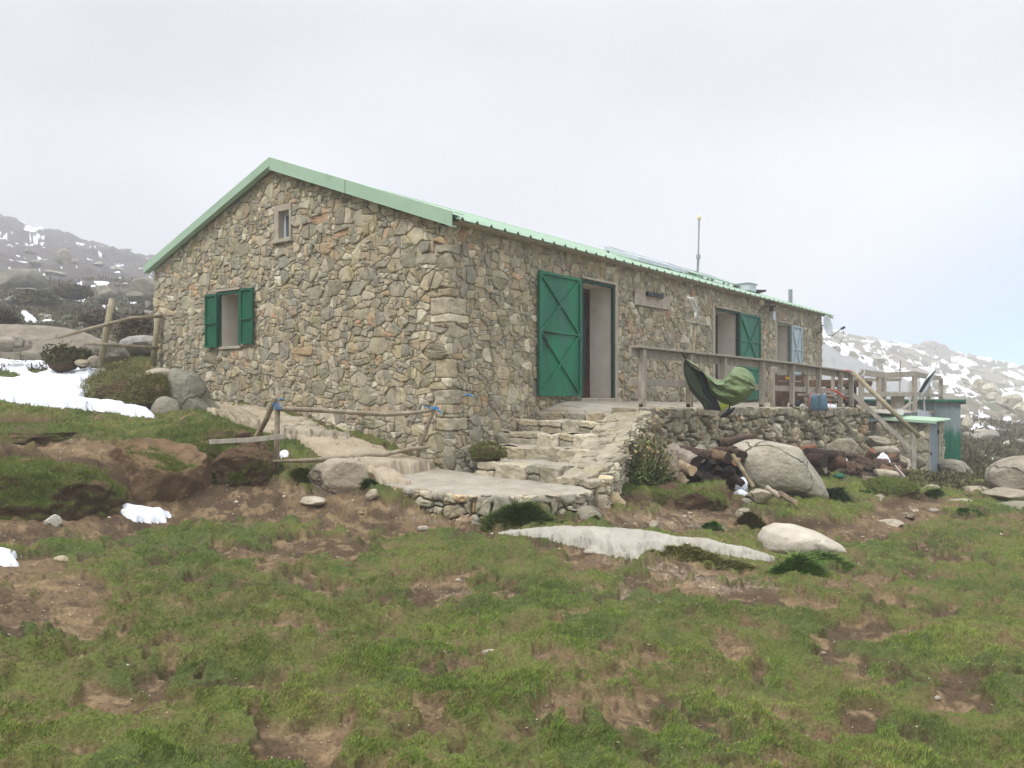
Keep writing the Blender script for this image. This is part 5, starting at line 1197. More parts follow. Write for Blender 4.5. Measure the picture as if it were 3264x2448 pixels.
# old grey timber frame of a bench / table
gb = thing('timber_bench', 'grey weathered timber bench frame behind the terrace railing posts', 'bench')
for px, dd, yt in ((2463, 16.3, 1172), (2572, 18.0, 1182), (2655, 19.8, 1190)):
    p = floor_at(px, dd); m = MB(); m.beam(p, Vector((p.x, p.y, hz(px, yt, dd).z)), .075, .075, (UX, UY, 0)); m.build('post', M['wood'], gb, .005)
m = MB(); m.beam(hz(2560, 1187, 17.85), hz(2612, 1191, 18.6), .05, .10); m.beam(hz(2565, 1258, 17.9), hz(2690, 1262, 20.4), .30, .05); m.beam(hz(2565, 1272, 17.8), hz(2690, 1274, 20.2), .04, .08); m.build('seat', M['wood'], gb, .005)
m = MB(); m.beam(hz(2463, 1177, 16.3), hz(2472, 1178, 16.5), .1, .10); m.build('bracket', M['wood'], gb, .004)
# picnic table
pt = thing('picnic_table', 'brown wooden picnic table standing at the far end of the terrace', 'table')
m = MB(); m.beam(hz(2622, 1217, 20.2), hz(2735, 1221, 22.6), .75, .10); m.beam(hz(2622, 1228, 20.2), hz(2735, 1230, 22.6), .70, .07); m.build('tabletop', M['wood_brown'], pt, .008)
for px, dd in ((2677, 20.6), (2722, 22.2), (2640, 20.9), (2700, 22.6)):
    p = floor_at(px, dd); m = MB(); m.beam(p, Vector((p.x, p.y, hz(px, 1232, dd).z)), .10, .10); m.build('leg', M['wood_brown'], pt, .005)
m = MB(); m.beam(hz(2675, 1274, 20.1), hz(2732, 1276, 21.7), .28, .10); m.build('bench_seat', M['wood_brown'], pt, .008)
# gas bottles
def lathe(prof_, n=24):
    V = []; Fs = []
    for r_, z in prof_:
        for k in range(n): a = 2*math.pi*k/n; V.append((r_*math.cos(a), r_*math.sin(a), z))
    for i in range(len(prof_)-1):
        for k in range(n): Fs.append((i*n+k, i*n+(k+1) % n, (i+1)*n+(k+1) % n, (i+1)*n+k))
    Fs.append(tuple(range(n))[::-1]); Fs.append(tuple((len(prof_)-1)*n+k for k in range(n)))
    return V, Fs
def bottle(px, dd, lab):
    p = floor_at(px, dd); g = thing('gas_bottle', lab, 'gas bottle', tuple(p), 0, 'blue gas bottles on the terrace')
    V, Fs = lathe([(.075, 0), (.092, .015), (.095, .04), (.095, .22), (.09, .27), (.075, .315), (.05, .335), (.03, .345)]); raw_mesh('cylinder', V, Fs, M['blue_gas'], g)
    m = MB(); m.tube([(0, 0, .34), (0, 0, .385)], .02, 8); m.tube([(0, 0, .37), (.04, 0, .37)], .01, 6); m.build('valve', M['steel'], g); return p
def bottle_tall(px, dd, lab):
    p = floor_at(px, dd); g = thing('gas_bottle', lab, 'gas bottle', tuple(p), 0, 'blue gas bottles on the terrace')
    V, Fs = lathe([(.09, 0), (.10, .015), (.102, .06), (.095, .16), (.08, .25), (.065, .32), (.05, .345)]); raw_mesh('cylinder', V, Fs, M['blue_gas'], g)
    m = MB(); m.tube([(0, 0, .34), (0, 0, .38)], .02, 8); m.build('valve', M['steel'], g)
bottle(2592, 17.2, 'dull blue gas bottle, the darker one left of the railing post'); bottle_tall(2623, 17.6, 'lighter blue gas bottle with sloping shoulders right of the railing post')
m = MB(); m.tube([hz(2592, 1252, 17.1), hz(2583, 1262, 17.0), hz(2579, 1282, 16.9), hz(2581, 1297, 16.9), hz(2585, 1305, 17.0)], .008, 6); o = m.build('gas_hose', M['orange'], None, 0, True); tag(o, 'thin orange hose looping down beside the darker gas bottle', 'hose')
m = MB(); m.tube([hz(2636, 1254, 17.7), hz(2643, 1268, 17.8), hz(2648, 1282, 17.8), hz(2646, 1296, 17.8), hz(2640, 1304, 17.7)], .007, 6); o = m.build('gas_hose', M['orange'], None, 0, True); tag(o, 'thin reddish hose hanging right of the lighter gas bottle', 'hose')
m = MB(); m.tube([hz(2636, 1240, 18.2), hz(2655, 1244, 18.4), hz(2666, 1248, 18.5), hz(2684, 1262, 18.6), hz(2697, 1274, 18.6)], [.010, .016, .03, .022, .018], 8); o = m.build('orange_strap', M['orange'], None, 0, True); tag(o, 'bright orange strap slung over the grey bench between two posts', 'strap')
# snow heap on the edge
p_, f_ = rock_arrays(55, .42, .22, .09, 4, 0, 1, .12); c = on_edge(2632, .12); o = raw_mesh('snow_heap', p_@np.array([[UX, UY, 0], [-UY, UX, 0], [0, 0, 1]])+np.array([c.x, c.y, tz(*w2loc(c))+.04]), f_, M['snow']); tag(o, 'small heap of old snow on the terrace edge below the gas bottles', 'snow')
p_, f_ = rock_arrays(56, .34, .2, .06, 4, 0, 1, .12); c = on_edge(2588, .14); o = raw_mesh('snow_heap', p_@np.array([[UX, UY, 0], [-UY, UX, 0], [0, 0, 1]])+np.array([c.x, c.y, tz(*w2loc(c))+.03]), f_, M['snow']); tag(o, 'flatter patch of grey snow on the terrace edge left of a post', 'snow')
# small things in the shade of the bench
m = MB(); p = floor_at(2546, 18.3); m.tube([p, p+Vector((0, 0, .17))], [.07, .09], 10); m.tube([p+Vector((0, 0, .17)), p+Vector((0, 0, .175))], [.09, .02], 10); o = m.build('bucket', M['black_metal'], None, 0, True); tag(o, 'small dark bucket under the brown plank bench', 'bucket')
p_, f_ = rock_arrays(58, .07, .05, .06, 3, 3, .8, .1); p = floor_at(2559, 18.0); o = raw_mesh('plastic_bag', p_+np.array([p.x, p.y, p.z+.05]), f_, M['white_pl']); tag(o, 'small crumpled white bag on the terrace floor by the grey bench', 'bag')
# far deck: pedestal table, white chair, folded parasol, stake
ft = thing('pedestal_table', 'small grey wooden pedestal table behind the far deck railing', 'table')
m = MB(); b = hz(2861, 1312, 23.2); m.beam(b, hz(2861, 1256, 23.2), .27, .27); m.build('pedestal', M['wood'], ft, .01)
m = MB(); c = hz(2861, 1252, 23.2); m.box((c.x-.34, c.y-.34, c.z-.03), (c.x+.34, c.y+.34, c.z+.03)); m.build('tabletop', M['wood'], ft, .008)
wc = thing('plastic_chair', 'white moulded plastic chair behind the far deck railing', 'chair')
dch = 23.8; b0c = hz(2910, 1306, dch)
rows = []
for t in np.linspace(0, 1, 9): rows.append([hz(2893+9*math.sin(s*math.pi*.5)+32*s, 1216+36*t-9*math.sin(math.pi*s), dch+.25*(1-abs(2*s-1))+.0*t) for s in np.linspace(0, 1, 9)])
V, fq = grid_patch(rows, .014); raw_mesh('backrest', V, fq, M['white_pl'], wc)
m = MB(); z = hz(2900, 1262, dch).z; m.box((b0c.x-.22, dch-.25, z-.02), (b0c.x+.22, dch+.22, z)); m.build('seat', M['white_pl'], wc, .008)
for sx, dd in ((-.19, -.22), (.19, -.22), (-.19, .2), (.19, .2)):
    m = MB(); m.beam(Vector((b0c.x+sx*1.12, dch+dd*1.1, hz(2900, 1312, dch).z)), Vector((b0c.x+sx, dch+dd, z-.01)), .05, .03); m.build('leg', M['white_pl'], wc, .004)
pr = thing('folded_parasol', 'folded grey parasol leaning over the corner of the far deck', 'parasol')
m = MB(); m.tube([hz(2918, 1282, 23.2), hz(2942, 1240, 23.5), hz(2966, 1200, 23.8), hz(2983, 1164, 24.0)], [.03, .10, .075, .018], 10, jit=.3); m.build('canopy', M['dish'], pr, 0, True)
m = MB(); m.tube([hz(2930, 1254, 23.3), hz(2957, 1212, 23.5), hz(2981, 1182, 23.8)], [.04, .05, .012], 8, jit=.4); m.build('strap', M['black_cloth'], pr, 0, True)
m = MB(); m.tube([hz(2905, 1306, 23.0), hz(2985, 1160, 24.05)], .016, 6); m.build('pole', M['black_metal'], pr)
m = MB(); m.tube([hz(2866, 1310, 24.5), hz(2870, 1150, 24.6)], .022, 6); o = m.build('wooden_stake', M['wood'], None); tag(o, 'thin wooden stake rising behind the far deck railing', 'stake')
m = MB(); m.beam(hz(2806, 1282, 22.5), hz(2812, 1310, 22.4), .16, .05); o = m.build('white_board', M['white_pl'], None, .004); tag(o, 'white board leaning behind two posts of the far deck railing', 'board')
m = MB(); m.beam(hz(2862, 1312, 20.7), hz(2878, 1316, 20.7), .12, .14); o = m.build('polystyrene_block', M['white_pl'], None, .01); tag(o, 'white angular block on top of the mint store roof', 'block')
m = MB(); m.tube([hz(2744, 1200, 20.75), hz(2752, 1196, 20.7), hz(2757, 1184, 20.7), hz(2753, 1180, 20.7)], .016, 6); m.build('x', M['white_pl']); 
o = bpy.data.objects['x']; o.name = 'tape_scrap'; tag(o, 'scrap of white tape fluttering on the post past the steps', 'tape')

# ================================================================== LOW STORE AND GREEN SHED
st = thing('stone_store', 'low stone store with a mint sheet roof and grey metal door under the deck', 'store')
so = at(2950, 1500, 20.0); so.z = 0
def sl(x, y, z): return so+U*x+Vv*y+Vector((0, 0, z))
SLx, SWy, zb_, zt_ = 2.1, 1.35, -2.2, -.66
Vs, Fs_, Cs_ = masonry((0, zb_, SWy, zt_), [(-1, 0, 0), (1, 0, SWy), (0, -1, -zb_), (0, 1, zt_)], [], 41, [(.2, 60), (.16, 100), (.11, 120), (.07, 120)], aniso=1.25, gap=(.004, .014), relief=(.03, .06), rounded=.12, tone=1.06)
Vw = np.array([tuple(sl(-h, a, b)) for a, b, h in Vs])
dx0 = .30; dx1 = 1.45
Vt, Ft, Ct = masonry((0, zb_, SLx, zt_), [(-1, 0, 0), (1, 0, SLx), (0, -1, -zb_), (0, 1, zt_)], [(dx0-.14, zb_-1, dx1+.14, zt_+1)], 42, [(.18, 100), (.12, 150), (.08, 200)], aniso=1.25, gap=(.004, .014), relief=(.03, .06), rounded=.12, tone=1.06)
Vu = np.array([tuple(sl(a, -h, b)) for a, b, h in Vt])
raw_mesh('wall', Vw, [f[:, ::-1] for f in Fs_], M['stone'], st, Cs_); raw_mesh('wall', Vu, Ft, M['stone'], st, Ct)
m = MB()
m.hexa([sl(0, SWy, zb_), sl(0, .004, zb_), sl(.2, .004, zb_), sl(.2, SWy, zb_), sl(0, SWy, zt_), sl(0, .004, zt_), sl(.2, .004, zt_), sl(.2, SWy, zt_)])
m.hexa([sl(dx1+.13, 0, zb_), sl(SLx, 0, zb_), sl(SLx, SWy, zb_), sl(dx1+.13, SWy, zb_), sl(dx1+.13, 0, zt_), sl(SLx, 0, zt_), sl(SLx, SWy, zt_), sl(dx1+.13, SWy, zt_)]); 
m.hexa([sl(.2, .2, zb_), sl(dx1+.13, .2, zb_), sl(dx1+.13, SWy, zb_), sl(.2, SWy, zb_), sl(.2, .2, zt_), sl(dx1+.13, .2, zt_), sl(dx1+.13, SWy, zt_), sl(.2, SWy, zt_)]); m.build('wall_core', M['mortar'], st)
m = MB()
for (a, b) in ((dx0-.13, dx0-.005), (dx1+.005, dx1+.125)): m.hexa([sl(a, -.05, zb_), sl(b, -.05, zb_), sl(b, .12, zb_), sl(a, .12, zb_), sl(a, -.05, zt_), sl(b, -.05, zt_), sl(b, .12, zt_), sl(a, .12, zt_)])
m.build('jamb', M['jamb'], st, .006)
m = MB(); m.hexa([sl(dx0, -.02, zb_), sl(dx1, -.02, zb_), sl(dx1, .03, zb_), sl(dx0, .03, zb_), sl(dx0, -.02, zt_-.02), sl(dx1, -.02, zt_-.02), sl(dx1, .03, zt_-.02), sl(dx0, .03, zt_-.02)])
mat_sd = material('grey_door_paint', lin(132, 144, 150), lin(116, 128, 134), 4, .6, .05); dr = m.build('door', mat_sd, st, .004)
m = MB()
for zz in (-.98, -1.85): m.hexa([sl(dx1-.10, -.05, zz), sl(dx1+.02, -.05, zz), sl(dx1+.02, -.022, zz), sl(dx1-.1, -.022, zz), sl(dx1-.1, -.05, zz+.12), sl(dx1+.02, -.05, zz+.12), sl(dx1+.02, -.022, zz+.12), sl(dx1-.1, -.022, zz+.12)])
m.build('hinge', M['black_metal'], dr)
m = MB(); m.hexa([sl(dx0+.06, -.06, -1.45), sl(dx0+.13, -.06, -1.45), sl(dx0+.13, -.022, -1.45), sl(dx0+.06, -.022, -1.45), sl(dx0+.06, -.06, -1.38), sl(dx0+.13, -.06, -1.38), sl(dx0+.13, -.022, -1.38), sl(dx0+.06, -.022, -1.38)]); m.build('handle', M['black_metal'], dr)
V = []; Fs = []; pr_ = [(-.16, 0)]
x = -.1
while x < SLx: pr_ += [(x, 0), (x+.03, .035), (x+.05, .035), (x+.08, 0)]; x += .26
pr_.append((SLx+.1, 0)); n = len(pr_)
for (yy, zz) in ((-.20, zt_+.045), (SWy+.35, zt_+.16), (SWy+.35, zt_+.145), (-.20, zt_+.03)): V += [sl(a, yy, zz+h) for a, h in pr_]
for k in range(4):
    for i in range(n-1): Fs.append((k*n+i, k*n+i+1, ((k+1) % 4)*n+i+1, ((k+1) % 4)*n+i))
m = MB(); m.add(V, Fs); m.hexa([sl(-.2, -.27, zt_), sl(-.165, -.27, zt_), sl(-.165, SWy+.35, zt_+.10), sl(-.2, SWy+.35, zt_+.10), sl(-.2, -.27, zt_+.06), sl(-.165, -.27, zt_+.06), sl(-.165, SWy+.35, zt_+.17), sl(-.2, SWy+.35, zt_+.17)]); m.build('roof', M['mint'], st)
shed = thing('metal_shed', 'corrugated sheet shed with flaking green paint beyond the low store', 'shed')
sa = at(3062, 1300, 23.9); sb = at(2565, 1300, 25.95); sa.z = sb.z = -2.45; e = (sb-sa).normalized(); nn = Vector((e.y, -e.x, 0)); 
if nn.y > 0: nn = -nn
shed.location = sa; Ls = (sb-sa).length; th = math.atan2(e.y, e.x); shed.rotation_euler = (0, 0, th)
side = 1 if Vector((-math.sin(th), math.cos(th), 0)).dot(nn) > 0 else -1     # local y sign facing the camera
m = MB(); pts = []; x = 0
while x < Ls: pts += [(x, 0), (x+.16, 0), (x+.20, .03), (x+.25, .03), (x+.29, 0)]; x += .45
pts = [p for p in pts if p[0] < Ls]+[(Ls, 0)]; n = len(pts); hS = 2.29
V = [(a, side*h, 0) for a, h in pts]+[(a, side*h, hS) for a, h in pts]; m.add(V, [(i, i+1, n+i+1, n+i) for i in range(n-1)])
m.add([(0, 0, 0), (0, -side*2, 0), (0, -side*2, hS), (0, 0, hS)], [(0, 1, 2, 3)]); m.add([(Ls, 0, 0), (Ls, -side*2, 0), (Ls, -side*2, hS), (Ls, 0, hS)], [(0, 1, 2, 3)]); m.add([(0, -side*2, 0), (Ls, -side*2, 0), (Ls, -side*2, hS), (0, -side*2, hS)], [(0, 1, 2, 3)])
m.build('wall', M['shed'], shed)
m = MB(); m.hexa([(-.14, side*.16, hS+.0), (Ls+.1, side*.16, hS+.0), (Ls+.1, -side*2.1, hS-.1), (-.14, -side*2.1, hS-.1), (-.14, side*.16, hS+.06), (Ls+.1, side*.16, hS+.06), (Ls+.1, -side*2.1, hS-.0), (-.14, -side*2.1, hS-.0)]); m.build('roof', M['green'], shed, .004)
m = MB(); m.tube([(.62, side*.06, 1.75), (.50, side*.10, 1.5), (.44, side*.10, 1.2), (.55, side*.08, .9), (.62, side*.06, .75)], .016, 6); m.build('cable', M['black_metal'], shed, 0, True)
# ================================================================== ROCKS
WH = lin(176, 168, 152); PK = lin(178, 150, 128)
R_ = rock
R_('boulder', (2338, 1400, 2648, 1608), 11.9, 'huge pale granite boulder in front of the terrace wall', 'boulder', 21, depth=1.1, colr=lin(174, 167, 152), sub=6, sink=.12, facets=9, cut=.74, rough=.05, outline=[(2288+50, 1448), (2352, 1422), (2392, 1405), (2450, 1401), (2505, 1407), (2545, 1424), (2582, 1462), (2610, 1505), (2630, 1545), (2645, 1583), (2640, 1606), (2600, 1612), (2520, 1600), (2450, 1590), (2400, 1575), (2362, 1545), (2346, 1500)])
slab1 = drape('granite_slab', [(1564, 1701), (1640, 1690), (1721, 1682), (1794, 1677), (1921, 1680), (2027, 1689), (2091, 1695), (2146, 1708), (2261, 1719), (2312, 1735), (2367, 1742), (2472, 1774), (2470, 1790), (2389, 1782), (2282, 1765), (2155, 1752), (2062, 1752), (2032, 1782), (1985, 1776), (1891, 1764), (1836, 1742), (1772, 1722), (1709, 1710)],
              .05, M['pale_granite'], (7.2, 10.2), edge=40, noise=.015, colr=lin(166, 161, 150), seed=4, rough_edge=2.5, skirt=.02, soft=True)
tag(slab1, 'long flat pale granite slab half buried in the meadow path', 'rock')
R_('granite_slab', (2436, 1679, 2705, 1762), 8.9, 'low rounded pale granite rock with a crack near the right end of the long slab', 'rock', 30, mat=M['pale_granite'], depth=1.0, colr=lin(184, 176, 162), sub=6, sink=.35, facets=5, cut=.8, rough=.05, outline=[(2436, 1752), (2440, 1722), (2456, 1697), (2500, 1681), (2560, 1684), (2620, 1702), (2680, 1735), (2705, 1758), (2640, 1790), (2480, 1790)])
R_('boulder', (1816, 1612, 1927, 1682), 9.15, 'rounded grey boulder just right of the concrete landing', 'boulder', 31, colr=lin(152, 144, 128), sub=4, facets=5, cut=.85, rough=.06)
R_('boulder', (1921, 1569, 1996, 1624), 9.8, 'angular buff boulder lying above the rounded grey one by the landing', 'boulder', 32, colr=lin(172, 156, 124), facets=12, cut=.68)
R_('rock', (1641, 1637, 1688, 1678), 8.9, 'small rounded brown rock below the bush under the landing', 'rock', 33, colr=lin(150, 128, 98), facets=6)
R_('rock', (1449, 1641, 1500, 1684), 9.0, 'pointed pinkish rock against the foot of the landing', 'rock', 34, colr=lin(176, 152, 128), facets=12, cut=.6)
R_('rock', (1738, 1608, 1782, 1636), 9.25, 'flat grey stone under the right end of the landing, the upper of two', 'rock', 35, colr=lin(140, 130, 112), boxy=.4)
R_('rock', (1755, 1634, 1818, 1658), 9.2, 'flat pale stone under the right end of the landing, the lower of two', 'rock', 36, colr=WH, boxy=.4)
R_('rock', (1775, 1600, 1832, 1645), 9.4, 'upright brown stone slab under the right corner of the landing', 'rock', 37, colr=lin(146, 132, 108), boxy=.5)
R_('rock', (1695, 1650, 1722, 1682), 8.95, 'slim leaning buff stone beside the bush under the landing', 'rock', 38, colr=lin(168, 148, 118), tilt=.6, facets=10)
R_('boulder', (974, 1459, 1170, 1572), 9.75, 'blunt pale boulder with a soil stained foot below the pole fence', 'boulder', 41, depth=.5, colr=lin(170, 158, 140), sub=5, facets=7, cut=.78, boxy=.35, rough=.06)
R_('rock', (953, 1582, 1036, 1607), 9.4, 'small flat white stone on the bare earth below the fence boulder', 'rock', 42, colr=lin(190, 182, 164), facets=10, cut=.62)
R_('rock', (1170, 1552, 1202, 1592), 9.5, 'thin pointed stone leaning at the left end of the landing', 'rock', 43, colr=lin(170, 160, 140), tilt=-.9, facets=10)
R_('rock', (1412, 1420, 1456, 1496), 11.3, 'upright grey corner stone at the foot of the hut corner', 'rock', 44, colr=lin(146, 140, 122), boxy=.5, sink=.1, depth=.22)
R_('rock', (1412, 1400, 1458, 1424), 11.32, 'flat stone resting on the upright corner stone', 'rock', 45, colr=lin(166, 158, 138), boxy=.5, sink=.1, depth=.22)
R_('rock', (138, 1639, 192, 1679), 7.9, 'small white tilted stone at the foot of the earth bank', 'rock', 46, colr=lin(196, 190, 178), tilt=.4, facets=8, boxy=.3)
R_('rock', (168, 1772, 214, 1792), 6.6, 'small buff stone in the bare patch beside the snow scraps', 'rock', 47, colr=lin(190, 176, 150))
# gable mound
R_('boulder', (500, 1166, 684, 1352), 12.9, 'tall lichened grey boulder beside the gable wall', 'boulder', 51, depth=1.0, colr=lin(140, 138, 124), sub=6, facets=7, cut=.8, rough=.06, sink=.10, outline=[(550, 1171), (573, 1174), (612, 1197), (638, 1236), (654, 1275), (687, 1314), (682, 1350), (618, 1362), (560, 1345), (545, 1275), (540, 1210)])
R_('boulder', (476, 1262, 572, 1350), 12.45, 'smaller grey boulder leaning on the tall lichened one', 'boulder', 52, colr=lin(150, 144, 130), facets=8)
R_('rock', (455, 1172, 556, 1208), 13.2, 'pale rock showing on top of the heather mound', 'rock', 53, colr=lin(170, 160, 144))
R_('rock', (560, 1318, 600, 1352), 12.3, 'small grey stone at the foot of the tall lichened boulder', 'rock', 54, colr=lin(150, 142, 124))
# left slope near
R_('boulder', (-420, 1026, 402, 1175), 18.5, 'broad whaleback boulder with yellow lichen behind the far left fence', 'boulder', 61, depth=3.5, colr=lin(140, 132, 118), sub=6, facets=4, cut=.85, rough=.05, sink=.5)
R_('boulder', (372, 1066, 530, 1124), 18.2, 'pale overhanging boulder between the two posts of the far left fence', 'boulder', 62, depth=1.4, colr=lin(150, 146, 140), sub=5, facets=6)
R_('boulder', (-40, 1070, 92, 1112), 16.6, 'low rounded boulder at the upper edge of the big snow patch', 'boulder', 63, colr=lin(150, 142, 128), facets=4)
R_('boulder', (248, 1078, 392, 1170), 16.2, 'grey boulder face behind the left post of the far left fence', 'boulder', 64, colr=lin(132, 126, 116), sub=5, facets=7, depth=1.0)
R_('rock', (276, 1132, 318, 1166), 15.3, 'small pale stone at the foot of the left post by the snow', 'rock', 65, colr=lin(166, 158, 140))
R_('rock', (236, 1144, 284, 1164), 15.2, 'low buff stone left of the post at the snow edge', 'rock', 66, colr=lin(156, 148, 126))
left_far = [((-30, 838, 125, 900), 55, 71, 'large grey green boulder on the left hillside, biggest there'), ((285, 905, 372, 948), 46, 72, 'peaked grey boulder on the left hillside above the small snow patch'), ((404, 880, 505, 936), 50, 73, 'smooth pale boulder on the hillside touching the roof edge'),
            ((50, 914, 120, 928), 46, 74, 'flat pale rock low on the left hillside'), ((400, 926, 455, 948), 44, 75, 'small pale rock below the smooth boulder by the roof'), ((455, 955, 500, 975), 38, 76, 'small grey rock on the slope beside the hut wall'),
            ((285, 1008, 330, 1026), 33, 77, 'small pale stone in the heath left of the far fence post'), ((425, 1030, 480, 1060), 27, 78, 'pale stone among the purple heath beside the far right fence post'), ((170, 790, 228, 832), 95, 79, 'grey boulder high on the left hillside'),
            ((10, 940, 66, 962), 42, 70, 'flat rock in brown heath at the left picture edge of the hillside')]
for bb_, d, sd, lab in left_far: R_('boulder', bb_, d, lab, 'boulder', sd, colr=lin(134, 130, 118), sub=4, facets=14, cut=.58, rough=.12, sink=.6, group='boulders on the left hillside')
# right foreground and store surroundings
R_('boulder', (3165, 1452, 3420, 1562), 13.8, 'big smooth grey boulder at the right edge of the meadow', 'boulder', 81, depth=1.0, colr=lin(158, 150, 136), sub=6, facets=3, cut=.88, rough=.04, sink=.35)
R_('boulder', (2985, 1466, 3118, 1540), 21.0, 'long grey boulder at the foot of the green shed', 'boulder', 82, depth=.8, colr=lin(150, 144, 130), sub=5, facets=6, tilt=-.2)
flat = [((2826, 1568, 2918, 1610), 13.2, 83, .25, 'tilted dark edged slab overhanging a hollow in the turf'), ((2944, 1545, 2998, 1566), 15, 84, 0, 'small flat white stone on a turf hump before the store'), ((3028, 1582, 3112, 1628), 12.6, 85, -.2, 'wedge shaped grey rock on the right path'),
        ((3118, 1602, 3330, 1640), 12.2, 86, .06, 'long flat pale rock at the right edge of the path, the lower one'), ((3140, 1558, 3330, 1590), 13.4, 87, -.05, 'long flat pale rock at the right edge of the path, the upper one'), ((3071, 1549, 3153, 1572), 14.6, 88, 0, 'low pale rock below the smooth right edge boulder'),
        ((2982, 1528, 3034, 1548), 17, 89, .1, 'small buff rock in the grass in front of the long shed boulder'), ((3030, 1538, 3082, 1556), 16, 90, 0, 'small flat buff rock left of the smooth right edge boulder'), ((2790, 1574, 2820, 1590), 12.6, 91, 0, 'small round pink white stone left of the tilted slab'),
        ((2792, 1586, 2853, 1604), 12.4, 92, .1, 'narrow pale stone below the small round pink one'), ((2890, 1615, 2934, 1628), 11.9, 93, 0, 'flat stone in the stony patch, the upper left one'), ((2897, 1624, 2942, 1640), 11.7, 94, 0, 'flat stone in the stony patch, the middle one'),
        ((2962, 1619, 2996, 1638), 11.8, 95, .1, 'flat stone in the stony patch, the right one'), ((2875, 1634, 2920, 1652), 11.4, 96, 0, 'rounded stone in the stony patch, the lowest one'), ((2798, 1657, 2896, 1682), 10.6, 97, .08, 'broken flat white stone sunk in the path'),
        ((3031, 1686, 3082, 1702), 10.4, 98, .1, 'lone white stone in the right hand meadow'), ((2626, 1628, 2668, 1644), 11.2, 99, 0, 'small pinkish stone on the path below the huge boulder'), ((2370, 1558, 2462, 1592), 11.0, 100, -.1, 'pale pinkish rock under the leaning pole'),
        ((2363, 1588, 2402, 1606), 10.9, 101, 0, 'small buff stone below the pinkish rock by the pole'), ((2345, 1620, 2400, 1650), 10.2, 102, .3, 'half buried grey stone at the end of the turf bank'), ((2060, 1658, 2100, 1690), 9.2, 103, 0, 'brown clod like stone on the sandy path'),
        ((2766, 1384, 2838, 1420), 18.6, 104, 0, 'square cut grey step stone, the upper one under the handrail'), ((2772, 1416, 2868, 1452), 18.2, 105, .05, 'long grey step stone, the middle one under the handrail'), ((2844, 1450, 2908, 1490), 18.2, 106, 0, 'rounded grey step stone, the lower one beside the handrail post'),
        ((2912, 1452, 2954, 1486), 19.3, 107, 0, 'grey stone at the foot of the store wall'), ((2640, 1396, 2734, 1446), 17.0, 108, .1, 'dark grey rock lying at the foot of the terrace wall above the logs'), ((2784, 1492, 2866, 1528), 16.2, 109, -.1, 'flat mossy grey rock at the front of the brown log pile'),
        ((2198, 1420, 2256, 1448), 12.2, 110, .2, 'pale angular stone resting behind the black logs'), ((2252, 1414, 2288, 1446), 12.3, 111, 0, 'buff angular stone against the terrace wall above the black logs'), ((2612, 1462, 2638, 1502), 14.2, 112, .2, 'small upright grey stone between the huge boulder and the brown logs'),
        ((2846, 1486, 2900, 1500), 17.6, 113, 0, 'low pale stone below the handrail post'), ((2716, 1366, 2736, 1384), 18.4, 114, 0, 'small buff stone in a gap near the end of the terrace wall'), ((2795, 1345, 2815, 1388), 19.6, 115, .3, 'narrow pale stone leaning at the head of the side steps')]
for bb_, d, sd, tl, lab in flat: R_('rock', bb_, d, lab, 'rock', sd, colr=[lin(160, 152, 134), lin(172, 162, 142), lin(148, 142, 126)][sd % 3], sub=4, facets=10, cut=.66, boxy=.35, tilt=tl, sink=.35)
# pebbles scattered on the near meadow
rs = np.random.RandomState(77)
peb = [(1563, 2104, 60), (1880, 1764, 40), (2466, 1795, 20), (1465, 1852, 30), (2345, 1795, 26), (2620, 2088, 30), (2520, 2390, 22), (2985, 2238, 30), (560, 2240, 14), (480, 2355, 18), (372, 2086, 20), (1530, 2270, 20), (2235, 2160, 16), (2940, 1825, 22), (2460, 2060, 10), (1700, 1912, 12), (1250, 1790, 34), (1940, 1970, 14), (2090, 1675, 20), (2200, 1640, 18), (2240, 1655, 14), (2490, 1690, 12), (1350, 1690, 40), (1150, 1640, 22), (300, 2200, 12), (700, 2300, 14), (640, 1700, 14), (2700, 1700, 16), (2750, 1715, 12), (1100, 2000, 14)]
for k, (px, py, w) in enumerate(peb):
    d = 3.
    for q in np.linspace(3, 12, 300):
        if HY-F*gz1((px-HX)/F*q, q)/q <= py: d = q; break
    s = w/F*d/2; p, f = rock_arrays(500+k, s, s*.7, s*.45, 2, 7, .7, .08); g = ground_at(px, d)
    o = raw_mesh('pebble', p+np.array([g.x, g.y, g.z+s*.15]), f, M['granite'], None, np.tile(np.array([lin(176, 166, 146), lin(196, 188, 172), lin(150, 136, 112)][k % 3]), (len(p), 1)))
    tag(o, 'small pale stone lying loose in the meadow turf', 'pebble', 'loose stones in the turf')
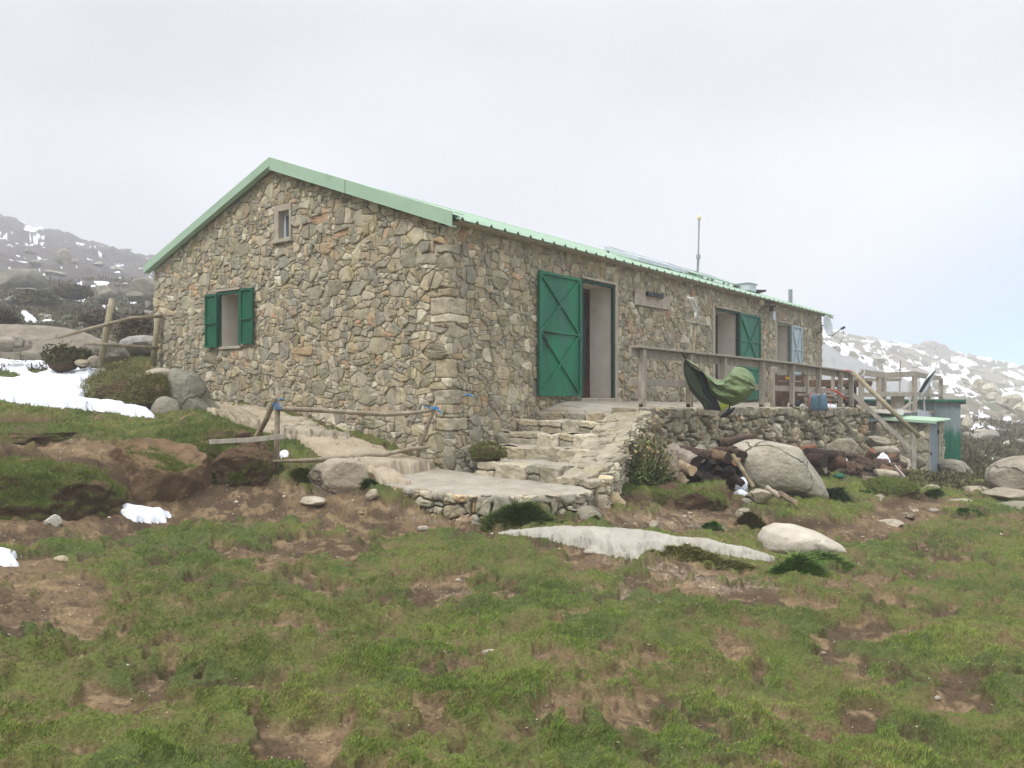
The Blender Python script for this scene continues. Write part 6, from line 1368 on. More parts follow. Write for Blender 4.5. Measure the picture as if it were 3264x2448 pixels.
# far right slope
crop = thing('rock_outcrop', 'craggy granite outcrop on the skyline of the right hand hill', 'outcrop')
for k, (b, d) in enumerate((((2898, 1098, 2966, 1150), 210), ((2925, 1084, 3012, 1152), 212), ((2972, 1094, 3034, 1168), 208), ((2944, 1110, 2992, 1172), 206), ((2998, 1104, 3058, 1166), 211), ((2905, 1118, 2950, 1160), 207), ((3030, 1130, 3096, 1165), 208))):
    rock('crag', b, d, None, seed=140+k, colr=lin(140, 134, 126), sub=5, facets=14, cut=.62, rough=.14, sink=.4, parent=crop)
for k, (b, d, lab) in enumerate((((2732, 1066, 2766, 1090), 218, 'small stacked rock knob on the skyline right of the satellite dish'), ((3104, 1206, 3150, 1242), 78, 'pale split boulder on the far slope, the left of three'), ((3134, 1212, 3200, 1258), 76, 'large pale angular boulder on the far slope, the middle of three'), ((3150, 1250, 3192, 1270), 74, 'small pale boulder below the large angular one on the far slope'),
                                 ((3180, 1244, 3264, 1292), 66, 'long pale slab boulder lying on the far slope'), ((3236, 1280, 3330, 1330), 60, 'pale rounded boulder on the far slope at the right edge'), ((3068, 1322, 3110, 1360), 40, 'smooth grey boulder just right of the green shed'), ((3106, 1358, 3160, 1400), 40, 'grey boulder below the smooth one right of the shed'), ((3190, 1402, 3226, 1436), 36, 'round grey boulder on the dark heath right of the shed'))):
    R_('boulder', b, d, lab, 'boulder', 160+k, colr=lin(188, 182, 164), sub=5, facets=16, cut=.5, rough=.13, sink=.5)
rs = np.random.RandomState(5); src = None
protos = []
for k in range(5):
    p, f = rock_arrays(700+k, 1, .9, .8, 4, 18, .45, .2)
    o = raw_mesh('far_boulder', p, f, M['granite'], None, np.tile(np.array(lin(158, 152, 140))*(.85+.08*k), (len(p), 1))); protos.append(o)
k = 0; used = 0
while k < 110:
    px = rs.uniform(2630, 3420); d = math.exp(rs.uniform(math.log(38), math.log(205))); g = ground_at(px, d); py = HY-F*g.z/d
    if px < 3075 and py > 1265: continue
    if d < 118 and px < 2900: continue
    o = protos[k] if k < 5 else protos[k % 5].copy()
    if k >= 5: col.objects.link(o)
    s = rs.uniform(.16, .5)*(d/60)**.7*(2.0 if rs.rand() < .07 else 1); o.scale = (s*rs.uniform(.9, 1.6), s, s*rs.uniform(.7, 1.1)); o.rotation_euler = (rs.uniform(-.2, .2), rs.uniform(-.2, .2), rs.uniform(0, 6.3)); o.location = (g.x, g.y, g.z+s*.18)
    tag(o, 'pale granite block among the snow patches on the far right slope', 'boulder', 'blocks on the far right slope'); k += 1
rs = np.random.RandomState(8)
for k in range(36):
    px = rs.uniform(-250, 490); d = math.exp(rs.uniform(math.log(30), math.log(180))); g = ground_at(px, d)
    o = protos[k % 5].copy(); col.objects.link(o); s = rs.uniform(.2, .55)*(d/55)**.7; o.scale = (s*rs.uniform(1, 1.8), s, s*rs.uniform(.5, .9)); o.rotation_euler = (0, 0, rs.uniform(0, 6.3)); o.location = (g.x, g.y, g.z+s*.1)
    tag(o, 'small grey rock scattered over the heath of the left hillside', 'boulder', 'rocks on the left hillside')

# ================================================================== SNOW PATCHES
def snow(P, thick, dr, label, holes=(), edge=14, seed=1, rough=7, noise=.04):
    o = drape('snow_patch', P, thick, M['snow'], dr, holes, edge, noise*.5, seed=seed, rough_edge=rough); tag(o, label, 'snow patch', 'old snow patches'); return o
snow([(-400, 1010), (-100, 1085), (0, 1106), (98, 1130), (182, 1153), (325, 1167), (358, 1172), (300, 1198), (262, 1222), (292, 1236), (256, 1275), (319, 1284), (358, 1284), (407, 1294), (456, 1303), (497, 1333), (430, 1328), (358, 1317), (260, 1304), (163, 1297), (65, 1287), (0, 1274), (-300, 1260)], .10, (11.0, 24), 'large smooth snow field left of the gable mound',
     holes=[[(-60, 1172), (0, 1178), (50, 1188), (72, 1203), (40, 1212), (-20, 1206), (-80, 1196)], [(88, 1178), (150, 1176), (154, 1186), (112, 1198), (92, 1190)], [(24, 1228), (58, 1229), (50, 1234), (28, 1233)]], edge=16, seed=2, rough=3)
snow([(378, 1621), (402, 1612), (470, 1622), (553, 1644), (528, 1656), (534, 1668), (500, 1668), (430, 1662), (395, 1645)], .05, (7, 9.6), 'elongated white snow scrap on the bare earth below the bank', seed=3, edge=16, rough=4)
snow([(-60, 1750), (10, 1755), (66, 1774), (40, 1784), (60, 1806), (0, 1802), (-60, 1790)], .05, (5.2, 8), 'melting snow scrap at the left edge of the meadow', seed=4, edge=14, rough=5)
snow([(220, 948), (250, 940), (285, 945), (275, 960), (236, 962)], .2, (30, 70), 'small oval snow patch on the left hillside', seed=5, edge=5, rough=1.5)
snow([(62, 1004), (84, 1006), (122, 1032), (80, 1030)], .2, (24, 45), 'narrow snow strip above the whaleback boulder', seed=6, edge=5, rough=1.5)
snow([(740, 1460), (800, 1450), (850, 1458), (815, 1470), (750, 1472)], .04, (9.6, 11.3), 'snow scrap at the foot of the leaning fence brace', seed=7, edge=8, rough=3)
snow([(885, 1450), (905, 1440), (925, 1443), (915, 1456), (895, 1462)], .04, (9.6, 11.5), 'snow scrap in the grass right of the fence post', seed=8, edge=8, rough=2)
def snow_lump(bbox, d, label, seed): 
    R_('snow_patch', bbox, d, label, 'snow patch', seed, mat=M['snow'], facets=10, cut=.5, rough=.2, sub=4, sink=.6, boxy=.3, group='old snow patches')
snow_lump((2344, 1521, 2394, 1566), 11.55, 'snow lump between the black logs and the leaning pole', 201); snow_lump((2338, 1551, 2388, 1580), 11.4, 'rounded snow lump below the leaning pole', 202)
snow_lump((2748, 1502, 2790, 1530), 16.0, 'snow lump in the front of the brown log pile', 203); snow_lump((2790, 1440, 2838, 1480), 16.9, 'snow wedge behind the brown log pile', 204); snow_lump((2688, 1458, 2704, 1486), 15.6, 'small snow lump among the brown logs', 205)
snow_lump((3000, 1513, 3048, 1528), 20.2, 'snow strip at the foot of the long shed boulder', 206)
# ================================================================== LOGS
def log_mesh(seed, L, r, c1, c2, bend=.03, n=10):
    rs = np.random.RandomState(seed); k = 7; V = []; cols = []
    prof = 1+rs.normal(size=n)*.15
    for i in range(k):
        t = i/(k-1)-.5; cx, cy = bend*L*math.sin(t*3+seed), bend*L*math.cos(t*2.2+seed)*.6
        for j in range(n):
            a = 2*math.pi*j/n; rr = r*prof[j]*(1+rs.normal()*.09)*(1-.12*t); V.append((t*L, cx+rr*math.cos(a), cy+rr*math.sin(a))); cols.append(c1)
    Fs = [(i*n+j, i*n+(j+1) % n, (i+1)*n+(j+1) % n, (i+1)*n+j) for i in range(k-1) for j in range(n)]; fm = [0]*len(Fs)
    b = len(V)
    for i, sgn in ((0, -1), (k-1, 1)):
        for j in range(n): V.append(V[i*n+j]); cols.append(c2)
    Fs.append(tuple(b+j for j in range(n))[::-1]); Fs.append(tuple(b+n+j for j in range(n))); fm += [1, 1]
    return np.array(V), Fs, cols, fm
def log(name, p0, p1, r, c1, c2, label, seed, group=None, bend=.03):
    p0 = Vector(p0); p1 = Vector(p1); L = (p1-p0).length; V, Fs, cs, fm = log_mesh(seed, L, r, c1, c2, bend)
    q = (p1-p0).to_track_quat('X', 'Z'); Mx = np.array(q.to_matrix()); mid = np.array((p0+p1)/2)
    o = raw_mesh(name, V@Mx.T+mid, Fs, [M['bark'], M['log_end']], None, cs, True, fm); tag(o, label, 'log', group); return o
BLK = lin(44, 40, 38); DBR = lin(80, 68, 58); RUS = lin(98, 80, 66); ORA = lin(122, 100, 80); GRY = lin(150, 142, 130)
END_D = lin(58, 50, 46); END_L = lin(150, 120, 90)
rs = np.random.RandomState(31)
# weathered grey stump and trunks at the left of the black pile
log('tree_stump', at(2146, 1548, 11.45), at(2128, 1446, 11.75), .15, GRY, lin(150, 138, 124), 'split grey weathered stump standing by the terrace bush', 1, bend=.02)
log('tree_stump', at(2124, 1536, 11.5), at(2121, 1455, 11.75), .12, lin(140, 132, 120), lin(150, 138, 124), 'narrower half of the grey stump, nearest the bush', 2, bend=.02)
log('log', at(2131, 1436, 11.9), at(2218, 1474, 11.5), .115, GRY, END_D, 'thick grey weathered log sloping down from the stump', 3)
log('log', at(2170, 1482, 11.55), at(2208, 1500, 11.2), .075, lin(168, 152, 126), lin(196, 178, 148), 'short pale cut log poking out of the black pile', 4)
log('log', at(2168, 1520, 11.4), at(2188, 1552, 11.15), .07, lin(140, 126, 104), BLK, 'short pale log with a burnt end at the foot of the stump', 5)
log('log', at(2150, 1432, 12.1), at(2266, 1456, 11.7), .075, lin(84, 70, 60), END_D, 'long dark brown log across the top of the black pile', 6)
log('log', at(2268, 1450, 11.8), at(2320, 1462, 11.5), .085, lin(128, 108, 88), END_D, 'brown log with a dark end on top of the black pile', 7)
log('log', at(2318, 1458, 11.8), at(2350, 1470, 11.5), .055, lin(170, 146, 122), lin(150, 120, 96), 'peeled pinkish log at the upper right of the black pile', 8)
log('log', at(2284, 1440, 12.2), at(2346, 1434, 11.9), .07, lin(82, 68, 58), END_D, 'dark brown log resting on the stones above the black pile', 9)
log('log', at(2340, 1438, 12.0), at(2366, 1452, 11.7), .08, DBR, END_D, 'stubby dark log at the top right of the black pile by the huge boulder', 10)
log('log', at(2290, 1408, 13.2), at(2400, 1392, 13.4), .06, lin(124, 108, 92), END_D, 'grey brown log lying along the terrace wall behind the huge boulder', 11)
log('log', at(2310, 1418, 12.9), at(2380, 1402, 13.1), .05, lin(70, 56, 48), END_D, 'dark log lying just below the grey brown one at the terrace wall', 12)
g1 = 'charred logs of the black pile'
for k in range(34):
    px = rs.uniform(2185, 2352); py = rs.uniform(1468, 1552); d = 11.55+(1545-py)/85*.35+rs.uniform(-.1, .1)
    if px < 2205 and py < 1500: continue
    an = rs.uniform(-1.0, 1.3); L = rs.uniform(.22, .42); dv_ = Vector((math.cos(an)*.75, rs.uniform(-.9, -.3), math.sin(an)*.8)).normalized()*L/2; c = at(px, py, d)
    log('log', c-dv_, c+dv_, rs.uniform(.045, .075), BLK if rs.rand() < .8 else lin(62, 50, 46), lin(44, 38, 36), 'short charred log in the heart of the black wood pile', 400+k, g1)
log('pole', at(2336, 1450, 11.3), at(2402, 1552, 11.0), .026, lin(150, 138, 112), lin(150, 138, 112), 'thin pale pole leaning against the huge boulder', 13, bend=.0)
log('log', at(2484, 1572, 11.05), at(2538, 1604, 10.7), .035, lin(140, 126, 108), lin(190, 176, 150), 'pale stick lying at the foot of the huge boulder', 14, bend=.0)
log('log', at(2442, 1556, 11.2), at(2490, 1584, 11.0), .04, lin(174, 164, 148), lin(160, 148, 130), 'bleached branch on the turf in front of the huge boulder', 15)
g2 = 'logs of the brown wood pile'
for k in range(72):
    t = rs.rand(); px = 2560+t*300+rs.uniform(-10, 20); py0 = 1432+t*44; py = py0+rs.rand()**.9*(88-t*50); d = 14.4+t*2.6+(1510-py)/80*.9+rs.uniform(-.1, .1)
    an = rs.uniform(-.7, .7) if rs.rand() < .75 else rs.uniform(-1.5, 1.5); L = rs.uniform(.26, .55); dv_ = Vector((math.cos(an), rs.uniform(-.7, .5), math.sin(an)*.6)).normalized()*L/2; c = at(px, py, d)
    kind = rs.choice(4, p=[.48, .26, .10, .16]); cc = [DBR, RUS, ORA, BLK][kind]
    lab = ['dark brown log tumbled in the brown wood pile', 'rusty brown log tumbled in the brown wood pile', 'orange brown split log in the brown wood pile', 'blackened log in the brown wood pile'][kind]
    log('log', c-dv_, c+dv_, rs.uniform(.05, .095), cc, [END_D, lin(110, 80, 60), END_L, END_D][kind], lab, 500+k, g2)
log('log', at(2548, 1436, 14.6), at(2592, 1424, 14.9), .07, lin(132, 92, 70), END_L, 'bright orange brown log behind the huge boulder, left end of the brown pile', 16)
log('log', at(2566, 1448, 14.4), at(2650, 1456, 14.5), .11, lin(50, 40, 36), END_D, 'thick blackish log at the upper left of the brown pile', 17)
log('log', at(2578, 1466, 14.2), at(2628, 1470, 14.0), .12, lin(62, 46, 40), END_D, 'thick dark brown log next to the huge boulder', 18)
log('log', at(2636, 1478, 14.6), at(2698, 1476, 14.5), .10, lin(92, 68, 54), END_L, 'thick brown log lying level in the middle of the brown pile', 19)
m = MB(); m.beam(at(2748, 1524, 15.6), at(2826, 1535, 15.4), .05, .10); o = m.build('wooden_board', M['wood_pole'], None, .005); tag(o, 'pale plank lying in front of the brown log pile', 'board')
m = MB(); m.beam(at(2852, 1490, 16.6), at(2884, 1528, 16.0), .03, .12); o = m.build('wooden_board', M['wood'], None, .005); tag(o, 'grey plank leaning at the right end of the brown log pile', 'board')
m = MB(); m.beam(at(2746, 1418, 17.3), at(2780, 1438, 17.0), .02, .07); o = m.build('wooden_board', M['wood_pole'], None, .004); tag(o, 'thin pale slat sticking up from the brown log pile', 'board')
m = MB(); m.hexa([at(2668, 1548, 13.9), at(2720, 1552, 13.7), at(2716, 1550, 14.2), at(2672, 1546, 14.3), at(2690, 1522, 14.0), at(2716, 1540, 13.75), at(2712, 1536, 14.15), at(2694, 1522, 14.2)]); o = m.build('log', M['black_metal'], None, .02); tag(o, 'black burnt wedge of wood in front of the brown pile', 'log')
p, f = rock_arrays(88, .10, .08, .05, 2, 5, .7, .1); c = at(2674, 1518, 14.3); o = raw_mesh('bottle_scrap', p+np.array(c), f, M['green_win']); tag(o, 'scrap of bright green plastic at the front of the brown pile', 'litter')
log('log', at(1545, 2101, 5.05), at(1588, 2108, 5.0), .012, GRY, GRY, 'short bleached stick lying in the near meadow', 20)

# ================================================================== SHRUBS, TUFTS
def leaf_cloud(rs, n, c, s, size, cols, shell=.5, flat=False, up=0.):
    """n small leaf-shaped triangles through an ellipsoid volume"""
    u = rs.normal(size=(n, 3)); u /= np.linalg.norm(u, axis=1, keepdims=True); rad = (shell+(1-shell)*rs.rand(n))[:, None]
    nz_ = fbm3(u*2.2+rs.rand()*50, 3, 3)[:, None]; rad = rad*(.62+.76*nz_)
    p = u*rad; p[:, 2] = np.where(p[:, 2] < -.25, -.25-(p[:, 2]+.25)*.2, p[:, 2]); p = np.array(c)+p*np.array(s)
    a = rs.normal(size=(n, 3)); a[:, 2] += up; a /= np.linalg.norm(a, axis=1, keepdims=True); b = np.cross(a, rs.normal(size=(n, 3))); b /= np.linalg.norm(b, axis=1, keepdims=True)
    l = size*rs.uniform(.6, 1.4, (n, 1)); w = l*.28
    V = np.stack([p-b*w, p+a*l*.5+b*0, p+b*w, p+a*l], 1).reshape(-1, 3)
    V = np.stack([p-b*w, p+b*w, p+a*l], 1).reshape(-1, 3)
    cc = np.array(cols)[rs.choice(len(cols), n)]*rs.uniform(.7, 1.25, (n, 1)); cl = fbm3(p*3/max(s), 11, 3)[:, None]; cc = cc*(.65+.7*cl)
    return V, np.arange(n*3).reshape(n, 3), np.repeat(cc, 3, 0)
def shrub(name, bbox, d, label, n, size, cols, seed, depth=None, cat='shrub', core=True, twigs=30, twig_col='wood', up=.3, shell=.45, core_mat='soil', group=None):
    rs = np.random.RandomState(seed); x0, y0, x1, y1 = bbox; w = (x1-x0)/F*d; h = (y1-y0)/F*d; c = at((x0+x1)/2, y1, d); dp = depth or w*.7
    s = thing(name, label, cat, tuple(c), 0, group)
    V, f, cc = leaf_cloud(rs, n, (0, 0, h*.32), (w/2, dp/2, h*.68), size, cols, shell, up=up); raw_mesh('foliage', V, f, M['leaf'], s, cc, False)
    if core:
        p, fc = rock_arrays(seed, w*.40, dp*.36, h*.52, 4, 4, .85, .16); raw_mesh('mound', p+np.array([0, 0, h*.22]), fc, M[core_mat], s)
    if twigs:
        m = MB()
        for k in range(twigs):
            an = rs.uniform(0, 6.28); q = rs.uniform(.3, 1.25); e = Vector((math.cos(an)*w*.5*q, math.sin(an)*dp*.5*q, h*rs.uniform(.55, 1.05)*(1.1-q*.45))); b = Vector((e.x*.25, e.y*.25, 0)); mid = (b+e)/2+Vector((rs.normal()*.05*w, rs.normal()*.05*w, .05*h)); m.tube([b, mid, e], [.008, .006, .003], 4, caps=False)
        m.build('twigs', M[twig_col], s)
    return s
GD = [lin(84, 98, 54), lin(70, 86, 46), lin(100, 110, 62)]; GB = [lin(92, 84, 50), lin(76, 74, 42), lin(60, 62, 36)]; DRY = [lin(172, 154, 120), lin(150, 134, 102), lin(120, 118, 76)]; HEA = [lin(96, 80, 70), lin(80, 66, 60), lin(88, 82, 58)]
shrub('shrub', (1990, 1380, 2148, 1548), 11.1, 'straggly bush with dry top growing against the terrace wall', 3200, .05, DRY+GD[:2], 1, depth=.6, twigs=300, twig_col='wood_tan', core=False)
shrub('shrub', (1990, 1455, 2135, 1552), 11.05, 'dense green lower growth of the terrace wall bush', 5200, .05, GD, 2, depth=.6, twigs=0, core=True)
shrub('shrub', (1500, 1408, 1610, 1466), 10.9, 'mossy green bush in the corner of steps and hut wall', 9000, .016, [lin(96, 102, 54), lin(80, 88, 46), lin(116, 110, 66)], 4, depth=.4, shell=.85, twigs=0)
shrub('heather_mound', (250, 1158, 575, 1345), 13.6, 'heather and grass mound covering the boulders by the gable', 34000, .022, [lin(138, 128, 84), lin(124, 106, 86), lin(112, 122, 68), lin(142, 126, 102), lin(104, 120, 62)], 5, depth=1.3, cat='mound', shell=.9, twigs=25, twig_col='wood_brown')
shrub('shrub', (395, 1195, 570, 1300), 12.7, 'dark olive shrub on the front of the heather mound', 14000, .022, [lin(116, 106, 62), lin(98, 92, 54), lin(110, 110, 66)], 6, depth=.6, shell=.85, twigs=12, twig_col='wood_brown')
def sh2(bb, d, lab, sd, cols=HEA, n=1800, size=.10): shrub('heath_bush', bb, d, lab, n, size, cols, sd, cat='bush', twigs=0, group='heath bushes on the left slope')
sh2((-60, 985, 62, 1034), 24, 'dark heath bush at the left edge above the whaleback boulder', 7, [lin(64, 54, 48), lin(58, 56, 40)]); sh2((370, 1000, 500, 1092), 20, 'purple brown heath bush between the far fence posts', 8); sh2((135, 1090, 265, 1168), 15.6, 'olive heath bush in front of the whaleback boulder', 9, GB, 2600, .06)
sh2((230, 1105, 300, 1160), 15.6, 'small dark heath bush beside the left fence post', 10, GB, 1800, .05); sh2((40, 925, 190, 975), 42, 'broad brown green heath bush on the left hillside', 11, GB, 2600, .16); sh2((170, 905, 300, 945), 48, 'brown heath bush below the peaked boulder', 12, HEA+GB, 2400, .18); sh2((260, 985, 380, 1030), 30, 'brownish heath bush left of the far fence post', 13, HEA, 2200, .13)
# eroded earth banks with a cap of turf
def bank(bbox, d, depth, seed, soilc, lip=.35, n=9000, outline=None, rough=.10, amount=1., hb=.035):
    x0, y0, x1, y1 = bbox; rs = np.random.RandomState(seed); w = (x1-x0)/F*d; h = (y1-y0)/F*d; c = at((x0+x1)/2, y1, d)
    V, Fc = rock_arrays(seed, w/2, depth/2, h, 6, 5, .82, rough, .35); V = V+fbm3(V*9+seed, seed, 3)[:, None]*np.array([[.05, .05, .03]])*1.2-np.array([[.03, .03, .02]]); P = V+np.array([c.x, d+depth*.45, c.z-.02])
    nn = np.zeros_like(P); tri = P[Fc]; fn = np.cross(tri[:, 1]-tri[:, 0], tri[:, 2]-tri[:, 0]); 
    for k in range(3): np.add.at(nn, Fc[:, k], fn)
    nn /= np.linalg.norm(nn, axis=1, keepdims=True)+1e-9
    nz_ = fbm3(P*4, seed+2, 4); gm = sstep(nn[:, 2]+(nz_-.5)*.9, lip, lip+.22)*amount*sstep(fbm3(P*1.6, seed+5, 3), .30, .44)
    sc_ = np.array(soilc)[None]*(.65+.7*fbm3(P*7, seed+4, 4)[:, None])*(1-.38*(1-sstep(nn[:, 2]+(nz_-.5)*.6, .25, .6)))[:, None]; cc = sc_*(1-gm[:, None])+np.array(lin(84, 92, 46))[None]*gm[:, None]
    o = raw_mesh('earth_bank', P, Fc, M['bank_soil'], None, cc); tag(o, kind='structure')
    fa = np.linalg.norm(fn, axis=1)*(gm[Fc].mean(1)**1.2); fi = rs.choice(len(Fc), n, p=fa/fa.sum()); u = rs.rand(n, 2); u = np.where(u.sum(1, keepdims=True) > 1, 1-u, u); T = tri[fi]; A = T[:, 0]+(T[:, 1]-T[:, 0])*u[:, :1]+(T[:, 2]-T[:, 0])*u[:, 1:]; N_ = nn[Fc[fi, 0]]
    edge_ = 1-sstep(N_[:, 2], .45, .8); hh = hb*rs.uniform(.5, 1.3, n)*(1+1.0*edge_); dirv = N_*.5+rs.normal(size=(n, 3))*.45+np.array([0, 0, .5]); dirv[:, 1] -= .5*edge_; dirv[:, 2] -= .5*edge_; dirv /= np.linalg.norm(dirv, axis=1, keepdims=True); an = rs.uniform(0, 3.14, n); wd_ = .0024*max(1, d/8)
    o_ = np.stack([np.cos(an), np.sin(an), 0*an], -1)*wd_; VV = np.stack([A-o_-N_*.004, A+o_-N_*.004, A+dirv*hh[:, None]], 1).reshape(-1, 3); gc = np.array([lin(110, 126, 60), lin(96, 112, 50), lin(128, 136, 74), lin(84, 96, 52), lin(140, 128, 88)])[rs.choice(5, n, p=[.3, .3, .15, .15, .1])]*rs.uniform(.75, 1.2, (n, 1))
    b_ = raw_mesh('turf', VV, np.arange(3*n).reshape(n, 3), M['leaf'], o, np.repeat(gc, 3, 0), False)
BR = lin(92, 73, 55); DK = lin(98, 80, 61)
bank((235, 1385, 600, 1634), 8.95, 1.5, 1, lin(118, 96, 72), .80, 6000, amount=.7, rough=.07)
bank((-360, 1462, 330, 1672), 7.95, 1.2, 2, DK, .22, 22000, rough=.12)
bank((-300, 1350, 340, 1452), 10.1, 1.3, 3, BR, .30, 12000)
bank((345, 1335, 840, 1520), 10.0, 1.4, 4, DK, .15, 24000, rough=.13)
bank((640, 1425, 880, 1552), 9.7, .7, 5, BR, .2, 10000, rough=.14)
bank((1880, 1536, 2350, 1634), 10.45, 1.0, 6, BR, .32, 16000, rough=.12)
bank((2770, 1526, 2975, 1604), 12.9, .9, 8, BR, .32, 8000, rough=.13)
# long grass tussocks
def tussock(bbox, d, label, n, seed, cols=None, lean=(0, -.4), depth=None, hblade=None):
    rs = np.random.RandomState(seed); x0, y0, x1, y1 = bbox; w = (x1-x0)/F*d; h = (y1-y0)/F*d; dp = depth or w*.6; cols = cols or [lin(64, 92, 34), lin(52, 80, 30), lin(84, 108, 48)]
    th = rs.uniform(0, 6.283, n); rr = np.sqrt(rs.rand(n))*np.where(rs.rand(n) < .25, 1.25, 1)*(.75+.5*vnoise(np.cos(th)*2+seed, np.sin(th)*2, seed)); bx = np.cos(th)*rr*w*.5; by = np.sin(th)*rr*dp*.5; c = at((x0+x1)/2, y1, d)
    gzv = gz(c.x+bx, d+by); hh = (hblade or h*.42)*rs.uniform(.6, 1.25, n)*(1-.4*rr); lx = lean[0]*hh+rs.normal(size=n)*.6*hh+np.cos(th)*rr*hh*.5; ly = lean[1]*hh+rs.normal(size=n)*.55*hh
    hump = h*.42*np.clip(1-rr**2, 0, 1)*(.6+.8*vnoise(bx/w*5+seed, by/w*5, seed)); A = np.stack([c.x+bx, d+by, gzv+hump-.02], -1); T = A+np.stack([lx, ly, hh*.8], -1); wd_ = (.0045+.003*rs.rand(n))*max(1, d/9); an = rs.uniform(0, 3.14, n)
    o_ = np.stack([np.cos(an)*wd_, np.sin(an)*wd_, 0*an], -1); Mid = (A+T)/2+np.stack([-lx*.12, -ly*.12, hh*.14], -1)
    V = np.stack([A-o_, A+o_, Mid+o_*.8, Mid-o_*.8, T], 1).reshape(-1, 3); b = np.arange(n)*5; f4 = np.stack([b, b+1, b+2, b+3], -1); f3 = np.stack([b+3, b+2, b+4], -1)
    cc = np.array(cols)[rs.choice(len(cols), n)]*rs.uniform(1.1, 1.9, (n, 1))
    t = thing('grass_tussock', label, 'grass tussock'); raw_mesh('blades', V, [f4, f3], M['leaf'], t, np.repeat(cc, 5, 0), False)
    q, fq_ = rock_arrays(seed, w*.44, dp*.44, h*.30, 3, 2, .9, .1); raw_mesh('root_hump', q+np.array([c.x, d, gz1(c.x, d)-h*.02]), fq_, M['turf_root'], t)
tussock((1556, 1602, 1752, 1692), 8.95, 'dark green grassy clump hanging under the edge of the landing slab', 14000, 16, [lin(88, 104, 56), lin(76, 92, 48), lin(104, 114, 68)], (0, -.7), depth=.4)
tussock((2462, 1752, 2612, 1866), 7.75, 'tall dark green tussock at the right end of the long granite slab', 6000, 1, [lin(76, 102, 46), lin(64, 88, 42), lin(94, 114, 58)], (.25, -.3))
tussock((2500, 1735, 2720, 1800), 8.4, 'low dark tussock between the two pale granite rocks', 4000, 2, [lin(72, 94, 44), lin(64, 84, 42), lin(92, 108, 58)], (.3, -.4))
tussock((2050, 1738, 2420, 1800), 8.05, 'browned grass fringe overhanging the front of the long granite slab', 7000, 3, [lin(120, 118, 72), lin(140, 128, 92), lin(96, 108, 58)], (0, -.8), depth=.35)
tussock((2238, 1655, 2304, 1688), 9.5, 'small round bright tussock on the sandy path', 1800, 4)
tussock((1610, 1660, 1660, 1690), 8.85, 'little grass tuft beside the brown rock under the landing', 900, 5)
tussock((1880, 1648, 1948, 1684), 9.0, 'dull green tuft at the foot of the rounded grey boulder', 1500, 6, [lin(72, 86, 46), lin(96, 92, 60)])
tussock((2350, 1620, 2440, 1680), 9.9, 'brown rooty grass clump at the end of the turf bank', 2600, 7, [lin(108, 92, 66), lin(88, 78, 54), lin(76, 88, 44)], (0, -.6))
tussock((2720, 1556, 2790, 1590), 13, 'dark green tuft left of the small round pink stone', 1500, 8)
tussock((2950, 1550, 3010, 1590), 13.6, 'dark tuft right of the small flat white stone', 1500, 9, [lin(58, 76, 36), lin(74, 86, 46)])
tussock((3180, 1586, 3300, 1618), 12.9, 'dark grass clump between the two long flat right edge rocks', 2200, 10, [lin(54, 72, 34), lin(70, 84, 44)])
tussock((3030, 1610, 3130, 1640), 11.7, 'grass clump below the wedge shaped rock', 1800, 11)
tussock((2620, 1500, 2700, 1570), 12.2, 'dark green growth beside the foot of the huge boulder', 3200, 12, [lin(66, 80, 42), lin(54, 68, 36)])
tussock((930, 1500, 1010, 1560), 10.0, 'mossy tuft left of the blunt boulder below the fence', 2200, 13, [lin(70, 84, 40), lin(86, 88, 50)])
tussock((1150, 1500, 1200, 1545), 9.75, 'dark tuft squeezed between the blunt boulder and the landing', 1500, 14, [lin(52, 72, 32), lin(64, 82, 40)])
tussock((1905, 1300, 2030, 1316), 12.6, 'thin moss and grass on the terrace in front of the first door', 10, 15)
bpy.data.objects.remove(bpy.data.objects[[o.name for o in bpy.data.objects if o.get('label') == 'thin moss and grass on the terrace in front of the first door'][0]].children[1]); 
for o in [o for o in bpy.data.objects if o.get('label') == 'thin moss and grass on the terrace in front of the first door']:
    for c in list(o.children): bpy.data.objects.remove(c)
    bpy.data.objects.remove(o)
mp_, mf_ = rock_arrays(9, .55, .12, .03, 4, 0, 1, .25); c = tp(1905, 1296); ob = raw_mesh('moss_patch', mp_@np.array([[UY, -UX, 0], [UX, UY, 0], [0, 0, 1]])*1+np.array([c.x, c.y, c.z+.01]), mf_, material('moss', lin(86, 84, 40), lin(66, 66, 34), 9, 1, .8, 40)); tag(ob, 'strip of moss on the terrace before the first door step', 'moss')

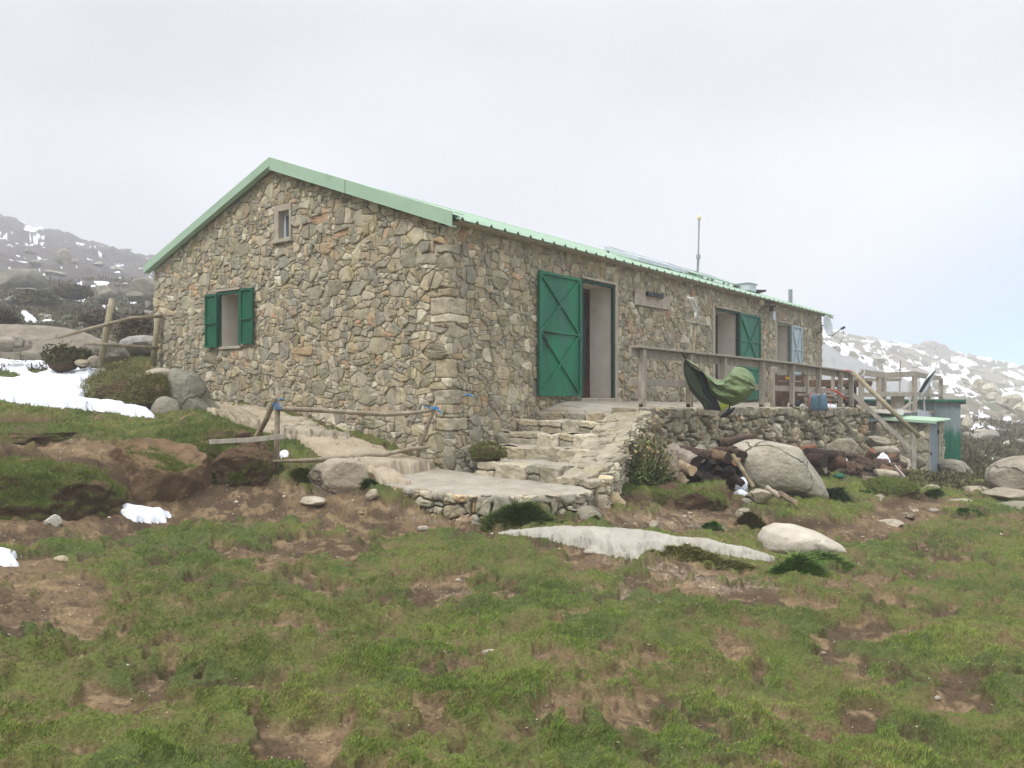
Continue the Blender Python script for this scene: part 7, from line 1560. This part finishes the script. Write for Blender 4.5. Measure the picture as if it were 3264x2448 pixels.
# ================================================================== TURF
rs = np.random.RandomState(2024)
def blades(n, dmin, dmax, hmul, power=1.0):
    az = rs.uniform(-.62, .62, n); d = np.exp(rs.uniform(math.log(dmin), math.log(dmax), n)); x = np.sin(az)*d; y = np.cos(az)*d
    # nearest ground-sheet values
    ia = np.clip(np.searchsorted(AZ, az), 1, len(AZ)-1); ir = np.clip(np.searchsorted(RR, d), 1, len(RR)-1)
    g = GRASS[ir, ia]; cu = np.clip(CUSH[ir, ia]*.7+CUSH2[ir, ia]*.4, 0, 1); keep = rs.rand(n) < g**1.3*(.52+.46*cu)+.012
    x, y, d, ia, ir, g = x[keep], y[keep], d[keep], ia[keep], ir[keep], g[keep]
    lx = (x-C.x)*UX+(y-C.y)*UY; ly = -(x-C.x)*UY+(y-C.y)*UX
    ok = ~((lx > -.15) & (lx < HL+.3) & (ly > -.15) & (ly < HW+.2)) & ~((lx > -.1) & (lx < 14.2) & (ly < 0) & (ly > np.interp(lx, [0, 2.2, 12.7, 14.2], [-2.5, -1.75, -2.4, -2.9]))) & ~((lx > -1.9) & (lx < .1) & (ly > -2.7) & (ly < .4))
    PX = HX+F*x/y; 
    x, y, d, ia, ir, g = x[ok], y[ok], d[ok], ia[ok], ir[ok], g[ok]
    # bilinear height from the sheet
    ta = (np.arctan2(x, y)-AZ[ia-1])/(AZ[ia]-AZ[ia-1]); tr = (np.hypot(x, y)-RR[ir-1])/(RR[ir]-RR[ir-1])
    z = (GZ[ir-1, ia-1]*(1-ta)+GZ[ir-1, ia]*ta)*(1-tr)+(GZ[ir, ia-1]*(1-ta)+GZ[ir, ia]*ta)*tr
    n = len(x); clump = fbm(x*4.3, y*4.3, 301, 3); tall = fbm(x*1.1, y*1.1, 303, 3)
    sc_ = np.maximum(1, d/7.5); h = hmul*sc_**.75*(.5+1.1*g)*rs.uniform(.55, 1.3, n)*(.55+.9*sstep(clump, .3, .7))*(.7+.6*tall)*(1+.7*RIM[ir, ia])*(.65+.6*np.clip(CUSH[ir, ia]*.7+CUSH2[ir, ia]*.4, 0, 1))
    w = .0019*sc_*rs.uniform(.7, 1.4, n); an = rs.uniform(0, 3.1416, n); lean = rs.normal(size=(n, 2))*.55
    wind = np.stack([.35+0*x, .1+0*x], -1)
    A = np.stack([x, y, z-.004], -1); T = A+np.stack([(lean[:, 0]+wind[:, 0])*h, (lean[:, 1]+wind[:, 1])*h, h], -1)
    o_ = np.stack([np.cos(an)*w, np.sin(an)*w, 0*w], -1)
    V = np.stack([A-o_, A+o_, T], 1).reshape(-1, 3)
    green = np.array([lin(120, 142, 64), lin(104, 126, 54), lin(138, 154, 78), lin(88, 106, 52), lin(154, 148, 92), lin(138, 122, 88)])
    pr1 = fbm(x*.8, y*.8, 311, 4); pr2 = fbm(x*3, y*3, 313, 3)
    pk = rs.rand(n)+(pr2-.5)*.9
    ci = np.where(pk < .25, 3, np.where(pk < .55, 1, np.where(pk < .80, 0, np.where(pk < .93, 2, 4)))); ci = np.where(rs.rand(n) < .05+.22*(1-g)+.18*sstep(fbm(x*6, y*6, 317, 3), .55, .75), 5, ci)
    cc = green[ci]*rs.uniform(.75, 1.2, (n, 1)); dull = sstep(pr1, .48, .66)[:, None]*.55; cc = cc*(1-dull)+np.array(lin(100, 106, 62))*dull
    return V, cc
Vb, cb = blades(2100000, 2.75, 24, .0108)
print('blades', len(Vb)//3)
gr_ = raw_mesh('grass', Vb, np.arange(len(Vb)).reshape(-1, 3), M['leaf'], None, np.repeat(cb, 3, 0), False); tag(gr_, kind='stuff')
n = 60000; az = rs.uniform(-.6, .6, n); d = np.exp(rs.uniform(math.log(3), math.log(16), n)); ia = np.clip(np.searchsorted(AZ, az), 0, len(AZ)-1); ir = np.clip(np.searchsorted(RR, d), 0, len(RR)-1)
kk = rs.rand(n) < (1-GRASS[ir, ia])*(.12+.6*GRITM[ir, ia]); az, d, ia, ir = az[kk], d[kk], ia[kk], ir[kk]; x = np.sin(az)*d; y = np.cos(az)*d; n = len(x); z = GZ[ir, ia]; s = rs.uniform(.003, .008, n)*np.maximum(1, d/7)*np.where(rs.rand(n) < .06, 2.2, 1)
oc = np.array([(1, 0, 0), (0, 1, 0), (-1, 0, 0), (0, -1, 0), (0, 0, .7)]); V = (np.stack([x, y, z], -1)[:, None]+(oc[None]+rs.normal(size=(n, 5, 3))*.25)*s[:, None, None]).reshape(-1, 3); b = (np.arange(n)*5)[:, None]
Fg_ = np.concatenate([b+np.array([[0, 1, 4]]), b+np.array([[1, 2, 4]]), b+np.array([[2, 3, 4]]), b+np.array([[3, 0, 4]])]); gc = np.array([lin(186, 174, 152), lin(164, 146, 122), lin(140, 124, 104), lin(206, 198, 180)])[rs.choice(4, n)]
o = raw_mesh('gravel', V, Fg_, M['granite'], None, np.repeat(gc, 5, 0), False); tag(o, kind='stuff')
# low heath on the slopes behind: one mass
n = 60000; az = rs.uniform(-.66, -.30, n); d = np.exp(rs.uniform(math.log(19), math.log(85), n)); az2 = rs.uniform(.44, .66, n); d2 = np.exp(rs.uniform(math.log(17), math.log(70), n))
az = np.concatenate([az, az2]); d = np.concatenate([d, d2]); x = np.sin(az)*d; y = np.cos(az)*d; kk = fbm(x*.6, y*.6, 401, 4) > .47
x, y, d = x[kk], y[kk], d[kk]; lx = (x-C.x)*UX+(y-C.y)*UY; ly = -(x-C.x)*UY+(y-C.y)*UX; ok = ~((lx > -.5) & (lx < HL+.5) & (ly > -3.2) & (ly < HW+.5)); x, y, d = x[ok], y[ok], d[ok]
ir = np.clip(np.searchsorted(RR, d), 0, len(RR)-1); ia = np.clip(np.searchsorted(AZ, np.arctan2(x, y)), 0, len(AZ)-1); ok = SNOW[ir, ia] < .3; x, y, d = x[ok], y[ok], d[ok]
n = len(x); z = gz(x, y); s = .02+.0022*d; rz = rs.rand(n); h = s*rs.uniform(.5, 1.6, n); P = np.stack([x+rs.normal(size=n)*s, y+rs.normal(size=n)*s, z+rz*s*1.2], -1); a = rs.normal(size=(n, 3)); a[:, 2] = np.abs(a[:, 2])+.3; a /= np.linalg.norm(a, axis=1, keepdims=True); b = np.cross(a, rs.normal(size=(n, 3))); b /= np.linalg.norm(b, axis=1, keepdims=True)
V = np.stack([P-b*(s*.45)[:, None], P+b*(s*.45)[:, None], P+a*(h*1.3)[:, None]], 1).reshape(-1, 3)
hc = np.array([lin(82, 80, 52), lin(70, 70, 46), lin(92, 78, 66), lin(104, 98, 72)])[rs.choice(4, n)]*rs.uniform(.75, 1.2, (n, 1))
o = raw_mesh('heath_ground_cover', V, np.arange(n*3).reshape(n, 3), M['leaf'], None, np.repeat(hc, 3, 0), False); tag(o, kind='stuff')

# ================================================================== HAZE
hz_ = MB(); hz_.box((-270, -270, -60), (270, 270, 75)); mh = bpy.data.materials.new('mountain_mist'); mh.use_nodes = True; t = mh.node_tree; t.nodes.clear()
o_ = t.nodes.new('ShaderNodeOutputMaterial'); v_ = t.nodes.new('ShaderNodeVolumePrincipled'); v_.inputs['Color'].default_value = (.97, .98, 1, 1); v_.inputs['Density'].default_value = .0027; t.links.new(v_.outputs[0], o_.inputs['Volume'])
haze = hz_.build('haze', mh); tag(haze, kind='stuff')
